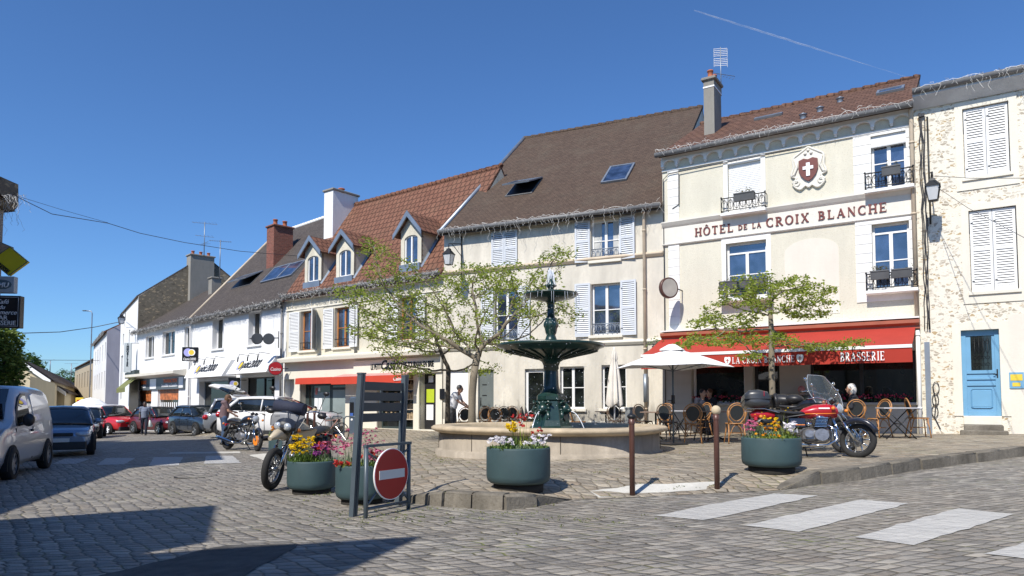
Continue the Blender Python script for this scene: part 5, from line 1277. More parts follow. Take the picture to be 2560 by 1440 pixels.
# tree in front of the hotel
TREE_F[0] = 1.45
Yt = 17.0; b = at_Y(1932, 1095, Yt); base = (b.x, Yt, zp(b.x, Yt))
sd = [(0, 0, -.1), L3(1932, 1020, Yt, base), L3(1930, 950, Yt, base), L3(1929, 900, Yt, base), L3(1929, 870, Yt, base), L3(1928, 820, Yt, base), L3(1926, 780, Yt, base)]
bl = []
for (px, py, dy, rx, ry, rz, n) in ((1930, 745, 0, .9, .9, .6, 90), (1850, 720, 0, .55, .6, .4, 30), (2020, 745, .1, .75, .8, .4, 60), (2060, 725, 0, .35, .5, .15, 18), (2030, 785, 0, .6, .6, .10, 22), (1840, 780, 0, .8, .8, .4, 70), (1760, 810, 0, .35, .6, .12, 22), (1800, 850, -.2, .9, .9, .16, 60), (1700, 865, .1, .3, .4, .1, 14), (1930, 850, -.3, .7, .8, .16, 40), (2040, 868, -.1, .8, .8, .12, 46), (2140, 855, 0, .35, .4, .08, 16), (1870, 895, -.5, .5, .4, .05, 14), (1890, 690, 0, .25, .3, .12, 8), (2000, 700, 0, .3, .4, .15, 12)):
    x, y, z = L3(px, py, Yt + dy, base); bl.append((x, y, z, rx, ry, rz, n))
tree_from('plane_tree', 'slender pale-barked tree in front of the red hotel awning', base, sd, blob_pts(rng, bl), .072, 11, .046, 13, tip=.0045, spread=(.075, .075, .04), step=.10, kill=.13, infl=1.0, lead=.75)
def bush(name, label, base, blobs, n, size, mat, seed, cat='tree', group=None, trunk=None, spread=.25):
    rng = np.random.default_rng(seed); root = empty(name, base, 0, label, cat, group); P = []
    tb = MB()
    if trunk: tb.tube([(0, 0, -.3), (.05, 0, trunk[0] * .5), (0, .05, trunk[0])], [trunk[1], trunk[1] * .8, trunk[1] * .6], 8)
    for (x, y, z, r, m) in blobs:
        q = rng.normal(0, 1, (m, 3)); q /= np.linalg.norm(q, axis=1)[:, None]; P.append(q * rng.uniform(.75, 1.05, (m, 1)) * [r, r, r * .85] + [x, y, z])
        tb.tube([(0, 0, trunk[0] if trunk else 0), (x * .7, y * .7, z * .9), (x, y, z)], [.06, .04, .02], 5)
    v, N = leafcloud(np.concatenate(P), n, (spread,) * 3, size, rng); cloud_obj('crown', v, N, M[mat], root); tb.build('trunk', M['bark_dark'], root); return root
p = at_Y(8, 1000, 26); z0 = zr(p.x, p.y)
bush('lime_tree', 'leafy green tree hanging behind the cafe signs at the left edge', (p.x, p.y, z0), [(-.2, 0, 3.3, .75, 170), (-.9, .5, 3.0, 1.0, 150), (-.1, 0, 2.4, .65, 130), (-.3, .4, 3.9, .6, 110), (-.4, 0, 1.7, .6, 100), (.05, -.1, 4.2, .35, 50), (0, 0, 2.9, .7, 100)], 7, .09, 'leaf_mid', 3, trunk=(1.5, .1), spread=.1)
for i, (px, py, Y, r) in enumerate(((163, 950, 180, 3.0), (208, 952, 180, 2.6), (66, 912, 110, 1.9), (128, 962, 170, 2.2), (20, 960, 90, 2.6))):
    p = at_Y(px, py, Y); z0 = -1.3
    bush('round_tree', ('dark round tree beyond the roofs, left of the street end', 'dark round tree beyond the roofs, nearest the street houses', 'dark tree just above the roof ridge of the ochre cottage', 'dark tree between the two cottage roofs', 'dark tree far behind the leafy tree at the left edge')[i], (p.x, p.y, z0), [(0, 0, p.z - z0, r, 220), (r * .7, 0, p.z - z0 - r * .5, r * .75, 130), (-r * .7, 0, p.z - z0 - r * .5, r * .75, 130)], 6, .26, 'leaf_dark', 20 + i, group='trees beyond the roofs', trunk=(p.z - z0 - r, .25), spread=.3)

# ---------------------------------------------------------------- fountain
M['cast'] = pm('green_cast_iron', (.010, .034, .028), .32, .0, .25, 8, .15, 40, .6, .2)
M['marble'] = plaster('basin_stone', (.47, .41, .33), .5, .3, 60)
M['water'] = clear_mat('water_drop', (.9, .94, 1), .75, .1)
fx, fy = .88, 15.2; fz0 = zp(fx, fy)
ft = empty('fountain', (fx, fy, fz0), 0, 'stone basin fountain with a two-tier green cast-iron centrepiece and lion spouts', 'fountain')
n = 72; cth, sth = math.cos(-R(28)), math.sin(-R(28))
def ring_pts(k, z):
    out = []
    for i in range(n):
        a = 2 * PI * i / n; c, s = math.cos(a), math.sin(a); e = .86
        x = 2.38 * k * abs(c) ** e * (1 if c > 0 else -1); y = 2.05 * k * abs(s) ** e * (1 if s > 0 else -1)
        out.append((x * cth - y * sth - .1, x * sth + y * cth, z))
    return out
def ring_mesh(mb, prof):
    rs = [[mb.V(p) for p in ring_pts(k, z)] for k, z in prof]
    for a, b in zip(rs, rs[1:]):
        for i in range(n): mb.F((a[i], a[(i + 1) % n], b[(i + 1) % n], b[i]), True)
rim_z = .57
mb = MB(); ring_mesh(mb, [(1.02, -.3), (1.02, .05), (1.0, .07), (.985, .10), (.985, rim_z - .15), (.88, rim_z - .15), (.88, -.1)]); mb.build('basin_wall', M['marble'], ft)
mb = MB(); ring_mesh(mb, [(.86, rim_z - .16), (.985, rim_z - .15), (1.02, rim_z - .13), (1.055, rim_z - .09), (1.06, rim_z - .045), (1.04, rim_z - .01), (1.0, rim_z), (.90, rim_z), (.87, rim_z - .02), (.86, rim_z - .16)]); mb.build('basin_rim', pm('rim_stone', (.47, .38, .26), .7, 0, .25, 3, .4), ft)
mb = MB()
for i in range(9):
    a = 2 * PI * i / 9 + .3; q = ring_pts(.990, 0)[int(a / 2 / PI * n) % n]; mb.tube([(q[0], q[1], .08), (q[0], q[1], rim_z - .15)], .006, 4)
mb.build('joint', M['bark_dark'], ft)
mb = MB(); ids = [mb.V(p) for p in ring_pts(.9, rim_z - .22)]; mb.F(ids); mb.build('water', pm('basin_water', (.03, .05, .045), .06, 0, .2, 3, .25, 14), ft)
pz = rim_z - .3; px0 = at_Y(1378, 1000, fy).x - fx
def hexl(prof, seg=8, rot=PI / 8, name='pedestal', smooth=False):
    mb = MB(); rs = []
    for r, z in prof: rs.append([mb.V((px0 + r * math.cos(rot + 2 * PI * k / seg), r * math.sin(rot + 2 * PI * k / seg), z)) for k in range(seg)])
    for a, b in zip(rs, rs[1:]):
        for k in range(seg): mb.F((a[k], a[(k + 1) % seg], b[(k + 1) % seg], b[k]), smooth)
    mb.F(rs[0][::-1]); mb.F(rs[-1]); return mb.build(name, M['cast'], ft)
Zf = lambda py: at_Y(1378, py, fy).z - fz0
hexl([(.52, pz), (.52, Zf(1075)), (.50, Zf(1068)), (.45, Zf(1064)), (.40, Zf(1050)), (.34, Zf(1020)), (.30, Zf(1003)), (.33, Zf(999)), (.33, Zf(990)), (.28, Zf(984))], 8, PI / 8)
mb = MB(); mb.lathe([(.27, Zf(986)), (.20, Zf(978)), (.165, Zf(965)), (.155, Zf(930)), (.15, Zf(925)), (.17, Zf(922)), (.165, Zf(915)), (.20, Zf(905)), (.30, Zf(898)), (.42, Zf(893))], 24, (px0, 0, 0)); mb.build('shaft', M['cast'], ft)
mb = MB()
Rb = 1.17
prof = [(.3, Zf(897)), (.55, Zf(889)), (.85, Zf(881)), (1.02, Zf(877)), (1.06, Zf(872)), (Rb - .02, Zf(869)), (Rb, Zf(865)), (Rb, Zf(862)), (Rb - .03, Zf(860.5)), (Rb - .08, Zf(863)), (.7, Zf(868)), (.2, Zf(868))]
mb.lathe(prof, 48, (px0, 0, 0)); 
for k in range(24):
    a = 2 * PI * k / 24; mb.tube([(px0 + r * math.cos(a), r * math.sin(a), z - .012) for r, z in ((.3, Zf(897)), (.6, Zf(888)), (.9, Zf(880.5)), (1.02, Zf(877)))], [.012, .016, .018, .01], 5)
mb.build('bowl', M['cast'], ft)
mb = MB(); mb.lathe([(.30, Zf(866)), (.26, Zf(860)), (.14, Zf(852)), (.12, Zf(846)), (.095, Zf(838)), (.12, Zf(832)), (.145, Zf(818)), (.15, Zf(806)), (.12, Zf(800)), (.135, Zf(797)), (.085, Zf(794)), (.075, Zf(770)), (.085, Zf(766)), (.07, Zf(762)), (.09, Zf(757)), (.16, Zf(752))], 20, (px0, 0, 0))
for k in range(8):
    a = 2 * PI * k / 8; mb.sphere((px0 + .135 * math.cos(a), .135 * math.sin(a), Zf(812)), (.03, .03, .07), 6, 5)
mb.build('upper_shaft', M['cast'], ft)
mb = MB(); Rs = .60; mb.lathe([(.1, Zf(754)), (.3, Zf(750)), (.5, Zf(745)), (.56, Zf(741)), (Rs, Zf(738)), (Rs, Zf(735)), (Rs - .03, Zf(734)), (.3, Zf(738)), (.05, Zf(738))], 36, (px0, 0, 0)); mb.build('upper_bowl', M['cast'], ft)
mb = MB(); mb.lathe([(.11, Zf(738)), (.08, Zf(732)), (.06, Zf(722)), (.10, Zf(716)), (.07, Zf(708)), (.05, Zf(703)), (.02, Zf(698)), (0, Zf(697))], 12, (px0, 0, 0))
for k in range(6):
    a = PI * k / 3; mb.sphere((px0 + .09 * math.cos(a), .09 * math.sin(a), Zf(714)), (.04, .04, .03), 6, 4)
mb.build('finial', M['cast'], ft)
for k in range(4):
    a = PI / 4 + PI / 2 * k - PI / 2 * 0 + R(12); d = Vector((math.cos(a), math.sin(a), 0)); s = Vector((-d.y, d.x, 0)); c = Vector((px0, 0, Zf(1022)))
    mb = MB(); r0 = .34
    def q(u, v, w): return c + d * (r0 + u) + s * v + Vector((0, 0, w))
    mb.sphere(q(.0, 0, 0), (.12, .12, .12), 10, 8); mb.sphere(q(.10, 0, -.03), (.06, .06, .05), 8, 6)
    for j in range(11):
        t = 2 * PI * j / 11; mb.sphere(q(-.02, .12 * math.cos(t), .01 + .13 * math.sin(t)), .045, 6, 5)
    for sg in (-1, 1):
        mb.sphere(q(.07, sg * .05, .03), .022, 6, 4); mb.tube([q(-.02, sg * .10, -.05), q(-.0, sg * .13, -.18), q(.03, sg * .06, -.27)], [.05, .04, .015], 6)
        mb.tube([q(.0, sg * .02, .1), q(.02, sg * .14, .16), q(-.02, sg * .2, .10)], [.03, .03, .02], 6)
    mb.build('lion_head', M['cast'], ft)
    mb = MB(); st = q(.14, 0, -.05); pts = []
    for j in range(9):
        t = j / 8 * .36; pts.append(st + d * (1.15 * t) + Vector((0, 0, -4.9 * t * t * (.62 / .635))))
    pts = [p_ for p_ in pts if p_.z > rim_z - .24]; mb.tube(pts, [.008 + .002 * (j % 2) for j in range(len(pts))], 5); mb.build('water_jet', M['water'], ft)
random.seed(9); mb = MB()
def drop(x, y, z, r):
    mb.lathe([(0, -r * 1.6), (r, 0), (0, r * 1.4)], 4, (x, y, z), smooth=False)
for k in range(1000):
    a = random.uniform(0, 2 * PI); u = random.random()
    if u < .55: r = Rb + random.uniform(-.0, .05) + (random.gauss(0, .22) if random.random() < .35 else 0); z = random.uniform(rim_z, Zf(868))
    elif u < .85: r = Rs + random.uniform(-.03, .06); z = random.uniform(Zf(862), Zf(738))
    else: r = abs(random.gauss(0, .12)); z = Zf(735) + random.random() ** 1.5 * .42
    drop(px0 + r * math.cos(a), r * math.sin(a), z, random.uniform(.003, .0065))
for k in range(26):
    a = 2 * PI * k / 26 + random.uniform(-.1, .1); x, y = px0 + (Rs + .01) * math.cos(a), (Rs + .01) * math.sin(a)
    mb.tube([(x, y, Zf(738)), (x + .02 * math.cos(a), y + .02 * math.sin(a), Zf(738) - random.uniform(.1, .45))], [.005, .002], 3)
for k in range(14):
    a = random.uniform(0, 2 * PI); r = random.uniform(.03, .14); h = random.uniform(.1, .3); mb.tube([(px0, 0, Zf(700)), (px0 + r * .5 * math.cos(a), r * .5 * math.sin(a), Zf(700) + h), (px0 + r * math.cos(a), r * math.sin(a), Zf(715))], [.008, .01, .004], 4)
tag(mb.build('water_drops', M['water'], ft), kind='stuff')

# ---------------------------------------------------------------- planters and their flowers
M['tub'] = pm('planter_green', (.042, .076, .083), .62, 0, .14, 2.2, .12, 14, .35)
M['soil'] = pm('soil', (.05, .035, .02), .95, 0, .3, 20)
M['plinth'] = pm('plinth_black', (.02, .018, .015), .9, 0, .2)
for k, c in dict(f_yellow=((.75, .48, .0), (.85, .62, .02)), f_pink=((.45, .06, .16), (.62, .22, .32)), f_white=((.78, .72, .78), (.85, .84, .84)), f_red=((.45, .02, .02), (.55, .05, .04)), f_purple=((.25, .05, .25), (.35, .08, .3)), f_orange=((.75, .25, .01), (.8, .4, .02)), g1=((.05, .11, .02), (.17, .26, .05)), g2=((.12, .18, .10), (.24, .32, .18)), g3=((.20, .26, .03), (.36, .40, .08))).items():
    M[k] = leaf_mat(k, *c, trans=.25)
def planter(px, py, width_px, hpx, label, f=zr, seed=1, specs=(), flab=''):
    b = gp(px, py, f); Y = b.y; k = FPX / Y; r = width_px / 2 / k; y = Y + r * .6; x = b.x * y / Y; r = width_px / 2 / FPX * y; h = hpx / FPX * y
    z = f(x, y); rt = empty('planter', (x, y, z), 0, label, 'planter', 'round green street planters')
    mb = MB(); mb.lathe([(0, .07), (r * .88, .07), (r * .97, .10), (r, .16), (r, h - .02), (r * .985, h), (r * .93, h), (r * .93, h - .06), (0, h - .06)], 48); mb.build('tub', M['tub'], rt)
    mb = MB(); mb.lathe([(0, -.08), (r * .78, -.08), (r * .78, .075), (0, .075)], 24); mb.build('plinth', M['plinth'], rt)
    mb = MB(); mb.lathe([(0, h - .035), (r * .93, h - .05)], 24); mb.build('soil', M['soil'], rt)
    fr = empty('flowers', (x, y, z + h - .04), 0, flab, 'flowers', 'flowers filling the street planters'); rng = np.random.default_rng(seed); random.seed(seed)
    V = {}; NN = {}
    def add(mat, v, n): V.setdefault(mat, []).append(v); NN[mat] = NN.get(mat, 0) + n
    def blade(mat, x0, y0, L, lean, w=.009):
        a = random.uniform(0, 2 * PI); dx, dy = math.cos(a) * lean, math.sin(a) * lean; ux, uy = -math.sin(a) * w, math.cos(a) * w
        p0 = (x0, y0, 0); p1 = (x0 + dx * L * .45, y0 + dy * L * .45, L * .62); p2 = (x0 + dx * L, y0 + dy * L, L * (1 - lean * .45))
        add(mat, np.array([(p0[0] - ux, p0[1] - uy, 0), (p0[0] + ux, p0[1] + uy, 0), (p1[0] + ux * .8, p1[1] + uy * .8, p1[2]), (p1[0] - ux * .8, p1[1] - uy * .8, p1[2]), (p1[0] - ux * .8, p1[1] - uy * .8, p1[2]), (p1[0] + ux * .8, p1[1] + uy * .8, p1[2]), (p2[0] + ux * .1, p2[1], p2[2]), (p2[0] - ux * .1, p2[1], p2[2])]), 2)
    for (mat, cx, cy, rad, zmin, zmax, count, bs, green, gc, stems) in specs:
        cx *= r; cy *= r; rad *= r
        for _ in range(gc):
            a = random.uniform(0, 2 * PI); q = rad * 1.15 * math.sqrt(random.random()); xx, yy = cx + q * math.cos(a), cy + q * math.sin(a)
            if math.hypot(xx, yy) > r * .98: s_ = r * .95 / math.hypot(xx, yy); xx *= s_; yy *= s_
            blade(green, xx, yy, random.uniform(.4, 1.) * max(zmin * .9, .10), random.uniform(.15, .9), random.uniform(.006, .012))
        for _ in range(count):
            a = random.uniform(0, 2 * PI); q = rad * math.sqrt(random.random()); xx, yy, zz = cx + q * math.cos(a), cy + q * math.sin(a), random.uniform(zmin, zmax)
            if stems: blade(green, xx * .8, yy * .8, zz * 1.0, .1, .0035)
            v, n_ = leafcloud([(xx, yy, zz)], 7, (bs * .35, bs * .35, bs * .25), bs, rng, up=1); add(mat, v, n_)
    for mat, vl in V.items():
        cloud_obj('blossoms' if mat.startswith('f_') else 'leaves', np.concatenate(vl), NN[mat], M[mat], fr)
    return x, y, z, h
P_mid = planter(1296, 1226, 159, 100, 'round green planter in front of the basin, in the middle', zp, 2,
    (('f_white', -.52, -.45, .4, .09, .19, 34, .023, 'g1', 190, 0), ('f_white', .58, -.25, .38, .09, .2, 26, .023, 'g1', 160, 0), ('f_yellow', -.25, .1, .25, .24, .36, 22, .028, 'g1', 80, 1), ('f_red', .2, .2, .4, .3, .5, 12, .026, 'g3', 40, 1), ('f_red', .6, 0, .2, .22, .28, 4, .026, 'g2', 20, 1), ('f_white', .15, -.5, .3, .1, .14, 3, .02, 'g2', 170, 0)), 'white, yellow and red spring flowers in the middle planter')
P_r = planter(1929, 1183, 142, 82, 'round green planter beside the red motorcycle', zp, 3,
    (('f_orange', 0, .0, .45, .14, .30, 16, .022, 'g1', 220, 0), ('f_yellow', .05, .2, .4, .2, .34, 14, .022, 'g2', 100, 0), ('f_white', .55, -.4, .22, .12, .26, 14, .034, 'g1', 80, 0), ('f_pink', -.75, -.1, .25, .14, .32, 20, .024, 'g2', 60, 1), ('f_orange', -.3, -.55, .5, .06, .1, 8, .02, 'g3', 150, 0), ('f_yellow', .6, .2, .35, .4, .5, 2, .012, 'g3', 45, 1), ('f_yellow', -.45, .1, .2, .35, .45, 2, .01, 'g2', 80, 0)), 'mixed orange, white and pink flowers beside the red motorcycle')
P_l = planter(779, 1236, 119, 80, 'round green planter pressed against the parked beige motorcycle', zr, 4,
    (('f_yellow', -.4, .0, .5, .22, .40, 38, .026, 'g1', 230, 1), ('f_yellow', -.4, -.5, .38, .16, .26, 16, .024, 'g1', 160, 0), ('f_purple', .35, -.2, .4, .10, .28, 22, .028, 'g1', 120, 0), ('f_pink', .7, 0, .35, .14, .34, 26, .026, 'g2', 110, 1), ('f_red', .3, .3, .3, .2, .3, 10, .03, 'g1', 50, 1)), 'bright yellow wallflowers with purple blooms next to the beige motorcycle')
P_l2 = planter(905, 1262, 130, 95, 'round green planter behind the no-entry barrier', zr, 5,
    (('f_pink', 0, .1, .9, .22, .5, 42, .02, 'g2', 150, 1), ('f_pink', -.6, .2, .5, .16, .38, 24, .024, 'g2', 80, 1), ('f_red', -.5, -.5, .5, .03, .09, 20, .03, 'g3', 140, 0), ('f_red', .3, -.3, .4, .1, .2, 10, .028, 'g1', 120, 0), ('f_pink', .5, -.4, .4, .1, .3, 20, .026, 'g1', 110, 1)), 'tall pink sea thrift flowers behind the no-entry barrier')
P_b = planter(712, 1152, 78, 60, 'green planter half hidden behind the beige motorcycle', zr, 6,
    (('f_orange', -.2, -.3, .7, .16, .32, 34, .03, 'g3', 120, 1), ('f_pink', -.5, -.1, .4, .2, .36, 22, .026, 'g2', 60, 1), ('f_yellow', -.2, 0, .6, .1, .26, 16, .028, 'g3', 80, 1)), 'orange and pink flowers behind the beige motorcycle')

# ---------------------------------------------------------------- bollards, notice panel, barrier, meter, rack
M['bollard'] = pm('bollard_brown', (.10, .045, .035), .38, .1, .15, 8)
M['ball'] = plaster('bollard_ball', (.62, .52, .36), .3, .2)
M['steel'] = pm('painted_steel', (.085, .11, .13), .4, .2, .15)
M['slat'] = pm('slate_panel', (.035, .05, .062), .5, 0, .08)
def bollard(px, py, top, label, ball, f=zp):
    b = gp(px, py, f); h = at_Y(px, top, b.y).z - b.z; rt = empty('bollard', b, 0, label, 'bollard', 'brown metal bollards'); mb = MB(); r = .036
    mb.lathe([(0, -.1), (r, -.1), (r, h - .06), (r * .95, h), (0, h)], 16); mb.build('post', M['bollard'], rt)
    mb = MB(); mb.lathe([(r * 1.15, h - .07), (r * 1.15, h + .005), (0, h + .005)] , 16); mb.build('collar', M['bollard'], rt)
    if ball: mb = MB(); mb.sphere((0, 0, h + .055), .065, 14, 10); mb.build('ball', M['ball'], rt)
    else: mb = MB(); mb.sphere((0, 0, h + .025), (.062, .062, .035), 14, 8); mb.build('cap', M['iron'], rt)
bollard(1581, 1240, 1046, 'dark-capped brown bollard standing on the white strip', False)
bollard(1793, 1224, 1036, 'brown bollard with a pale ball on top near the right planter', True)
bollard(768, 1118, 1030, 'left of two ball-topped bollards behind the beige motorcycle', True, zr)
bollard(785, 1118, 1030, 'right of two ball-topped bollards behind the beige motorcycle', True, zr)
bl_ = gp(882, 1291); br_g = gp(1000, 1262); FN = Fac((bl_.x, bl_.y), (br_g.x, br_g.y), bl_.z)
rt = FN.root('notice_panel', 'slate grey slatted notice panel on two posts behind the no-entry sign', 'notice panel'); W = FN.W; zt_ = FN.at(884, 937)[1]
zb_ = FN.at(1000, 1046)[1]; tilt = (FN.at(903, 940)[0]) / zt_
def leanbox(mb, x0, x1, y0, y1, z0, z1): 
    pts = []
    i = [mb.V((x + tilt * z, y, z)) for x in (x0, x1) for y in (y0, y1) for z in (z0, z1)]
    for q in ((0, 1, 3, 2), (4, 6, 7, 5), (0, 4, 5, 1), (2, 3, 7, 6), (0, 2, 6, 4), (1, 5, 7, 3)): mb.F([i[k] for k in q])
for x in (-.035, W - .075):
    mb = MB(); leanbox(mb, x, x + .035, -.03, .03, -.2, zt_ + .01); leanbox(mb, x + .035, x + .045, -.022, .022, -.2, zt_); leanbox(mb, x + .045, x + .08, -.03, .03, -.2, zt_ + .01); leanbox(mb, x - .005, x + .085, -.035, .035, zt_ + .011, zt_ + .03); mb.build('post', M['steel'], rt)
zz = [zb_ - .04, zt_ - .06]; hs_ = (zz[1] - zz[0]) / 4
for k in range(4):
    mb = MB(); leanbox(mb, .046, W - .076, -.012, .012, zz[0] + hs_ * k + .012, zz[0] + hs_ * (k + 1) - .012); mb.build('slat', M['slat'], rt)
mb = MB(); leanbox(mb, W * .45, W * .45 + .04, .013, .03, zz[0] + .02, zz[1] - .02); mb.build('back_strut', M['steel'], rt)
a_ = gp(914, 1296); c_ = gp(1021, 1272); FB_ = Fac((a_.x, a_.y), (c_.x, c_.y), a_.z); W = FB_.W
rt = FB_.root('barrier', 'grey tubular barrier carrying a round red no-entry sign', 'barrier'); zt_ = FB_.at(925, 1118)[1]; r = .026
mb = MB(); mb.tube([(0, 0, -.15), (0, 0, zt_)], r, 10); mb.build('post', M['steel'], rt); mb = MB(); mb.tube([(W, 0, -.15), (W, 0, zt_)], r, 10); mb.build('post', M['steel'], rt)
mb = MB(); mb.box(-r, W + r, -.024, .024, zt_, zt_ + .03); mb.build('rail', M['steel'], rt); mb = MB(); mb.tube([(0, 0, .10), (W, 0, .10)], .018, 8); mb.build('rail', M['steel'], rt)
cz_ = FB_.at(980, 1183)[1]; Rd = .295
for sx in (0, W):
    for z_ in (.12, zt_ - .05): mb = MB(); mb.tube([(sx, 0, z_), (W / 2 + (Rd * .62) * (1 if sx else -1), 0, cz_ + Rd * .62 * (1 if z_ > .5 else -1))], .014, 6); mb.build('brace', M['steel'], rt)
M['signred'] = pm('sign_red', (.40, .012, .012), .35, 0, .04)
mb = MB(); mb.disc((W / 2, -.045, cz_), Rd, 'Y', 48, .02); sg = mb.build('sign_disc', M['signwhite'], rt)
mb = MB(); mb.disc((W / 2, -.0565, cz_), Rd * .965, 'Y', 48, .003); mb.build('red_face', M['signred'], sg)
mb = MB(); mb.box(W / 2 - Rd * .74, W / 2 + Rd * .74, -.064, -.0585, cz_ - Rd * .17, cz_ + Rd * .17); mb.build('white_bar', pm('bar_white', (.62, .62, .6), .4, 0, 0), sg)
b = gp(885, 1084, zp); k = 1 / FPX * b.y; h = at_Y(885, 992, b.y).z - b.z
rt = empty('parking_meter', b, R(-30), 'blue-grey parking meter on the pavement in front of the grocery shop', 'parking meter')
mb = MB(); mb.bbox(-.17, .17, -.12, .12, -.1, h, .05); mb.build('body', pm('meter_blue', (.09, .12, .16), .35, .2, .1), rt)
mb = MB(); mb.box(-.09, .09, -.13, -.121, h * .45, h * .85); sc = mb.build('screen', M['signblack'], rt); mb = MB(); mb.box(-.07, .07, -.134, -.131, h * .46, h * .56); mb.build('blue_panel', pm('blue_panel', (.05, .12, .4), .4), rt); mb = MB(); mb.sphere((0, -.125, h * .38), (.05, .012, .04), 10, 6); mb.build('ticket_slot', M['signwhite'], rt)
b = gp(850, 1094, zp)
rt = empty('bike_rack', b, R(-20), 'hooped grey bike rack between the parking meter and the shop window', 'bike rack')
for k, x in enumerate((-.35, .15)):
    mb = MB(); mb.tube([(x, 0, -.1), (x, 0, .62), (x + .08, 0, .72), (x + .42, 0, .72), (x + .5, 0, .62), (x + .5, 0, -.1)], .022, 7); mb.build('hoop', M['steel'], rt)
b = gp(490, 1191); rt = empty('manhole', b, 0, 'worn iron drain cover set in the setts', 'drain cover'); mb = MB(); mb.lathe([(0, .010), (.36, .010), (.36, .004)], 24, smooth=False); mb.build('cover', M['cobble'], rt); mb = MB(); mb.torus((0, 0, .004), .37, .010, 28, 5, 'Z'); mb.build('frame', M['iron'], rt)

# ---------------------------------------------------------------- terrace furniture
M['rattan'] = pm('rattan', (.40, .19, .065), .42, 0, .25, 12)
M['rattan_shaded'] = pm('shaded_rattan', (.10, .06, .035), .5, 0, .25, 12)  # darker copy of the rattan, with shade put into its colour
M['weave'] = pm('woven_black', (.02, .024, .026), .55, 0, .3, 60)
def chair_proto(dark):
    rt = empty('bistro_chair', (0, 0, 0)); fr = 'rattan_shaded' if dark else 'rattan'
    mb = MB(); mb.lathe([(0, .455), (.20, .455), (.215, .465), (.2, .48), (0, .485)], 20, (0, 0, 0)); mb.build('seat', M['weave'], rt)
    mb = MB(); mb.torus((0, 0, .46), .212, .014, 20, 6, 'Z'); mb.build('seat_ring', M[fr], rt)
    for (x, y, ux, uy) in ((-.15, -.15, -.06, -.05), (.15, -.15, .06, -.05)):
        mb = MB(); mb.tube([(x, y, .455), (x + ux * .4, y + uy * .5, .25), (x + ux, y + uy, 0)], .014, 6); mb.build('leg', M[fr], rt)
    for s in (-1, 1):
        mb = MB(); mb.tube([(s * .17, .14, .455), (s * .18, .20, .22), (s * .2, .25, 0)], .014, 6); mb.build('leg', M[fr], rt)
    mb = MB()
    def by(z): return .16 + (z - .46) * .22
    for w, h0, h1, r_ in ((.215, .44, .93, .014), (.165, .52, .885, .011)):
        c = (h0 + h1) / 2; hh = (h1 - h0) / 2; pts = []
        for k in range(25):
            t = -PI / 2 + 2 * PI * k / 24
            z = c + hh * math.sin(t); ww = w * (math.cos(t)) * (1 if z > c else .82 + .18 * (z - h0) / hh); pts.append((ww, by(z), z))
        mb.tube(pts, r_, 6)
    for s in (-1, 1): mb.tube([(s * .19, by(.75), .76), (s * .185, by(.6), .6), (s * .17, .14, .44)], .015, 6)
    mb.build('back_frame', M[fr], rt)
    mb = MB(); ids0, ids1 = [], []
    for k in range(20):
        t = 2 * PI * k / 20; z = .70 + .178 * math.sin(t); x = .158 * math.cos(t) * (1 if z > .7 else .9); ids0.append(mb.V((x, by(z) - .006, z))); ids1.append(mb.V((x, by(z) + .006, z)))
    mb.F(ids0); mb.F(ids1[::-1]); [mb.F((ids0[k], ids0[(k + 1) % 20], ids1[(k + 1) % 20], ids1[k])) for k in range(20)]; mb.build('back_pad', M['weave'], rt)
    mb = MB(); mb.torus((0, 0.03, .24), .155, .008, 14, 5, 'Z')
    for s in (-1, 1): mb.tube([(s * .2, -.18, .22), (s * .1, -.14, .40), (0, -.18, .44)], .009, 5); mb.tube([(s * .19, .23, .15), (s * .08, .19, .38), (0, .17, .44)], .009, 5)
    mb.build('stretcher', M[fr], rt); return rt
prot = {False: chair_proto(False), True: chair_proto(True)}; used = set()
def place(x, y, z, rot, label, dark=False, group='bistro chairs on the terrace'):
    o = prot[dark] if dark not in used else copy_tree(prot[dark]); used.add(dark); o.location = (x, y, z); o.rotation_euler.z = R(rot); tag(o, label, 'chair', group)
def chair(px, py, rot, label, dark=False):   # rot: 0 = back away from the camera
    p = gp(px, py, zp); place(p.x, p.y, p.z, rot, label, dark)
chair(1157, 1092, 200, 'rattan chair whose back the man in the white shirt is holding')
for px, py, r_, d_, lb in ((1212, 1088, 190, False, 'first rattan chair right of the big tree trunk'), (1236, 1093, 185, False, 'second rattan chair right of the big tree trunk, with its black back towards us'), (1262, 1088, 175, True, 'third chair from the big tree trunk, bluish pad'), (1284, 1086, 170, False, 'fourth chair from the tree trunk, next to the iron table'),
        (1446, 1094, 80, False, 'rattan chair seen from the side just right of the fountain pedestal'), (1320, 1082, 20, True, 'shade-coloured chair half hidden behind the fountain spouts'),
        (1541, 1092, 10, True, 'chair at the table under the folded parasol'), (1611, 1096, 25, True, 'chair beside the grey bin'), (1672, 1101, 20, True, 'chair left of the open parasol pole'), (1662, 1088, 330, False, 'chair behind the pole, mostly hidden'), (1733, 1108, 165, False, 'rattan chair with its back to us just right of the parasol pole'), (1768, 1102, 35, True, 'shade-coloured chair under the awning behind the ball-topped bollard'), (1752, 1090, 300, False, 'rattan chair turned sideways in the shade'),
        (1838, 1108, 175, False, 'rattan chair with its back to us right of the ball-topped bollard'), (1968, 1082, 180, False, 'rattan chair between the two motorcycles'), (1990, 1088, 170, False, 'rattan chair under the man in the grey-green jacket'), (2140, 1092, 160, False, 'rattan chair behind the handlebars of the red motorcycle'),
        (2196, 1094, 290, False, 'rattan chair left of the folding table, side on'), (2298, 1094, 75, False, 'rattan chair right of the folding table, next to the drainpipe'), (1912, 1090, 15, True, 'shade-coloured chair behind the top box')):
    chair(px, py, r_, lb, d_)
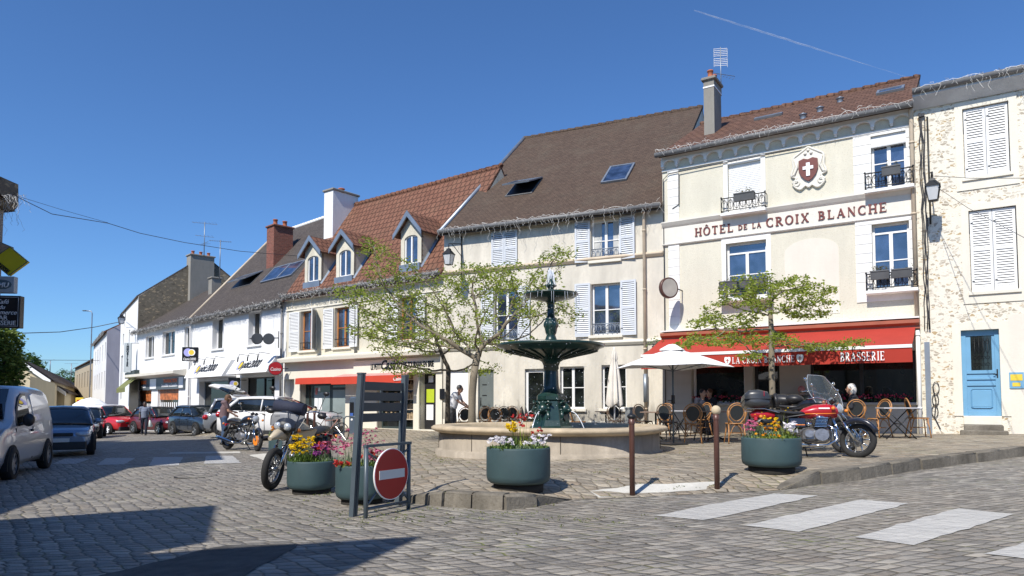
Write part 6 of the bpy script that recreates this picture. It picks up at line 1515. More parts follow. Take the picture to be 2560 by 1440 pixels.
M['tabletop'] = pm('table_top', (.24, .17, .13), .35, 0, .15, 6); M['greytop'] = pm('grey_table_top', (.42, .42, .44), .3, 0, .1)
def table(px, py, label, w=.62, x_legs=True, top='tabletop', d=.6, rot=-20, h=.73):
    p = gp(px, py, zp); rt = empty('cafe_table', p, R(rot), label, 'table', 'cafe tables on the terrace'); mb = MB(); mb.bbox(-w / 2, w / 2, -d / 2, d / 2, h - .03, h, .006); mb.build('table_top', M[top], rt)
    if x_legs:
        for s in (-1, 1):
            for yy in (-d * .38, d * .38):
                mb = MB(); mb.tube([(-s * w * .42, yy + s * .012, 0), (s * w * .42, yy + s * .012, h - .03)], .013, 6); mb.build('leg', M['iron'], rt)
        mb = MB(); [mb.tube([(x_, -d * .38, z_), (x_, d * .38, z_)], .011, 6) for x_, z_ in ((-w * .4, .03), (w * .4, .03), (0, h * .48))]; mb.build('crossbar', M['iron'], rt)
    else:
        mb = MB(); mb.tube([(0, 0, 0), (0, 0, h - .03)], .025, 8); mb.build('column', M['iron'], rt); mb = MB(); [mb.tube([(0, 0, .1), (.28 * math.cos(a), .28 * math.sin(a), .015)], .016, 6) for a in (.8, 2.37, 3.94, 5.5)]; mb.build('foot', M['iron'], rt)
table(1515, 1088, 'small table under the folded parasol', .55, False)
table(1640, 1098, 'brown-topped table between the bin and the parasol pole', .75, False)
table(1790, 1100, 'brown-topped table right behind the ball-topped bollard', .75, False)
table(1700, 1092, 'grey-topped folding table behind the parasol pole', .5, True, 'greytop')
table(1875, 1104, 'table in front of the hotel door, left of the top box', .7, False)
table(2245, 1097, 'grey folding table with crossed black legs between two rattan chairs', .78, True, 'greytop', .55, -8)
table(1345, 1084, 'ornate iron table hidden behind the fountain pedestal', .6, True)
table(2040, 1086, 'table behind the motorcycles where the drinkers sit', .7, False)
M['canvas'] = pm('parasol_canvas', (.80, .80, .80), .8, 0, .03)
M['blueprint'] = pm('parasol_print', (.25, .29, .36), .8, 0, .2)
p = gp(1684, 1112, zp); ht = at_Y(1684, 862, p.y).z - p.z; hz_ = at_Y(1684, 918, p.y).z - p.z
rt = empty('parasol', p, R(22), 'open white parasol with faded blue print over the terrace', 'parasol'); r = 1.38
mb = MB(); cor = [Vector((r * math.cos(PI / 4 + PI / 2 * k) * 1.0, r * math.sin(PI / 4 + PI / 2 * k), hz_ - .02)) for k in range(4)]; ap = Vector((0, 0, ht - .08))
for k in range(4):
    a, b_ = cor[k], cor[(k + 1) % 4]; mid = (a + b_) / 2 * 1.12; mid.z = hz_ + .03
    for s_, e_ in ((a, mid), (mid, b_)):
        for j in range(8):
            t0, t1 = j / 8, (j + 1) / 8
            def Q(u, t): base_ = s_.lerp(e_, u); q_ = ap.lerp(base_, t); q_.z += .03 * math.sin(PI * t) ; return q_
            for i in range(4): mb.poly([Q(i / 4, t0), Q(i / 4, t1), Q((i + 1) / 4, t1), Q((i + 1) / 4, t0)], True)
cn = mb.build('canopy', M['canvas'], rt)
mb = MB(); mb.lathe([(0, ht + .02), (.12, ht), (.34, ht - .11), (.36, ht - .14)], 4, smooth=False); mb.build('vent_cap', M['canvas'], cn)
random.seed(2); mb = MB()
for k in range(46):
    e_ = Vector((random.uniform(-1, 1), 0, 0)); a, b_ = cor[3], cor[0]; t = random.uniform(.78, .94); q0 = ap.lerp(a.lerp(b_, random.uniform(.25, .97)), t); q0.z += .03 * math.sin(PI * t) + .012
    d1 = (b_ - a).normalized(); d2 = (a.lerp(b_, .5) - ap).normalized(); w_ = random.uniform(.02, .05); h_ = random.uniform(.01, .02); q0 += d2.cross(d1).normalized() * (-.004) + Vector((0, 0, .01))
    mb.poly([q0, q0 + d1 * w_, q0 + d1 * w_ + d2 * h_ * 2, q0 + d2 * h_ * 2])
mb.build('print', M['blueprint'], cn)
mb = MB(); mb.tube([(0, 0, 0), (0, 0, ht)], .022, 8); mb.build('pole', M['steel'], rt); mb = MB(); mb.tube([(0, 0, .95), (0, 0, 1.15)], .045, 8); mb.tube([(0, 0, 1.02), (-.14, 0, 1.02)], .012, 5); mb.build('crank', M['black'], rt); mb = MB(); mb.bbox(-.25, .25, -.25, .25, 0, .05, .02); mb.build('base', M['black'], rt)
mb = MB(); [mb.tube([(0, 0, ht - .62), tuple(c_ * .6 + Vector((0, 0, (hz_ - .05) * .4 + .13)))], .01, 5) for c_ in cor]; mb.build('ribs', M['steel'], rt)
p = gp(1537, 1092, zp); ht = at_Y(1537, 872, p.y).z - p.z; hb = at_Y(1537, 1012, p.y).z - p.z
rt = empty('parasol', p, R(10), 'folded off-white parasol tied up in front of the ground-floor window', 'parasol')
mb = MB(); n_ = 40; rs = []
for z_, rr in ((ht, .02), (ht - .12, .06), (ht - .3, .08), (ht - .34, .065), (ht - .5, .10), (ht - .9, .15), (hb + .2, .19), (hb + .04, .21), (hb - .03, .17)):
    rs.append([mb.V((rr * (1 + .32 * math.cos(8 * 2 * PI * k / n_)) * math.cos(2 * PI * k / n_), rr * (1 + .32 * math.cos(8 * 2 * PI * k / n_)) * math.sin(2 * PI * k / n_), z_ + (.06 * math.sin(3 * 2 * PI * k / n_) if z_ < hb + .1 else 0))) for k in range(n_)])
for a, b_ in zip(rs, rs[1:]):
    for k in range(n_): mb.F((a[k], a[(k + 1) % n_], b_[(k + 1) % n_], b_[k]), True)
mb.build('canopy', pm('offwhite_canvas', (.66, .62, .56), .85, 0, .1), rt); mb = MB(); mb.tube([(0, 0, 0), (0, 0, ht + .04)], .025, 8); mb.build('pole', M['white'], rt); mb = MB(); mb.bbox(-.25, .25, -.25, .25, 0, .06, .02); mb.build('base', M['black'], rt)
p = gp(1583, 1085, zp); rt = empty('litter_bin', p, R(-25), 'grey ribbed litter bin behind the dark-capped bollard', 'bin')
mb = MB(); h = at_Y(1583, 1022, p.y).z - p.z; mb.box(-.2, .2, -.15, .15, .05, h); [mb.box(-.2 + k * .05, -.175 + k * .05, -.165, -.15, .06, h - .01) for k in range(8)]; mb.build('body', pm('bin_grey', (.25, .27, .28), .5, .2), rt); mb = MB(); mb.bbox(-.23, .23, -.18, .18, h, h + .05, .01); mb.build('lid', pm('bin_grey', (.25, .27, .28), .5, .2), rt)

# ---------------------------------------------------------------- vehicles
def paint(name, col, metal=.0, rough=.3): return pm(name, col, rough, metal, 0, coat=.7)
M['tyre'] = pm('tyre_rubber', (.018, .018, .018), .85, 0, .2, 10)
M['rim'] = pm('alloy', (.38, .39, .40), .3, .8, .1); M['arch'] = pm('wheel_arch', (.01, .01, .01), .9, 0, 0)
M['carglass'] = glass_mat('car_glass', (.012, .016, .018), .02, .9); M['lamp'] = pm('lamp_lens', (.5, .53, .56), .08, .3, .2, 20, coat=1.); M['tail'] = pm('tail_lens', (.42, .01, .015), .15, 0, 0, coat=1.)
M['chrome'] = pm('chrome', (.62, .63, .64), .12, 1, 0); M['bumper'] = pm('bumper_plastic', (.03, .032, .035), .5, 0, .1); M['plate'] = pm('number_plate', (.75, .75, .72), .4, 0, 0)
def wheel(parent, x, y, r, w=.19, side=1, spokes=5, rimmat='rim'):
    mb = MB(); rr = r - w * .22; mb.M = Matrix.Translation((x, y, r)) @ Matrix.Rotation(PI / 2, 4, 'X')
    mb.lathe([(r * .66, -w / 2), (r * .9, -w / 2), (r * .98, -w * .38), (r, -w * .2), (r, w * .2), (r * .98, w * .38), (r * .9, w / 2), (r * .66, w / 2), (r * .62, 0), (r * .66, -w / 2)], 28)
    o = mb.build('wheel', M['tyre'], parent); mb = MB(); mb.M = Matrix.Translation((x, y, r)) @ Matrix.Rotation(PI / 2, 4, 'X'); s = -side * w * .40
    mb.lathe([(0, s * .6), (r * .12, s * .95), (r * .16, s * .8), (r * .16, s * .5), (r * .5, s * .35)], 20)
    mb.lathe([(r * .58, s), (r * .66, s * 1.05), (r * .66, s * .2), (r * .55, s * .2), (r * .58, s)], 24)
    for k in range(spokes):
        a = 2 * PI * k / spokes; c, sn = math.cos(a), math.sin(a); wd = r * .1
        p = [(r * .1 * c - wd * sn, r * .1 * sn + wd * c, s * .85), (r * .6 * c - wd * 1.1 * sn, r * .6 * sn + wd * 1.1 * c, s * .95), (r * .6 * c + wd * 1.1 * sn, r * .6 * sn - wd * 1.1 * c, s * .95), (r * .1 * c + wd * sn, r * .1 * sn - wd * c, s * .85)]
        mb.poly(p); mb.poly([(q[0], q[1], q[2] * .5) for q in p]); [mb.poly([p[i], p[(i + 1) % 4], (*p[(i + 1) % 4][:2], p[(i + 1) % 4][2] * .5), (*p[i][:2], p[i][2] * .5)]) for i in (0, 2)]
    mb.build('rim', M[rimmat], o); mb = MB(); mb.M = Matrix.Translation((x, y, r)) @ Matrix.Rotation(PI / 2, 4, 'X'); mb.lathe([(0, s * .1), (r * .62, s * .1)], 16); mb.build('brake_disc', M['arch'], o)
def loft(mb, secs, smooth=True, cap=True):
    rs = [[mb.V(p) for p in s_] for s_ in secs]; n = len(rs[0])
    for a, b in zip(rs, rs[1:]):
        for k in range(n - 1): mb.F((a[k], a[k + 1], b[k + 1], b[k]), smooth)
        mb.F((a[n - 1], a[0], b[0], b[n - 1]), False)
    if cap: mb.F(rs[0][::-1]); mb.F(rs[-1])
def car(label, group, pos, heading, L, W, H, col, top, cab, roofcol=None, wb=2.5, wr=.31, kind='hatch', cladding=False, grille=True, rimmat='rim', spokes=5, name='parked_car', cat='car', rear_open=False, roofw=.74, wheel_in=.0):
    # top: list of (x, ztop, wfac) rear to front;  cab: (x_rear_base, x_rear_top, x_front_top, x_front_base, z_base)
    h = Vector((*heading, 0)).normalized(); rt = empty(name, pos, math.atan2(h.y, h.x), label, cat, group); w2 = W / 2
    mb = MB(); secs = []
    for x, zt, wf in top:
        w = w2 * wf; zb = .20 if abs(x) < L * .42 else .28
        half = [(0, zb), (w * .88, zb), (w * .97, zb + .10), (w, zb + (zt - zb) * .45), (w * .985, zt - .16), (w * .955, zt - .06), (w * .86, zt - .012), (w * .45, zt + .01), (0, zt + .015)]
        secs.append([(x, y, z) for y, z in half] + [(x, -y, z) for y, z in half[::-1][1:-1]])
    loft(mb, secs); body = mb.build('body', col, rt)
    xr0, xr1, xf1, xf0, zb = cab; wb_ = w2 * .93; wr_ = w2 * roofw; zr_ = H
    def cabsec(x0, x1, t, zt): return None
    mb = MB(); N = 10; secs = []
    def halfc(wl, zl, wt, zt): return [(wl, zl), (wl * .6 + wt * .4, zl + (zt - zl) * .42), (wt * 1.03, zt - .09), (wt * .97, zt - .03), (wt * .8, zt), (0, zt + .015)]
    # stations sweep along x, heights following windscreen / roof / rear window
    st = [(xr0, .0), (xr0 + (xr1 - xr0) * .5, .55), (xr1, .93), (xr1 + (xf1 - xr1) * .3, 1.), (xr1 + (xf1 - xr1) * .6, 1.005), (xf1, .955), (xf1 + (xf0 - xf1) * .35, .66), (xf1 + (xf0 - xf1) * .7, .31), (xf0, .0)]
    for x, k in st:
        zt = zb + (zr_ - .03 - zb) * k + .015; wt = wb_ + (wr_ - wb_) * k; hc = halfc(wb_, zb - .03, wt * .985, max(zt, zb + .01)); secs.append([(x, y, z) for y, z in hc] + [(x, -y, z) for y, z in hc[::-1][1:]])
    loft(mb, secs); mb.build('windows', M['carglass'], rt)
    mb = MB(); secs = []
    for x, k in ((xr1 - .06, .925), (xr1 + .08, .97), (xr1 + (xf1 - xr1) * .3, 1.), (xr1 + (xf1 - xr1) * .6, 1.005), (xf1 - .08, .975), (xf1 + .05, .93)):
        zt = zb + (zr_ - .03 - zb) * k + .04; wt = (wb_ + (wr_ - wb_) * k); half = [(wt * 1.06, zt - (.17 if roofcol else .10)), (wt * 1.03, zt - .045), (wt * .84, zt - .005), (0, zt + .01)]
        secs.append([(x, y, z) for y, z in half] + [(x, -y, z) for y, z in half[::-1][1:]])
    loft(mb, secs); mb.build('roof', roofcol or col, rt)
    mb = MB(); pc = roofcol or col
    for s in (-1, 1):
        def pt(x, k): return (x, s * ((wb_ + (wr_ - wb_) * k) + .008), zb - .03 + (zr_ - .06 - zb) * k)
        xm = (xf0 + xr0) / 2 - .05
        for q_, r_ in (([pt(xf0 - .04, 0), pt(xf1 + (xf0 - xf1) * .5, .5), pt(xf1, .96)], .035), ([pt(xr0 + .04, 0), pt(xr0 + (xr1 - xr0) * .55, .5), pt(xr1, .96)], .06), ([pt(xm, 0), pt(xm, .5), pt(xm, .96)], .028)):
            mb = MB(); mb.tube(q_, r_, 6); mb.build('pillar', col if r_ != .06 else pc, rt)
    f = L / 2
    for x in (-wb / 2 + wheel_in, wb / 2 + wheel_in):
        for s in (-1, 1):
            mb = MB(); a = [(x + (wr + .07) * math.cos(t), wr + (wr + .07) * math.sin(t)) for t in [PI * k / 14 for k in range(15)]]; mb.prism(a + [(x - wr - .07, .15), (x + wr + .07, .15)], s * w2 * .80, s * (w2 + .003)); mb.build('wheel_arch', M['arch'], rt)
            if cladding:
                mb = MB(); mb.tube([(x + (wr + .09) * math.cos(t), s * (w2 + .0), wr + (wr + .09) * math.sin(t)) for t in [PI * k / 12 for k in range(13)]], .035, 6); mb.build('wheel_trim', M['bumper'], rt)
            wheel(rt, x, s * (w2 - .055), wr, .2, s, spokes, rimmat)
    # front end
    fz = top[-2][1] - .10
    for s in (-1, 1):
        mb = MB(); mb.sphere((f - .14, s * (w2 * .66), fz + .0), (.17, w2 * .27, .095), 14, 8); mb.build('headlight', M['lamp'], rt)
        mb = MB(); mb.sphere((-f + .10, s * (w2 * .80), top[0][1] + .0), (.13, w2 * .18, .12), 12, 8); mb.build('tail_light', M['tail'], rt)
        mb = MB(); mb.sphere((xf0 - .25, s * (w2 + .10), zb + .08), (.07, .11, .075), 10, 8); mb.build('wing_mirror', roofcol or (col if not cladding else M['black']), rt)
        mb = MB(); mb.disc((f - .03, s * w2 * .68, .36), .065, 'X', 14, .06); mb.build('fog_light', M['lamp'], rt)
    mb = MB(); mb.bbox(f - .10, f + .015, -w2 * .82, w2 * .82, .22, .46, .03); mb.build('bumper', M['bumper'] if grille else col, rt)
    mb = MB(); mb.bbox(f - .12, f + .02, -w2 * .42, w2 * .42, .60, .70, .02); mb.build('grille', M['bumper'], rt)
    mb = MB(); mb.box(f + .016, f + .028, -.26, .26, .44, .55); mb.build('number_plate', M['plate'], rt)
    mb = MB(); mb.bbox(-f - .01, -f + .12, -w2 * .85, w2 * .85, .25, .50, .03); mb.build('rear_bumper', M['bumper'] if cladding else col, rt)
    if cladding: mb = MB(); [mb.bbox(-wb / 2, wb / 2, s * w2 - .03, s * w2 + .012, .2, .34, .01) for s in (-1, 1)]; mb.build('side_cladding', M['bumper'], rt)
    mb = MB(); [mb.box(xx, xx + .18, s * (w2 * .99) - .012, s * (w2 * .99) + .014, zb - .18, zb - .15) for s in (-1, 1) for xx in (.15, -.75)]; mb.build('door_handle', col, rt)
    for s in (-1, 1):
        for xx in (xf0 - .42, xf0 - 1.35): MB().box(xx, xx + .012, s * w2 * .999 - .004, s * w2 * .999 + .003, .32, zb - .05).build('door_gap', M['arch'], rt)
    return rt
def hatch(L, H, zh=.86, nose=.74, tail=.98, belt=.94):
    f = L / 2
    return [(-f, tail - .22, .80), (-f + .05, tail - .04, .90), (-f + .35, tail, .97), (-f * .4, belt + .01, 1.0), (f * .1, belt - .005, 1.0), (f * .38, zh + .03, 1.0), (f * .62, zh, .985), (f * .86, zh - .07, .93), (f * .96, nose, .86), (f, nose - .14, .76)]
def z_at(x, y): return zr(x, y) + .005
def G3(x, y): return (x, y, z_at(x, y))
blue = paint('blue_grey_metallic', (.22, .30, .42), .45, .25); redp = paint('red_gloss', (.50, .012, .018)); dred = paint('dark_red_gloss', (.11, .008, .012)); nblue = paint('dark_blue_metallic', (.03, .045, .07), .4, .25); silver = paint('silver_metallic', (.33, .35, .38), .5); whitep = paint('white_gloss', (.78, .78, .78)); blackp = paint('black_gloss', (.015, .015, .018))
gC = 'cars parked along the street'
car('blue-grey hatchback facing us right behind the silver van', gC, G3(-13.75, 21.5), (.50, -.87), 3.8, 1.66, 1.44, blue, hatch(3.8, 1.44), (-1.6, -1.25, .15, .85, .93), wb=2.47)
car('dark car half hidden between the blue hatchback and the red-and-white car', gC, G3(-21.1, 34.6), (.45, -.9), 4.0, 1.7, 1.5, nblue, hatch(4.0, 1.5), (-1.7, -1.4, .1, .9, .95))
r5 = car('red compact car with a white roof and white mirrors', gC, G3(-23.1, 40.2), (.90, -.45), 4.15, 1.82, 1.66, redp, hatch(4.15, 1.66, .98, .84, 1.05, 1.04), (-1.9, -1.6, .35, 1.05, 1.02), roofcol=whitep, wb=2.61, rimmat='signwhite')
mb = MB(); mb.disc((1.32, -.62, .93), .16, 'Z', 16, .012); o_ = mb.build('decal', M['signwhite'], r5); mb = MB(); mb.bbox(-.95, .35, -.925, -.912, .45, .9, .002); mb.build('door_decal', pm('pale_red_decal', (.55, .20, .16), .4), r5)
car('dark red and black hatchback behind the walking man', gC, G3(-19.3, 38.6), (.83, -.55), 3.9, 1.7, 1.46, dred, hatch(3.9, 1.46), (-1.65, -1.3, .2, .9, .94), roofcol=blackp)
car('dark blue hatchback parked in the middle of the row', gC, G3(-15.0, 34.0), (.74, -.67), 4.25, 1.78, 1.44, nblue, hatch(4.25, 1.44, .9, .72), (-1.8, -1.35, .1, .85, .95))
car('silver car with its tail lamps towards us, behind the woman', gC, G3(-10.7, 29.2), (.93, .36), 3.9, 1.7, 1.52, silver, hatch(3.9, 1.52), (-1.75, -1.5, .2, .95, .97), cladding=True)
suv = car('white crossover car parked side-on behind the motorcycles, tailgate raised', gC, G3(-8.35, 25.4), (.995, -.10), 4.12, 1.78, 1.52, whitep, hatch(4.12, 1.56, 1.0, .86, 1.10, 1.03), (-1.8, -1.3, .1, 1.12, 1.02), cladding=True, wb=2.6, wr=.33)
mb = MB(); mb.M = Matrix.Translation((-1.48, 0, 1.52)) @ Matrix.Rotation(R(28), 4, 'Y')
secs = []
for x, w_, z_, t_ in ((0, .62, 0, .03), (-.3, .66, .02, .045), (-.62, .72, .0, .06), (-.85, .74, -.03, .09), (-1.0, .70, -.10, .05)):
    secs.append([(x, w_, z_), (x, w_ * .9, z_ + t_), (x, -w_ * .9, z_ + t_), (x, -w_, z_), (x, -w_ * .8, z_ - t_), (x, w_ * .8, z_ - t_)])
loft(mb, secs); tg = mb.build('tailgate', whitep, suv)
mb = MB(); mb.M = Matrix.Translation((-1.48, 0, 1.52)) @ Matrix.Rotation(R(28), 4, 'Y'); loft(mb, [[(x, w_, z_), (x, w_ * .85, z_ + t_), (x, -w_ * .85, z_ + t_), (x, -w_, z_), (x, -w_ * .7, z_ - t_), (x, w_ * .7, z_ - t_)] for x, w_, z_, t_ in ((-.08, .655, 0, .045), (-.3, .69, .02, .058), (-.6, .745, .0, .07))]); mb.build('rear_window', M['carglass'], tg)
# silver panel van at the left edge
hv = Vector((1.1, -2.8, 0)).normalized(); vr = empty('parked_van', (-11.0, 14.55, zr(-10.9, 14.5)), math.atan2(hv.y, hv.x), 'silver panel van parked at the left edge facing the camera', 'van')
vp = paint('silver_van_paint', (.52, .53, .55), .35, .28); w2 = .90; mb = MB(); secs = []
for x, zt, wf, wt in ((-2.02, 1.66, .93, .72), (-1.98, 1.76, .97, .74), (-1.6, 1.84, 1, .76), (-.6, 1.87, 1, .77), (.2, 1.86, 1, .76), (.62, 1.78, 1, .74), (.95, 1.48, 1, .76), (1.25, 1.16, .99, .84), (1.6, 1.02, .97, .84), (1.95, .86, .92, .80), (2.1, .66, .85, .74)):
    w = w2 * wf; t = w2 * wt; zb = .26; bel = min(zt - .03, 1.02)
    k_ = max(0, min(1, (zt - 1.0) / .8)); tt = w * (1 - k_) * .9 + t * k_ if zt > 1.02 else w * .88
    half = [(0, zb), (w * .93, zb), (w * .985, zb + .12), (w, zb + .35), (w * .99, bel - .12), (w * .965, bel), (w * .965 * .5 + tt * .5 + .02, (bel + zt) / 2 + .0), (tt * 1.03, zt - .08), (tt * .85, zt - .01), (0, zt + .01)]
    secs.append([(x, y, z) for y, z in half] + [(x, -y, z) for y, z in half[::-1][1:-1]])
loft(mb, secs); mb.build('body', vp, vr)
def side_y(z, k=1.): return w2 * (.972 if z < 1.02 else .972 - (z - 1.02) * .215)
def sidepoly(name, pts, mat, off=.012, n=1, parent=None):
    for s in (1, -1):
        mb = MB()
        A = [mb.V((x, s * (side_y(z) + off), z)) for x, z in pts]; B = [mb.V((x, s * (side_y(z) - .03), z)) for x, z in pts]; mb.F(A if s > 0 else A[::-1])
        for k in range(len(pts)): mb.F((A[k], A[(k + 1) % len(pts)], B[(k + 1) % len(pts)], B[k]))
        mb.build(name, M[mat] if isinstance(mat, str) else mat, parent or vr)
sidepoly('window', [(1.02, 1.05), (.98, 1.18), (.78, 1.42), (.52, 1.62), (.28, 1.70), (.02, 1.70), (-.04, 1.55), (-.06, 1.05)], 'black', .004)
sidepoly('side_window', [(.95, 1.09), (.92, 1.2), (.74, 1.40), (.50, 1.58), (.28, 1.65), (.06, 1.65), (.01, 1.5), (-.0, 1.09)], 'carglass', .010)
sidepoly('panel', [(-.30, 1.10), (-.28, 1.66), (-.5, 1.70), (-1.45, 1.66), (-1.68, 1.5), (-1.80, 1.10)], vp, .014)
sidepoly('rub_strip', [(-.95, .60), (-.95, .69), (.78, .69), (.80, .60)], 'bumper', .02)
[MB().box(x, x + .01, s * side_y(.7) - .003, s * side_y(.7) + .012, .34, 1.0).build('door_gap', M['arch'], vr) for x in (1.06, -.14) for s in (-1, 1)]
mb = MB(); mb.sphere((-.02, w2 + .0, .93), (.09, .03, .03), 10, 6); mb.sphere((-.02, -w2 - .0, .93), (.09, .03, .03), 10, 6); mb.build('door_handle', M['black'], vr)
for s in (1, -1):
    mb = MB(); mb.sphere((.86, s * (w2 + .13), 1.16), (.07, .11, .13), 12, 8); mb.tube([(.88, s * (w2 - .04), 1.06), (.86, s * (w2 + .08), 1.10)], .03, 6); mb.build('wing_mirror', M['black'], vr)
    mb = MB(); mb.sphere((1.95, s * .68, .78), (.2, .16, .13), 12, 8); mb.build('headlight', M['lamp'], vr)
    for x in (-1.35, 1.32):
        mb = MB(); mb.prism([(x + .38 * math.cos(t), .31 + .38 * math.sin(t)) for t in [PI * k / 16 for k in range(17)]] + [(x - .38, .2), (x + .38, .2)], s * .66, s * (w2 + .006)); mb.build('wheel_arch', M['arch'], vr); wheel(vr, x, s * (w2 - .055), .325, .2, s, 7)
mb = MB(); secs = [[(.64, .62, 1.76), (.64, -.62, 1.76)], [(1.22, .72, 1.20), (1.22, -.72, 1.20)]]; mb.poly([(.63, .62, 1.79), (.63, -.62, 1.79), (.97, -.66, 1.49), (.97, .66, 1.49)]); mb.poly([(.97, .66, 1.49), (.97, -.66, 1.49), (1.27, -.72, 1.18), (1.27, .72, 1.18)]); mb.build('windscreen', M['carglass'], vr)
mb = MB(); mb.bbox(1.85, 2.14, -.80, .80, .28, .60, .05); mb.build('bumper', M['bumper'], vr)

# ---------------------------------------------------------------- motorcycles
def spoke_wheel(mb_t, mb_r, c, r, steer, n=10, tw=.06, cast=True):
    Rm = Matrix.Rotation(steer, 4, 'Z'); mb_t.M = Matrix.Translation(c) @ Rm; mb_t.torus((0, 0, 0), r - tw, tw, 32, 8, 'Y'); mb_t.M = None
    mb_r.M = Matrix.Translation(c) @ Rm; mb_r.torus((0, 0, 0), r - tw * 1.95, tw * .36, 32, 6, 'Y'); mb_r.tube([(0, -.07, 0), (0, .07, 0)], .035, 10)
    for k in range(n):
        a = 2 * PI * k / n; q = (r - tw * 1.9)
        mb_r.tube([(.03 * math.cos(a + .5), -.03 if k % 2 else .03, .03 * math.sin(a + .5)), (q * math.cos(a), 0, q * math.sin(a))], .016 if cast else .006, 5)
    mb_r.tube([(0, -.055, 0), (0, -.05, 0)], .13, 18); mb_r.M = None
def motorcycle(label, pos, heading, lean, steer, tank, style, rf=.31, rr=.30, wbk=1.48, sc3=(1, 1, 1)):
    h = Vector((*heading, 0)).normalized(); rt = empty('motorcycle', pos, 0, label, 'motorcycle', 'motorcycles parked round the fountain'); rt.rotation_euler = (lean, 0, math.atan2(h.y, h.x)); rt.scale = sc3
    f = wbk / 2; t, r_ = MB(), MB(); spoke_wheel(t, r_, (f, 0, rf), rf, steer, 10 if style != 'adv' else 24, .055, style != 'adv'); o = t.build('front_wheel', M['tyre'], rt); r_.build('rim', M['chrome' if style == 'classic' else 'rim'], o)
    t, r_ = MB(), MB(); spoke_wheel(t, r_, (-f, 0, rr), rr, 0, 10, .065); o = t.build('rear_wheel', M['tyre'], rt); r_.build('rim', M['rim'], o)
    sc, ss = math.cos(steer), math.sin(steer)
    def S(x, y, z):  # steering: rotate about the raked head
        ax = f - .34 * (z - rf) / .62 * 1.0 if z > rf else f
        dx = x - ax; return (ax + dx * sc - y * ss, dx * ss + y * sc, z)
    mb = MB()
    for s in (-1, 1):
        mb.tube([S(f, s * .085, rf), S(f - .17, s * .085, rf + .33)], .03, 8); mb.tube([S(f - .17, s * .085, rf + .33), S(f - .36, s * .085, rf + .68)], .02, 8)
    mb.build('fork', M['chrome'], rt)
    mb = MB()
    if style == 'adv':
        mb.tube([S(f + .28, 0, .80), S(f + .05, 0, .86), S(f - .25, 0, .78)], [.03, .08, .05], 8)
    else:
        mb.tube([S(f + (rf + .03) * math.cos(a), 0, rf + (rf + .03) * math.sin(a)) for a in [R(20 + 12 * k) for k in range(11)]], .05, 8)
    mb.build('front_mudguard', M['fender_' + style], rt)
    mb = MB(); mb.tube([(-f - rr * .9, 0, rr + .25), (-f - .1, 0, rr + .38), (-f + .25, 0, rr + .36)], [.05, .08, .06], 8); mb.build('rear_mudguard', M['black'], rt)
    # frame and engine
    mb = MB()
    for s in (-1, 1):
        mb.tube([(f - .42, s * .04, .90), (f - .5, s * .15, .35), (-.15, s * .17, .28), (-.35, s * .15, .42), (-.42, s * .14, .76), (f - .45, s * .05, .88)], .018, 6); mb.tube([(-.38, s * .12, .40), (-f, s * .11, rr)], .025, 6); mb.tube([(-f + .05, s * .15, rr + .05), (-.55, s * .15, .76)], .028, 8)
    mb.build('frame', M['black'], rt)
    mb = MB(); mb.M = Matrix.Translation((.05, 0, .43)); mb.bbox(-.22, .24, -.15, .15, -.14, .12, .05); [mb.tube([(.06, -.24, -.02), (.06, .24, -.02)], .115, 16)]; mb.tube([(-.14, -.21, -.0), (-.14, .21, -.0)], .07, 12)
    mb.build('engine', M['enginemetal'], rt)
    mb = MB(); tl = R(12) if style == 'classic' else R(35)
    for k in range(7):
        z = .56 + k * .028; mb.bbox(.0 + k * .006, .20 + k * .006, -.22, .22, z, z + .016, .004)
    mb.sphere((.12, 0, .76), (.12, .2, .05), 10, 6)
    for s in (-.15, -.05, .05, .15): mb.tube([(-.12, s, .62), (-.02, s, .63)], .035, 8)
    mb.build('cylinder_block', M['chrome'], rt)
    mb = MB()
    for s in (-1, 1):
        for y_ in (.17, .07): mb.tube([(.2, s * y_, .62), (.36, s * y_, .52), (.36, s * (y_ + .02), .32), (.2, s * .19, .22), (-.1, s * .2, .21)], .022, 7)
        mb.tube([(-.1, s * .2, .21), (-.35, s * .2, .23), (-f - .15, s * .22, .34), (-f - .3, s * .22, .36)], [.03, .055, .055, .045], 10)
    mb.build('exhaust', M['chrome'], rt)
    # tank, seat
    mb = MB(); secs = []
    for x, w, z0, z1 in ((.47, .06, .80, .95), (.42, .14, .76, 1.01), (.25, .17, .74, 1.04), (.05, .16, .74, 1.02), (-.12, .12, .75, .95), (-.22, .05, .77, .86)):
        secs.append([(x, w * math.cos(a) * (1 if math.sin(a) > -.3 else .8), (z0 + z1) / 2 + (z1 - z0) / 2 * math.sin(a)) for a in [2 * PI * k / 14 for k in range(14)]])
    loft(mb, secs); tk = mb.build('fuel_tank', tank, rt)
    if style == 'classic':
        mb = MB(); [mb.tube([(.38, s * .15, .83), (.25, s * .172, .82), (.05, s * .163, .82), (-.12, s * .12, .82)], .009, 5) for s in (-1, 1)]; mb.build('pinstripe', M['orange_st'], tk)
        mb = MB(); mb.box(.10, .28, -.176, -.165, .91, .935); mb.build('badge', M['signwhite'], tk)
        mb = MB(); [mb.bbox(-.40, -.12, s * .13 - .02, s * .13 + .02, .56, .74, .015) for s in (-1, 1)]; mb.build('side_cover', M['fender_classic'], rt); mb = MB(); [mb.box(-.38, -.14, s * .152 - .003, s * .152 + .003, .60, .615) for s in (-1, 1)]; mb.build('side_stripe', M['orange_st'], rt)
    mb = MB(); secs = []
    for x, w, z in ((-.10, .11, .84), (-.3, .14, .83), (-.5, .15, .86), (-.72, .13, .88), (-.86, .06, .87)): secs.append([(x, w * math.cos(a), z + (.055 if math.sin(a) > 0 else .04) * math.sin(a)) for a in [2 * PI * k / 12 for k in range(12)]])
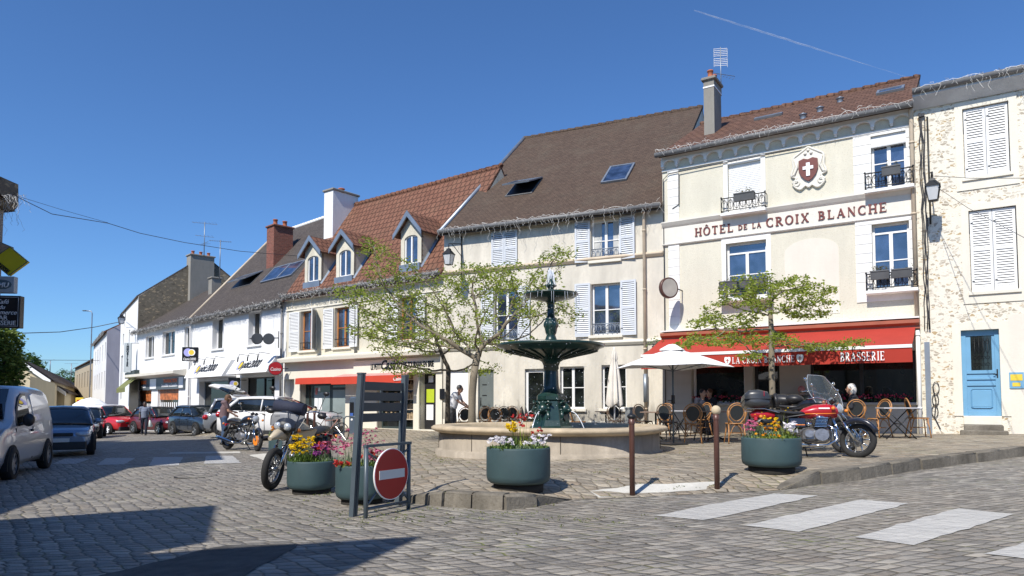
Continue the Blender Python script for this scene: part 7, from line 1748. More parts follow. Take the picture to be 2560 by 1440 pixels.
    loft(mb, secs); mb.build('seat', M['vinyl'], rt)
    # bars and lamps
    bz = 1.10 if style != 'adv' else 1.18; bx = f - .44; mb = MB(); wbar = .36 if style != 'adv' else .42
    mb.tube([S(bx, -.06, .98), S(bx + .02, -.10, bz), S(bx - .05, -wbar + .1, bz + .04), S(bx - .16, -wbar, bz + .01)], .012, 6); mb.tube([S(bx, .06, .98), S(bx + .02, .10, bz), S(bx - .05, wbar - .1, bz + .04), S(bx - .16, wbar, bz + .01)], .012, 6); mb.tube([S(bx + .02, -.1, bz), S(bx + .02, .1, bz)], .012, 6)
    mb.build('handlebar', M['chrome'], rt)
    for s in (-1, 1):
        mb = MB(); mb.tube([S(bx - .11, s * (wbar - .07), bz + .02), S(bx - .19, s * (wbar + .02), bz + .01)], .02, 6); mb.build('grip', M['black'], rt)
        mb = MB(); q = S(bx - .08, s * (wbar - .06), bz + .03); q2 = S(bx - .04, s * (wbar + .03), bz + (.24 if style != 'adv' else .34)); mb.tube([q, q2], .006, 5); mb.sphere(q2, (.025, .055, .036), 10, 6); mb.build('mirror', M['black'] if style == 'adv' else M['chrome'], rt)
        [MB().sphere(q, .035, 8, 6).build('indicator', M['orange_st'], rt) for q in (S(f - .25, s * .2, .92), (-f - .12, s * .17, .76))]
    if style != 'adv':
        mb = MB(); mb.M = Matrix.Translation(S(f - .26, 0, .94)) @ Matrix.Rotation(steer, 4, 'Z') @ Matrix.Rotation(PI / 2, 4, 'Y'); mb.lathe([(0, -.14), (.06, -.12), (.095, -.04), (.10, .02)], 18); hl = mb.build('headlight', M['chrome'], rt); mb = MB(); mb.M = Matrix.Translation(S(f - .26, 0, .94)) @ Matrix.Rotation(steer, 4, 'Z') @ Matrix.Rotation(PI / 2, 4, 'Y'); mb.lathe([(.095, .02), (.06, .045), (0, .05)], 18); mb.build('lens', M['lamp'], hl)
        mb = MB(); mb.M = Matrix.Translation(S(f - .36, 0, 1.08)) @ Matrix.Rotation(PI / 2 - .5, 4, 'Y'); [mb.tube([(0, s * .06, -.03), (0, s * .06, .03)], .045, 12) for s in (-1, 1)]; mb.build('dials', M['black'], rt)
    mb = MB(); mb.bbox(-f - .22, -f - .16, -.07, .07, .70, .78, .01); mb.build('tail_light', M['tail'], rt)
    mb = MB(); mb.tube([(-.1, .14, .26), (-.02, .30 - lean * .15, .02)], .012, 6); mb.tube([(.02, .15, .3), (.02, .27, .29)], .014, 6); mb.tube([(.02, -.15, .3), (.02, -.27, .29)], .014, 6); mb.build('side_stand', M['black'], rt)
    def screen(z0, z1, w, x0, lean_, mat='screenmat', name='windscreen', up=True):
        mb = MB(); n = 10; m = 8; rows = []
        for j in range(m + 1):
            v = j / m; ww = w * (1 - .55 * max(0, v - .35) ** 1.6 * 1.6) * (.85 + .15 * min(1, v * 3)); z = z0 + (z1 - z0) * v; row = []
            for i in range(n + 1):
                a = (i / n - .5) * 2; row.append(mb.V(S(x0 - lean_ * v - .12 * a * a, ww * a, z)))
            rows.append(row)
        for a, b in zip(rows, rows[1:]):
            for i in range(n): mb.F((a[i], a[i + 1], b[i + 1], b[i]), True)
        o = mb.build(name, M[mat], rt); pts = [Vector(mb.v[r[0]]) for r in rows] + [Vector(mb.v[k]) for k in rows[-1]] + [Vector(mb.v[r[-1]]) for r in rows[::-1]]
        mb = MB(); mb.tube(pts, .006, 4); mb.build('screen_edge', M['lamp'] if style != 'adv' else M['black'], o)
    return rt, screen, S, f
M['enginemetal'] = pm('engine_alloy', (.30, .30, .31), .35, .7, .3, 14); M['vinyl'] = pm('seat_vinyl', (.022, .022, .024), .42, 0, .15, 8); M['orange_st'] = pm('orange_plastic', (.75, .22, .02), .3, 0, 0, coat=.5)
M['fender_classic'] = paint('blue_black_gloss', (.012, .016, .03)); M['fender_adv'] = pm('sand_plastic', (.50, .42, .30), .4, 0, .05); M['fender_cruiser'] = blackp; M['fender_tourer'] = blackp
M['screenmat'] = clear_mat('smoked_screen', (.10, .12, .13), .42, .05); M['screendark'] = clear_mat('dark_screen', (.03, .035, .05), .72, .08)
zq = lambda x, y: zp(x, y)
rt, scr, S, f = motorcycle('red classic motorcycle with an orange pinstripe and black top box', (5.16, 12.05, zq(5.2, 12)), (.985, -.17), -R(10), -R(46), paint('candy_red', (.42, .012, .02)), 'classic', .335, .32, 1.5, (.98, .98, .90))
mb = MB(); secs = []
for x, w, z0, z1 in ((-.70, .18, .98, 1.18), (-.74, .235, .94, 1.25), (-.9, .26, .93, 1.29), (-1.05, .25, .94, 1.28), (-1.14, .20, .98, 1.2)): secs.append([(x, w * max(-1, min(1, 1.25 * math.cos(a))), (z0 + z1) / 2 + (z1 - z0) / 2 * max(-1, min(1, 1.2 * math.sin(a)))) for a in [2 * PI * k / 20 for k in range(20)]])
loft(mb, secs); tb = mb.build('top_box', pm('topbox_grey', (.035, .037, .04), .35, 0, .1, coat=.3), rt); mb = MB(); mb.bbox(-1.15, -.69, -.262, .262, 1.085, 1.10, .004); mb.build('lid_seam', M['black'], tb); mb = MB(); mb.box(-.82, -.81, -.266, -.255, 1.14, 1.24); mb.build('red_mark', M['tail'], tb)
mb = MB(); [mb.tube([(-.55, s * .14, .84), (-.8, s * .14, .92), (-1.1, s * .14, .92)], .012, 6) for s in (-1, 1)]; mb.build('luggage_rack', M['chrome'], rt)
mb = MB(); mb.tube([(-.58, -.12, .98), (-.60, -.12, 1.20), (-.60, .12, 1.20), (-.58, .12, .98)], .035, 8); mb.build('backrest', M['vinyl'], rt)
mb = MB(); mb.tube([(-.62, 0, .80), (-.92, 0, .84), (-1.02, 0, .80)], [.10, .10, .06], 10); mb.build('tail_cowl', paint('candy_red', (.42, .012, .02)), rt)
rt, scr, S, f = motorcycle('black touring motorcycle with a tall screen behind the red one', (5.62, 13.5, zq(5.6, 13.5)), (.66, -.75), -R(6), -R(14), blackp, 'tourer', .31, .30)
scr(.90, 1.44, .44, f - .16, .26)
mb = MB(); mb.sphere((-.55, 0, .98), (.34, .2, .13), 16, 10); mb.sphere((-.25, .0, 1.0), (.2, .17, .10), 12, 8); mb.build('jacket', M['vinyl'], rt)
rt, scr, S, f = motorcycle('black cruiser motorcycle with a chrome exhaust in front of the white car', (-7.95, 20.7, zr(-8, 20.7)), (.80, -.60), -R(8), -R(18), blackp, 'cruiser', .31, .31, 1.55)
mb = MB(); mb.disc(S(f, -.075, .31), .14, 'Y', 18, .01); mb.build('brake_disc', M['orange_st'], rt)
rt, scr, S, f = motorcycle('beige adventure motorcycle with spoked front wheel at the left planter', (-3.50, 11.45, zr(-3.5, 11.4)), (-.22, -.975), R(-6), R(6), pm('sand_plastic', (.50, .42, .30), .4, 0, .05), 'adv', .325, .31, 1.5)
scr(.96, 1.32, .27, f - .04, .16, 'screendark')
mb = MB(); mb.sphere(S(f - .20, 0, .98), (.15, .17, .12), 14, 10); mb.build('front_cowl', M['bumper'], rt)
for s in (-1, 1):
    mb = MB(); q = S(f - .085, s * .075, .97); mb.sphere(q, (.045, .068, .062), 14, 10); mb.build('headlight', M['lamp'], rt)
    mb = MB(); mb.poly([(f - .30, s * .10, .86), (f - .25, s * .22, .92), (-.05, s * .22, .93), (0.05, s * .16, .70)]); mb.poly([(f - .30, s * .12, .85), (f - .25, s * .24, .91), (-.05, s * .24, .92), (0.05, s * .18, .69)]); mb.build('tank_shroud', M['fender_adv'], rt)
    mb = MB(); q = S(f - .6, s * .43, 1.16); mb.sphere((q[0] + .08, q[1], q[2]), (.05, .085, .05), 8, 6); mb.build('hand_guard', M['black'], rt)
mb = MB(); mb.tube([S(f - .24, -.24, 1.27), S(f - .22, .25, 1.25)], .095, 12); mb.build('handlebar_bag', pm('navy_fabric', (.02, .025, .05), .8, 0, .2, 30, .3), rt)
# bicycle
p = gp(805, 1112, zr); b0 = Vector((p.x, p.y + .6, zr(p.x, p.y + .6))); rt = empty('bicycle', b0, R(-25), 'bicycle leaning behind the yellow flowers', 'bicycle'); rt.rotation_euler.x = R(-6)
for nm, x in (('rear_wheel', -.52), ('front_wheel', .52)):
    t, r_ = MB(), MB(); t.torus((x, 0, .34), .325, .016, 30, 6, 'Y'); [r_.tube([(x, 0, .34), (x + .31 * math.cos(a), 0, .34 + .31 * math.sin(a))], .003, 3) for a in [2 * PI * k / 16 for k in range(16)]]; o = t.build(nm, M['tyre'], rt); r_.build('spokes', M['chrome'], o)
mb = MB(); mb.tube([(-.52, 0, .34), (-.05, 0, .30), (-.18, 0, .80), (-.52, 0, .34)], .014, 6); mb.tube([(-.05, 0, .30), (.36, 0, .78), (-.15, 0, .72)], .016, 6); mb.build('frame', pm('rose_frame', (.45, .22, .18), .35, .2), rt)
mb = MB(); mb.tube([(.52, 0, .34), (.38, 0, .75), (.34, 0, .98), (.32, -.25, 1.02), (.2, -.28, 1.0)], .012, 6); mb.tube([(.34, 0, .98), (.32, .25, 1.02), (.2, .28, 1.0)], .012, 6); mb.build('handlebar', M['black'], rt); mb = MB(); mb.sphere((-.2, 0, .88), (.13, .07, .03), 10, 6); mb.tube([(-.19, 0, .78), (-.2, 0, .87)], .012, 6); mb.build('saddle', M['black'], rt)

# ---------------------------------------------------------------- people
def remesh(mb, voxel, mat, name, parent=None, smooth=3, materials=None):
    o = mb.build(name, mat, None); m = o.modifiers.new('r', 'REMESH'); m.mode = 'VOXEL'; m.voxel_size = voxel; m.use_smooth_shade = True; s = o.modifiers.new('s', 'SMOOTH'); s.iterations = smooth; s.factor = .5
    bpy.context.view_layer.update(); me = bpy.data.meshes.new_from_object(o.evaluated_get(bpy.context.evaluated_depsgraph_get())); me.name = name
    for p in me.polygons: p.use_smooth = True
    me.materials.clear(); me.materials.append(mat); old = o.data; o.modifiers.clear(); o.data = me; bpy.data.meshes.remove(old)
    if parent: o.parent = parent
    return o
def limb(mb, a, b, r0, r1):
    mb.tube([a, b], [r0, r1], 10); mb.sphere(a, r0, 10, 7); mb.sphere(b, r1, 10, 7)
SKIN = pm('skin', (.50, .28, .19), .5, 0, .08, 10); SKIND = pm('dark_skin', (.09, .045, .03), .5, 0, .08, 10)
def person(pos, heading, label, J, top, bottom, hair, skin=SKIN, shoes='black', cap=None, longsleeve=False, hands=True, hairlen=0, scale=1., extra=None, legs=True):
    h = math.atan2(heading[1], heading[0]); D = dict(pelvis=(0, 0, .93), chest=(0, 0, 1.28), neck=(.0, 0, 1.46), head=(.02, 0, 1.60), sL=(0, .18, 1.41), sR=(0, -.18, 1.41), eL=(-.03, .23, 1.13), eR=(-.03, -.23, 1.13), wL=(.06, .22, .89), wR=(.06, -.22, .89), hL=(0, .09, .90), hR=(0, -.09, .90), kL=(.03, .10, .49), kR=(.03, -.10, .49), aL=(0, .10, .08), aR=(0, -.10, .08)); D.update(J); V_ = {k: Vector(v) for k, v in D.items()}
    mb = MB(); limb(mb, V_['neck'] - Vector((0, 0, .05)), V_['head'] - Vector((0, 0, .06)), .06, .055); fd = (V_['head'] - V_['neck']); hd = V_['head']
    mb.sphere(hd + Vector((0, 0, .02)), (.098, .078, .112), 14, 10); mb.sphere(hd + Vector((.035, 0, -.05)), (.065, .055, .065), 12, 8); mb.sphere(hd + Vector((.105, 0, -.005)), (.018, .014, .028), 8, 6)
    for s in (-1, 1): mb.sphere(hd + Vector((-.005, s * .08, 0)), (.02, .014, .032), 8, 6)
    mb.tube([V_['pelvis'], V_['chest']], [.13, .14], 12); mb.sphere(V_['pelvis'], (.12, .15, .12), 12, 8); mb.sphere(V_['chest'], (.11, .16, .16), 12, 8); limb(mb, V_['sL'], V_['sR'], .06, .06)
    for s in 'LR':
        limb(mb, V_['s' + s], V_['e' + s], .052, .040); limb(mb, V_['e' + s], V_['w' + s], .040, .028)
        if legs: limb(mb, V_['h' + s], V_['k' + s], .080, .055); limb(mb, V_['k' + s], V_['a' + s], .052, .036); limb(mb, V_['a' + s] + Vector((-.04, 0, -.03)), V_['a' + s] + Vector((.15, 0, -.045)), .035, .03)
        if hands:
            w = V_['w' + s]; d = (w - V_['e' + s]).normalized(); side = Vector((d.z, 0, -d.x)) if abs(d.y) < .9 else Vector((1, 0, 0)); side = side.normalized() if side.length > .1 else Vector((1, 0, 0)); pl = w + d * .05
            mb.tube([w, pl + d * .03], [.026, .036], 8); 
            for k, L_ in enumerate((.055, .065, .06, .048)):
                b0 = pl + d * .03 + side * (.024 - .016 * k); c_ = d.cross(side) * (.02 if s == 'L' else -.02); mb.tube([b0, b0 + d * L_ * .6, b0 + d * L_ + c_], [.009, .0085, .007], 6)
            mb.tube([w + d * .02 + side * .025, w + d * .05 + side * .055, w + d * .08 + side * .06], [.011, .010, .008], 6)
    body = remesh(mb, .0115, skin, 'person', None, 2); body.location = pos; body.rotation_euler.z = h; tag(body, label, 'person'); body.scale = (scale,) * 3
    for s in (-1, 1):
        e_ = MB(); e_.sphere(hd + Vector((.088, s * .032, .018)), .011, 8, 6); e_.build('eye', M['black'], body)
    mo = MB(); mo.sphere(hd + Vector((.092, 0, -.055)), (.008, .022, .006), 8, 5); mo.build('mouth', pm('lips', (.30, .10, .08), .5), body)
    mb = MB(); mb.tube([V_['pelvis'] - Vector((0, 0, .02)), V_['chest']], [.155, .165], 14); mb.sphere(V_['chest'] + Vector((0, 0, .02)), (.135, .18, .17), 14, 8); limb(mb, V_['sL'], V_['sR'], .075, .075); mb.sphere(V_['pelvis'], (.145, .175, .10), 12, 8)
    for s in 'LR':
        e = V_['e' + s] if longsleeve else V_['s' + s].lerp(V_['e' + s], .62); limb(mb, V_['s' + s], e, .072, .06 if not longsleeve else .052)
        if longsleeve: limb(mb, V_['e' + s], V_['e' + s].lerp(V_['w' + s], .93), .052, .042)
    remesh(mb, .014, top, 'shirt' if not longsleeve else 'jacket', body, 3)
    if legs:
        mb = MB(); mb.sphere(V_['pelvis'] - Vector((0, 0, .03)), (.135, .165, .11), 12, 8)
        for s in 'LR': limb(mb, V_['h' + s], V_['k' + s], .10, .075); limb(mb, V_['k' + s], V_['a' + s].lerp(V_['k' + s], .08), .072, .062)
        remesh(mb, .015, bottom, 'trousers', body, 3)
        for s in 'LR': mb = MB(); a = V_['a' + s]; limb(mb, a + Vector((-.05, 0, -.035)), a + Vector((.16, 0, -.045)), .045, .038); mb.build('shoe', M[shoes], body)
    mb = MB(); c = hd + Vector((-.018, 0, .045)); mb.sphere(c, (.103, .09, .10), 14, 10)
    if hairlen: mb.sphere(hd + Vector((-.05, 0, -.02)), (.085, .095, .10 + hairlen), 12, 8)
    mb.build('hair' if not cap else 'cap', hair if not cap else cap, body)
    if extra: extra(body, V_)
    return body
grey_t = pm('grey_tshirt', (.17, .20, .27), .85, 0, .12, 8); white_t = pm('white_tshirt', (.72, .73, .78), .85, 0, .08, 8); jeansg = pm('grey_jeans', (.12, .12, .125), .85, 0, .25, 14); navy = pm('navy_trousers', (.015, .018, .035), .85, 0, .2); hgrey = pm('grey_hair', (.10, .10, .10), .8, 0, .2, 30); hblack = pm('black_hair', (.012, .01, .01), .7, 0, .1); hwhite = pm('white_hair', (.60, .58, .55), .8, 0, .1, 30); hbrown = pm('brown_hair', (.12, .06, .03), .7, 0, .2)
p = gp(1130, 1090, zp)
person(p, (.9, -.25), 'man in a white T-shirt and grey jeans leaning over a rattan chair', dict(chest=(.10, 0, 1.25), neck=(.20, 0, 1.41), head=(.27, 0, 1.52), sL=(.15, .18, 1.36), sR=(.15, -.18, 1.36), eL=(.28, .2, 1.12), eR=(.28, -.19, 1.12), wL=(.48, .14, .98), wR=(.48, -.13, .98), kL=(.05, .10, .49), kR=(-.02, -.10, .49), aR=(-.08, -.10, .08)), white_t, jeansg, hgrey)
p = gp(360, 1088)
def bag(body, V_):
    mb = MB(); w = V_['wL']; mb.tube([w + Vector((0, 0, -.06)), w + Vector((0, 0, -.16)), w + Vector((.0, .02, -.42)), w + Vector((0, .02, -.46))], [.015, .05, .13, .08], 8); o = mb.build('carrier_bag', clear_mat('white_bag', (.72, .80, .76), .9, .5)); o.parent = None; o.matrix_world = body.matrix_world; o.location = body.location; o.rotation_euler = body.rotation_euler; tag(o, 'pale plastic carrier bag in the walking man\'s hand', 'bag')
person(p, (.35, -.93), 'dark-haired man in a grey-blue T-shirt walking with a plastic bag', dict(kL=(.14, .10, .50), aL=(.18, .10, .09), kR=(.0, -.10, .49), aR=(-.16, -.10, .11), wL=(.03, .26, .88), wR=(.1, -.22, .90)), grey_t, navy, hblack, SKIND, extra=bag)
p = gp(558, 1112)
person(p, (.75, .5), 'woman in a sleeveless dark dress at the open boot of the white car', dict(chest=(.05, 0, 1.24), neck=(.1, 0, 1.42), head=(.14, 0, 1.54), eL=(.16, .22, 1.16), wL=(.36, .2, 1.1), eR=(.1, -.24, 1.12), wR=(.3, -.2, 1.0)), pm('plum_dress', (.14, .09, .10), .8, 0, .2), pm('blue_jeans', (.05, .09, .17), .85, 0, .2), hbrown, hairlen=.06)
def seat_person(px, py, rot, label, top, hair, **k):
    p = gp(px, py, zp); a = R(rot); J = dict(pelvis=(0, 0, .52), chest=(.04, 0, .86), neck=(.07, 0, 1.05), head=(.10, 0, 1.19), sL=(.04, .18, 1.0), sR=(.04, -.18, 1.0), eL=(.08, .24, .74), eR=(.08, -.24, .74), wL=(.30, .14, .76), wR=(.30, -.14, .76), hL=(0, .09, .52), hR=(0, -.09, .52), kL=(.42, .11, .52), kR=(.42, -.11, .52), aL=(.42, .11, .08), aR=(.42, -.11, .08)); J.update(k.pop('J', {}))
    return person(p, (math.cos(a), math.sin(a)), label, J, top, k.pop('bottom', navy), hair, **k)
olive = pm('olive_jacket', (.10, .105, .075), .85, 0, .15, 6)
seat_person(2000, 1086, 20, 'seated person in a grey-green jacket and pink striped headscarf', olive, hgrey, longsleeve=True, cap=pm('pink_cap', (.50, .20, .18), .7, 0, .3, 30))
def maskf(body, V_):
    mb = MB(); mb.sphere(V_['head'] + Vector((.085, 0, -.045)), (.035, .07, .06), 12, 8); mb.build('face_mask', pm('blue_mask', (.08, .25, .60), .7), body)
seat_person(2036, 1083, 250, 'seated person with a blue face mask next to the grey-green jacket', pm('grey_top', (.3, .3, .32), .8), hbrown, extra=maskf)
seat_person(2141, 1092, 150, 'white-haired person in a dark coat seated behind the red motorcycle', pm('dark_coat', (.02, .022, .03), .85, 0, .2), hwhite, longsleeve=True, hairlen=.03)
seat_person(1752, 1086, -60, 'person in navy sitting in the awning shade left of the ball-topped bollard', navy, hblack, longsleeve=True)
seat_person(1782, 1082, 200, 'person in dark clothes sitting in the awning shade facing the navy one', blackp if False else pm('dark_coat', (.02, .022, .03), .85, 0, .2), hbrown, longsleeve=True)

# ---------------------------------------------------------------- lanterns, projecting signs, wires, aerials
M['lampglass'] = clear_mat('lantern_glass', (.62, .64, .66), .8, .25)
def lantern(F, px, py0, py1, out, label, bpx, bpy0, bpy1, wid=.17, curl=True):
    x, zt = F.at(px, py0, out); _, zb = F.at(px, py1, out); rt = F.root('wall_lantern', label, 'wall lantern'); h = zt - zb; y = -out
    def fr(r0, r1, z0, z1, mb): 
        a = [mb.V((x + sx * r0, y + sy * r0, z0)) for sx, sy in ((-1, -1), (1, -1), (1, 1), (-1, 1))]; b = [mb.V((x + sx * r1, y + sy * r1, z1)) for sx, sy in ((-1, -1), (1, -1), (1, 1), (-1, 1))]
        for k in range(4): mb.F((a[k], a[(k + 1) % 4], b[(k + 1) % 4], b[k]))
        return a, b
    w = wid; mb = MB(); fr(w * 1.15, w * .45, zt - h * .38, zt - h * .16, mb); fr(w * 1.15, w * 1.15, zt - h * .40, zt - h * .38, mb); a, b = fr(w * .45, w * .4, zt - h * .16, zt - h * .08, mb); mb.F(b); mb.lathe([(w * .3, zt - h * .08), (w * .12, zt - h * .03), (w * .12, zt), (0, zt + .02)], 8, (x, y, 0)); a, b = fr(w * .7, w * .62, zb + h * .06, zb + h * .03, mb); mb.F(a); mb.F(b)
    for sx, sy in ((-1, -1), (1, -1), (1, 1), (-1, 1)): mb.tube([(x + sx * w * 1.02, y + sy * w * 1.02, zt - h * .39), (x + sx * w * .66, y + sy * w * .66, zb + h * .05)], .012, 4)
    mb.build('lantern_frame', M['iron'], rt); mb = MB(); a, b = fr(w * .98, w * .62, zt - h * .4, zb + h * .06, mb); mb.F(a); mb.build('lantern_glass', M['lampglass'], rt)
    xb = F.at(bpx, (bpy0 + bpy1) / 2, .1)[0]; z0, z1 = F.at(bpx, bpy1, .1)[1], F.at(bpx, bpy0, .1)[1]; mb = MB()
    mb.tube([(xb, -.06, z0), (xb, -.06, z1)], .022, 6); mb.tube([(xb, -.06, zt + .30), (x, y, zt + .12), (x, y, zt)], .018, 6); mb.tube([(xb, -.06, zt - .15), ((x + xb) / 2, y * .5, zt + .05), (x * .8 + xb * .2, y * .8, zt + .16)], .013, 5); mb.build('bracket', M['iron'], rt); return rt
lantern(FB, 1122, 618, 664, .95, 'square black wall lantern on a bracket above the spreading tree', 1152, 590, 700, .15)
lantern(FR, 2331, 442, 505, .75, 'square black wall lantern at the corner of the hotel and stone house', 2322, 290, 560, .15)
lantern(FF, 304, 785, 810, .9, 'small wall lantern on the tall white house down the street', 312, 775, 800, .2)
def proj(F, name, label, cat, px0, px1, py0, py1, out, build):   # sign plate perpendicular to the facade
    xm, zt = F.at((px0 + px1) / 2, py0, out); _, zb = F.at((px0 + px1) / 2, py1, out); rt = F.root(name, label, cat); build(rt, xm, zb, zt); return rt
def face_sign(name, label, px0, px1, py0, py1, Y, mat, th=.09, yaw=0., frame=None, cat='sign'):
    a = at_Y(px0, (py0 + py1) / 2, Y); b = at_Y(px1, (py0 + py1) / 2, Y); t = at_Y((px0 + px1) / 2, py0, Y); l = at_Y((px0 + px1) / 2, py1, Y); w = (b.x - a.x); h = t.z - l.z
    rt = empty(name, ((a.x + b.x) / 2, Y, (t.z + l.z) / 2), yaw, label, cat); w /= max(.3, math.cos(yaw)); mb = MB(); mb.bbox(-w / 2, w / 2, -th / 2, th / 2, -h / 2, h / 2, .008); o = mb.build('board', mat, rt); return rt, w, h
def brk(rt, x0, z, x1, th=.0): mb = MB(); mb.tube([(x0, th, z), (x1, th, z)], .016, 6); mb.build('bracket', M['iron'], rt)
def opt(lab, q, Y, yaw, bx):
    rt, w, h = face_sign('projecting_sign', lab, *q, Y, M['signblack'], .14, yaw); brk(rt, w / 2, h * .35, w / 2 + bx)
    for dx, rr, m_, o_ in ((-.12 * w, .27 * w, 'lilac', .0), (.13 * w, .22 * w, 'signwhite', .004), (.11 * w, .17 * w, 'yellow', .008)): mb = MB(); mb.disc((dx, -.075 - o_, h * .12), rr, 'Y', 22, .006); mb.build('logo_disc', M[m_], rt)
    text('lettering', 'Optic2000', h * .26, M['signwhite'], rt, (0, -.08, -h * .36), width=w * .8)
opt('black square optician sign high on the wall left of the canopies', (457, 494, 868, 903), 38.2, R(6), .5)
opt('black optician sign hanging between the two shop windows', (573, 597, 944, 984), 33.6, R(28), .3)
xx = at_Y(689, 921, 30.9); rt = empty('round_sign', xx, 0, 'round red grocery sign with white script', 'sign'); rt.rotation_euler.z = R(15); rr = at_Y(705, 921, 30.9).x - xx.x
mb = MB(); mb.disc((0, 0, 0), rr, 'Y', 36, .14); b_ = mb.build('disc', M['signred'] if False else pm('grocery_red', (.33, .012, .015), .35), rt); mb = MB(); mb.torus((0, 0, 0), rr, .03, 36, 6, 'Y'); mb.build('rim', M['steel'], rt); text('lettering', 'Casino', rr * .75, M['signwhite'], rt, (0, -.078, -.04), width=rr * 1.5, shear=.2); brk(rt, rr, 0, rr + .25)
# spectacles sign
q = at_Y(657, 847, 31.0); rt = empty('spectacles_sign', q, R(10), 'big pair of dark spectacles hanging from a bracket over the optician', 'sign'); s_ = 1 / FPX * 31
for k, dx in ((0, -13.5 * s_), (1, 14 * s_)): mb = MB(); mb.disc((dx, 0, 0), 13 * s_, 'Y', 24, .05); mb.build('lens', pm('dark_lens', (.06, .065, .07), .25), rt); mb = MB(); mb.torus((dx, 0, 0), 13 * s_, .02, 24, 5, 'Y'); mb.build('lens_rim', M['iron'], rt)
mb = MB(); mb.tube([(-32 * s_, .02, 0), (38 * s_, .02, .05)], .022, 6); mb.tube([(38 * s_, 0, .35), (38 * s_, 0, -.4)], .02, 6); mb.build('bracket', M['iron'], rt)
# vertical estate agent sign
rt, w, h = face_sign('vertical_sign', 'tall grey vertical sign reading IMMOBILIER on the white house', 311, 328, 857, 931, 46.2, pm('sign_grey', (.42, .46, .47), .5), .1, R(8)); brk(rt, w / 2, h * .49, w / 2 + .6); brk(rt, w / 2, -h * .49, w / 2 + .6)
for k, c in enumerate('IMMOBILIER'): text('lettering', c, h * .095, M['signblack'], rt, (0, -.056, h * (.44 - .079 * k)), bold=.01)
# hotel's round sign seen nearly edge-on
x_, zt_ = FH.at(1671, 694, .75); _, zb_ = FH.at(1671, 746, .75); rt = empty('round_sign', FH.w(x_, -.75, (zt_ + zb_) / 2), FH.ang + R(58), 'round grey-brown hanging sign at the left corner of the hotel', 'sign'); rr = (zt_ - zb_) / 2
mb = MB(); mb.disc((0, 0, 0), rr, 'Y', 32, .12); mb.build('drum', M['bollard'], rt); mb = MB(); mb.disc((0, -.064, 0), rr * .86, 'Y', 32, .008); mb.build('face', pm('faded_sign_face', (.42, .40, .35), .5, 0, .2), rt); mb = MB(); mb.tube([(rr, 0, 0), (rr + .4, .25, 0)], .02, 6); mb.build('bracket', M['iron'], rt)
hp = FB.w(FB.W - .2, -.35, FB.at(1668, 868, .35)[1]); rt = empty('hanging_plant', hp, 0, 'small potted plant hung on the wall at the left end of the red awning', 'plant'); mb = MB(); mb.lathe([(0, -.12), (.08, -.12), (.11, .05), (0, .05)], 12); mb.build('pot', M['black'], rt); rng = np.random.default_rng(3); v, N = leafcloud([(0, 0, .12), (-.1, 0, .16), (.1, 0, .2), (0, 0, .25)], 14, (.09, .08, .06), .05, rng); cloud_obj('foliage', v, N, M['leaf_mid'], rt); mb = MB(); mb.tube([(0, 0, .05), (0, .33, .1)], .01, 4); mb.build('hook', M['iron'], rt)
# small black plaque by the shop
x0_, x1_, z0_, z1_ = FC.rect(1100, 1112, 972, 998, .08); mb = MB(); mb.bbox(x0_, x1_, -.11, -.07, z0_, z1_, .01); o = mb.build('wall_plaque', M['signblack'], None, FC.w(0, 0, 0), FC.ang); tag(o, 'small black notice on the pillar right of the grocery door', 'sign')
# cafe signs at the left edge
Yc = 17.0
c = at_Y(26, 654, Yc); s_ = Yc / FPX; rt = empty('diamond_sign', c, R(8), 'yellow diamond newsagent sign reading PRESSE at the left edge', 'sign'); mb = MB(); dd = 43 * s_; mb.prism([(0, dd * .85), (dd, 0), (0, -dd * .85), (-dd, 0)], -.05, .05); mb.build('board', pm('sign_yellow', (.62, .50, .01), .4), rt); mb = MB(); mb.tube([(0, -.05, dd * .85), (dd, -.05, 0), (0, -.05, -dd * .85), (-dd, -.05, 0)], .012, 4, closed=True); mb.build('edge', M['steel'], rt)
t_ = text('lettering', 'PRESSE', dd * .30, M['signblack'], rt, (-dd * .35, -.056, -dd * .36), rot=(PI / 2, R(40), 0), bold=.004)
brk(rt, -dd, 0, -dd - .8)
rt, w, h = face_sign('betting_sign', 'pale rounded sign with a dark oval under the yellow diamond', -20, 38, 692, 733, Yc, pm('pale_sign', (.42, .46, .48), .4), .16, R(5)); mb = MB(); mb.sphere((0, -.08, 0), (w * .42, .012, h * .3), 24, 8); mb.build('oval', pm('oval_grey', (.10, .15, .17), .4), rt); text('lettering', 'PMU', h * .42, M['signwhite'], rt, (0, -.10, -.02), shear=.2); brk(rt, -w / 2, 0, -w / 2 - .7)
rt, w, h = face_sign('cafe_sign', 'black cafe sign with white script, Café du Commerce, bar brasserie', -32, 50, 740, 820, Yc, M['signblack'], .2, R(10)); 
for tx, z_, sz, sh_ in (('Café', .30, .2, .35), ('du', .13, .18, .35), ('Commerce', -.03, .2, .35), ('BAR', -.2, .2, 0), ('BRASSERIE', -.36, .2, 0)): text('lettering', tx, h * sz, M['signwhite'], rt, (0, -.105, h * z_), shear=sh_, width=(w * .8 if tx in ('BRASSERIE', 'Commerce') else None))
mb = MB(); mb.tube([(-w * .45, -.102, -h * .45), (w * .45, -.102, -h * .45), (w * .45, -.102, h * .45), (-w * .45, -.102, h * .45)], .007, 4, closed=True); mb.build('edge', M['signwhite'], rt); brk(rt, -w / 2, 0, -w / 2 - .6)
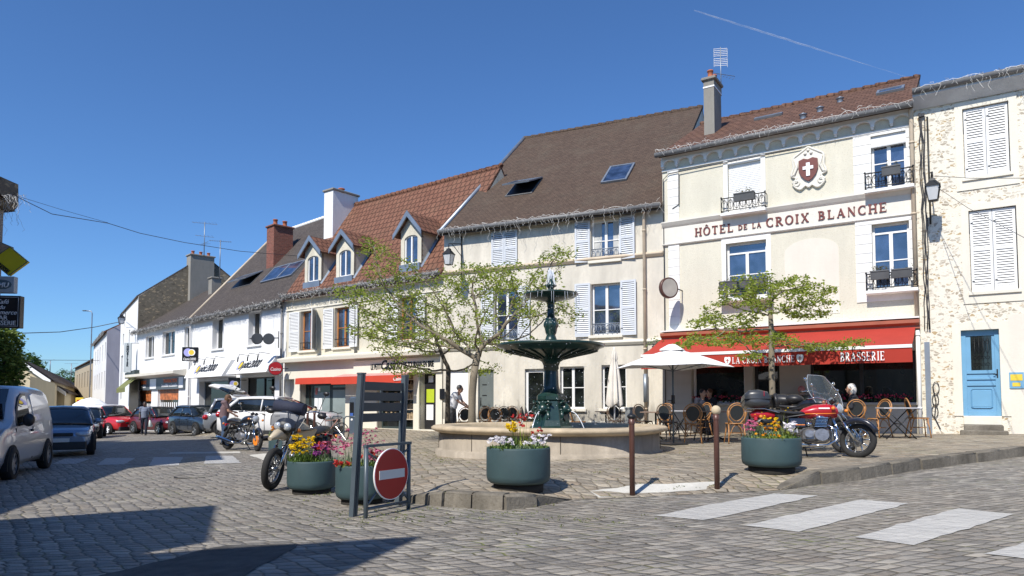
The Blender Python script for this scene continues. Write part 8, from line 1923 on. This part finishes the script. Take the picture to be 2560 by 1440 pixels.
# street end sign, parasol, awning
q = at_Y(199, 1008, 62); rt = empty('street_sign', q, 0, 'yellow and red shop sign down the street', 'sign'); mb = MB(); mb.bbox(-.35, .35, -.06, .06, -.6, .5, .02); mb.build('board', M['yellow'], rt); mb = MB(); mb.box(-.2, .2, -.07, -.061, -.45, .3); mb.build('red_panel', M['signred'], rt); mb = MB(); mb.tube([(0, 0, -.6), (0, 0, q.z * -1 - .8)], .04, 6); mb.build('post', M['iron'], rt)
q = at_Y(226, 1004, 58); rt = empty('parasol', q, 0, 'white parasol down the street behind the dark car', 'parasol'); mb = MB(); mb.lathe([(0, .35), (.7, .15), (1.3, -.25), (1.3, -.35)], 8, smooth=False); mb.build('canopy', M['canvas'], rt); mb = MB(); mb.tube([(0, 0, .35), (0, 0, -q.z - .8)], .03, 6); mb.build('pole', M['white'], rt)
a_ = FF.rect(303, 326, 962, 985, .5); rtt = FF.root('shop_awning', 'olive green folded awning over a dark shop on the tall white house', 'awning'); mb = MB(); mb.poly([(a_[0], -.05, a_[3] + .5), (a_[1], -.05, a_[3] + .5), (a_[1], -.8, a_[2] + .4), (a_[0], -.8, a_[2] + .4)]); mb.poly([(a_[0], -.8, a_[2] + .4), (a_[1], -.8, a_[2] + .4), (a_[1], -.8, a_[2] + .1), (a_[0], -.8, a_[2] + .1)]); mb.build('canvas', pm('olive_canvas', (.16, .17, .05), .8), rtt); mb = MB(); mb.box(a_[0], a_[1], -.3, -.02, a_[3] + .5, a_[3] + .9); mb.build('box', M['sidingdark'], rtt)
mb = MB(); mb.box(a_[0] + .5, a_[1], -.04, -.01, 0, a_[3] + .3); mb.build('dark_shopfront', M['black'], rtt)
# aerials
def aerial(px, pyb, pyt, Y, label, els, mastr=.022):
    b = at_Y(px, pyb, Y); t = at_Y(px, pyt, Y); rt = empty('tv_aerial', b, 0, label, 'aerial'); H_ = t.z - b.z; mb = MB(); mb.tube([(0, 0, 0), (0, 0, H_)], mastr, 5); mb.build('mast', M['zinc'], rt)
    for (z, L_, n, ang, el, tilt_) in els:
        mb = MB(); c_, s_2 = math.cos(R(ang)), math.sin(R(ang)); z = H_ * z; mb.tube([(-L_ / 2 * c_, -L_ / 2 * s_2, z), (L_ / 2 * c_, L_ / 2 * s_2, z + tilt_)], .012, 4)
        for k in range(n): u = -L_ / 2 + L_ * (k + .5) / n; mb.tube([(u * c_ + el * s_2, u * s_2 - el * c_, z), (u * c_ - el * s_2, u * s_2 + el * c_, z)], .007, 3)
        mb.build('antenna', M['zinc'], rt)
    return rt
ra = aerial(1803, 240, 118, 24.5, 'rake-like double grid aerial behind the hotel chimney', [(.42, 1.3, 9, 25, .06, .1)], .018)
mb = MB(); H_ = at_Y(1803, 118, 24.5).z - at_Y(1803, 240, 24.5).z
for sz in (0, 1):
    for k in range(5): mb.tube([(-.24, 0, H_ * (.96 - .2 * sz) - k * .065), (.24, 0, H_ * (.96 - .2 * sz) - k * .065 + .03)], .009, 3)
    for x in (-.24, 0, .24): mb.tube([(x, 0, H_ * (.96 - .2 * sz) + .02), (x, 0, H_ * (.96 - .2 * sz) - .3)], .009, 3)
mb.build('grid_antenna', M['white'], ra)
aerial(510, 640, 555, 46, 'tall aerial with two crossbars on the agency roof', [(.98, 1.6, 8, 10, .25, -.1), (.6, 1.2, 5, 10, .2, -.1), (.35, 1.1, 6, -40, .2, .1)], .03)
aerial(549, 700, 600, 43, 'aerial on the chimney next to the optician roof', [(.97, 1.3, 10, 20, .22, 0)], .03)
aerial(125, 930, 902, 80, 'aerial over the cottage roof, nearest the leafy tree', [(.9, .8, 5, 40, .4, .3)], .05)
aerial(177, 960, 908, 80, 'wide two-bar aerial over the cottage roofs', [(.98, 1.6, 6, 0, .2, 0), (.6, 1.6, 6, 0, .2, -.1)], .05)
q = at_Y(228, 860, 70); rt = empty('street_lamp', (q.x, q.y, -1), 0, 'thin tall street lamp behind the brick chimney', 'street lamp'); zt_ = at_Y(230, 778, 70).z + 1; mb = MB(); mb.tube([(0, 0, 0), (0, 0, zt_ * .98), (-.1, 0, zt_), (-.65, 0, zt_ + .05)], .055, 6); mb.build('pole', M['zinc'], rt); mb = MB(); mb.bbox(-.95, -.6, -.1, .1, zt_, zt_ + .1, .02); mb.build('lamp_head', M['steel'], rt)
def cable(pts, label, r=.012, name='overhead_cable', sub=14):
    P = [at_Y(*p) for p in pts]; mb = MB(); out = []
    for k in range(len(P) - 1):
        for j in range(sub): out.append(P[k].lerp(P[k + 1], j / sub))
    out.append(P[-1]); mb.tube(out, r, 4, cap=False); tag(mb.build(name, M['wire']), label, 'cable')
cable([(22, 482, 19), (130, 535, 21), (270, 558, 24), (350, 583, 25.5), (460, 606, 28), (600, 628, 31), (745, 640, 33.5)], 'thick black cable swinging across the sky above the roofs', .011)
cable([(30, 486, 19.1), (150, 523, 22), (270, 557, 24)], 'thin second wire above the thick cable', .006)
cable([(55, 833, 50), (150, 830, 56), (235, 818, 62), (298, 805, 62)], 'thin wire from the leafy tree to the street houses', .03)
cable([(95, 900, 60), (250, 901, 70)], 'faint wire low over the cottage roofs', .02)
cable([(2333, 440, 17.2), (2440, 446, 15.5), (2600, 445, 13.5)], 'thin cable running right from the corner lantern', .006)
cable([(2345, 470, 17.2), (2420, 520, 15.8), (2600, 615, 13.3)], 'slanting cable across the lower shutters', .006)
# corner cables on the stone house wall
rt = FR.root('wall_cables', 'bundle of black cables running down the corner beside the drainpipe', 'cables'); random.seed(8)
for k in range(4):
    mb = MB(); x_ = .12 + .035 * k; z = FR.at(2330, 290)[1]; z1_ = FR.at(2335, 850)[1]; pts = []
    while z > z1_: pts.append((x_ + random.uniform(-.025, .025), -.04 - .01 * k, z)); z -= .35
    mb.tube(pts, .013, 5); mb.build('cable', M['wire'], rt)
mb = MB(); zc_ = FR.at(2335, 855)[1]; mb.box(.08, .2, -.10, -.03, -.1, zc_); mb.build('conduit', M['zinc'], rt)
mb = MB(); [mb.tube([(.27 + .07 * math.cos(t) + .02 * k, -.04, .55 + .3 * k + .16 * math.sin(t)) for t in [2 * PI * j / 10 for j in range(10)]], .010, 4, closed=True) for k in range(3)]; mb.tube([(.24, -.03, 1.2), (.3, -.04, .8), (.26, -.04, .4), (.38, -.04, .1)], .012, 4); mb.build('loose_cable', M['wire'], rt)
[MB().box(.1 + random.uniform(-.05, .1), .16 + random.uniform(0, .1), -.09, -.03, z - .04, z + .04).build('junction_box', M['black'], rt) for z in (FR.at(2330, 285)[1], FR.at(2330, 300)[1])]
# left edge eaves lights of the cafe house
icicles(Fac((-14.9, 19.9), (-14.25, 19.95), 0), 0, .8, 0, 7.55, 'icicle lights on the eaves corner at the far left edge', 30, .3, 1.3)
# contrail
a = at_Y(1735, 26, 5200); b_ = at_Y(2265, 192, 5200); mb = MB(); n_ = 40; random.seed(1)
mb.tube([a.lerp(b_, k / n_) + Vector((0, 0, random.uniform(-2, 2))) for k in range(n_ + 1)], [1.5 + 5.5 * math.sin(PI * min(1, .15 + k / n_)) * (1 if k < n_ - 6 else .6) for k in range(n_ + 1)], 8)
m = new_mat('contrail_vapour'); n, l = nt(m); b = n['Principled BSDF']; b.inputs['Base Color'].default_value = (.9, .9, .92, 1); b.inputs['Roughness'].default_value = 1; tc = n.new('ShaderNodeTexCoord'); x = noi(n, l, tc.outputs['Object'], .01, 4); l.new(ramp(n, l, x.outputs['Fac'], .3, .75, (.05, .05, .05, 1), (.22, .22, .22, 1)), b.inputs['Alpha'])
tag(mb.build('contrail', m), 'thin white aircraft trail in the blue sky', kind='structure')
# weeds between the setts
rng = np.random.default_rng(77); P = []; random.seed(6)
for (px, py, sx, sy, n_) in ((880, 1290, 60, 14, 60), (1050, 1290, 80, 16, 50), (1300, 1290, 120, 12, 40), (780, 1240, 50, 8, 30), (1650, 1210, 120, 12, 40), (1080, 1145, 30, 8, 40), (1700, 1135, 60, 10, 40), (1500, 1180, 80, 8, 20), (1420, 1300, 120, 12, 30), (1110, 1155, 20, 5, 25)):
    for _ in range(int(n_ * .55)):
        q = gp(px + random.gauss(0, sx), py + random.gauss(0, sy), zp if py < 1250 and px > 1030 else zr); P.append((q.x, q.y, q.z + .012))
v, N = leafcloud(P, 6, (.035, .03, .006), .012, rng, up=1.5); o = cloud_obj('weeds', v, N, leaf_mat('weed', (.09, .12, .03), (.20, .22, .06), .2), None); tag(o, 'small weeds growing in the joints of the setts', 'weeds', kind='stuff')
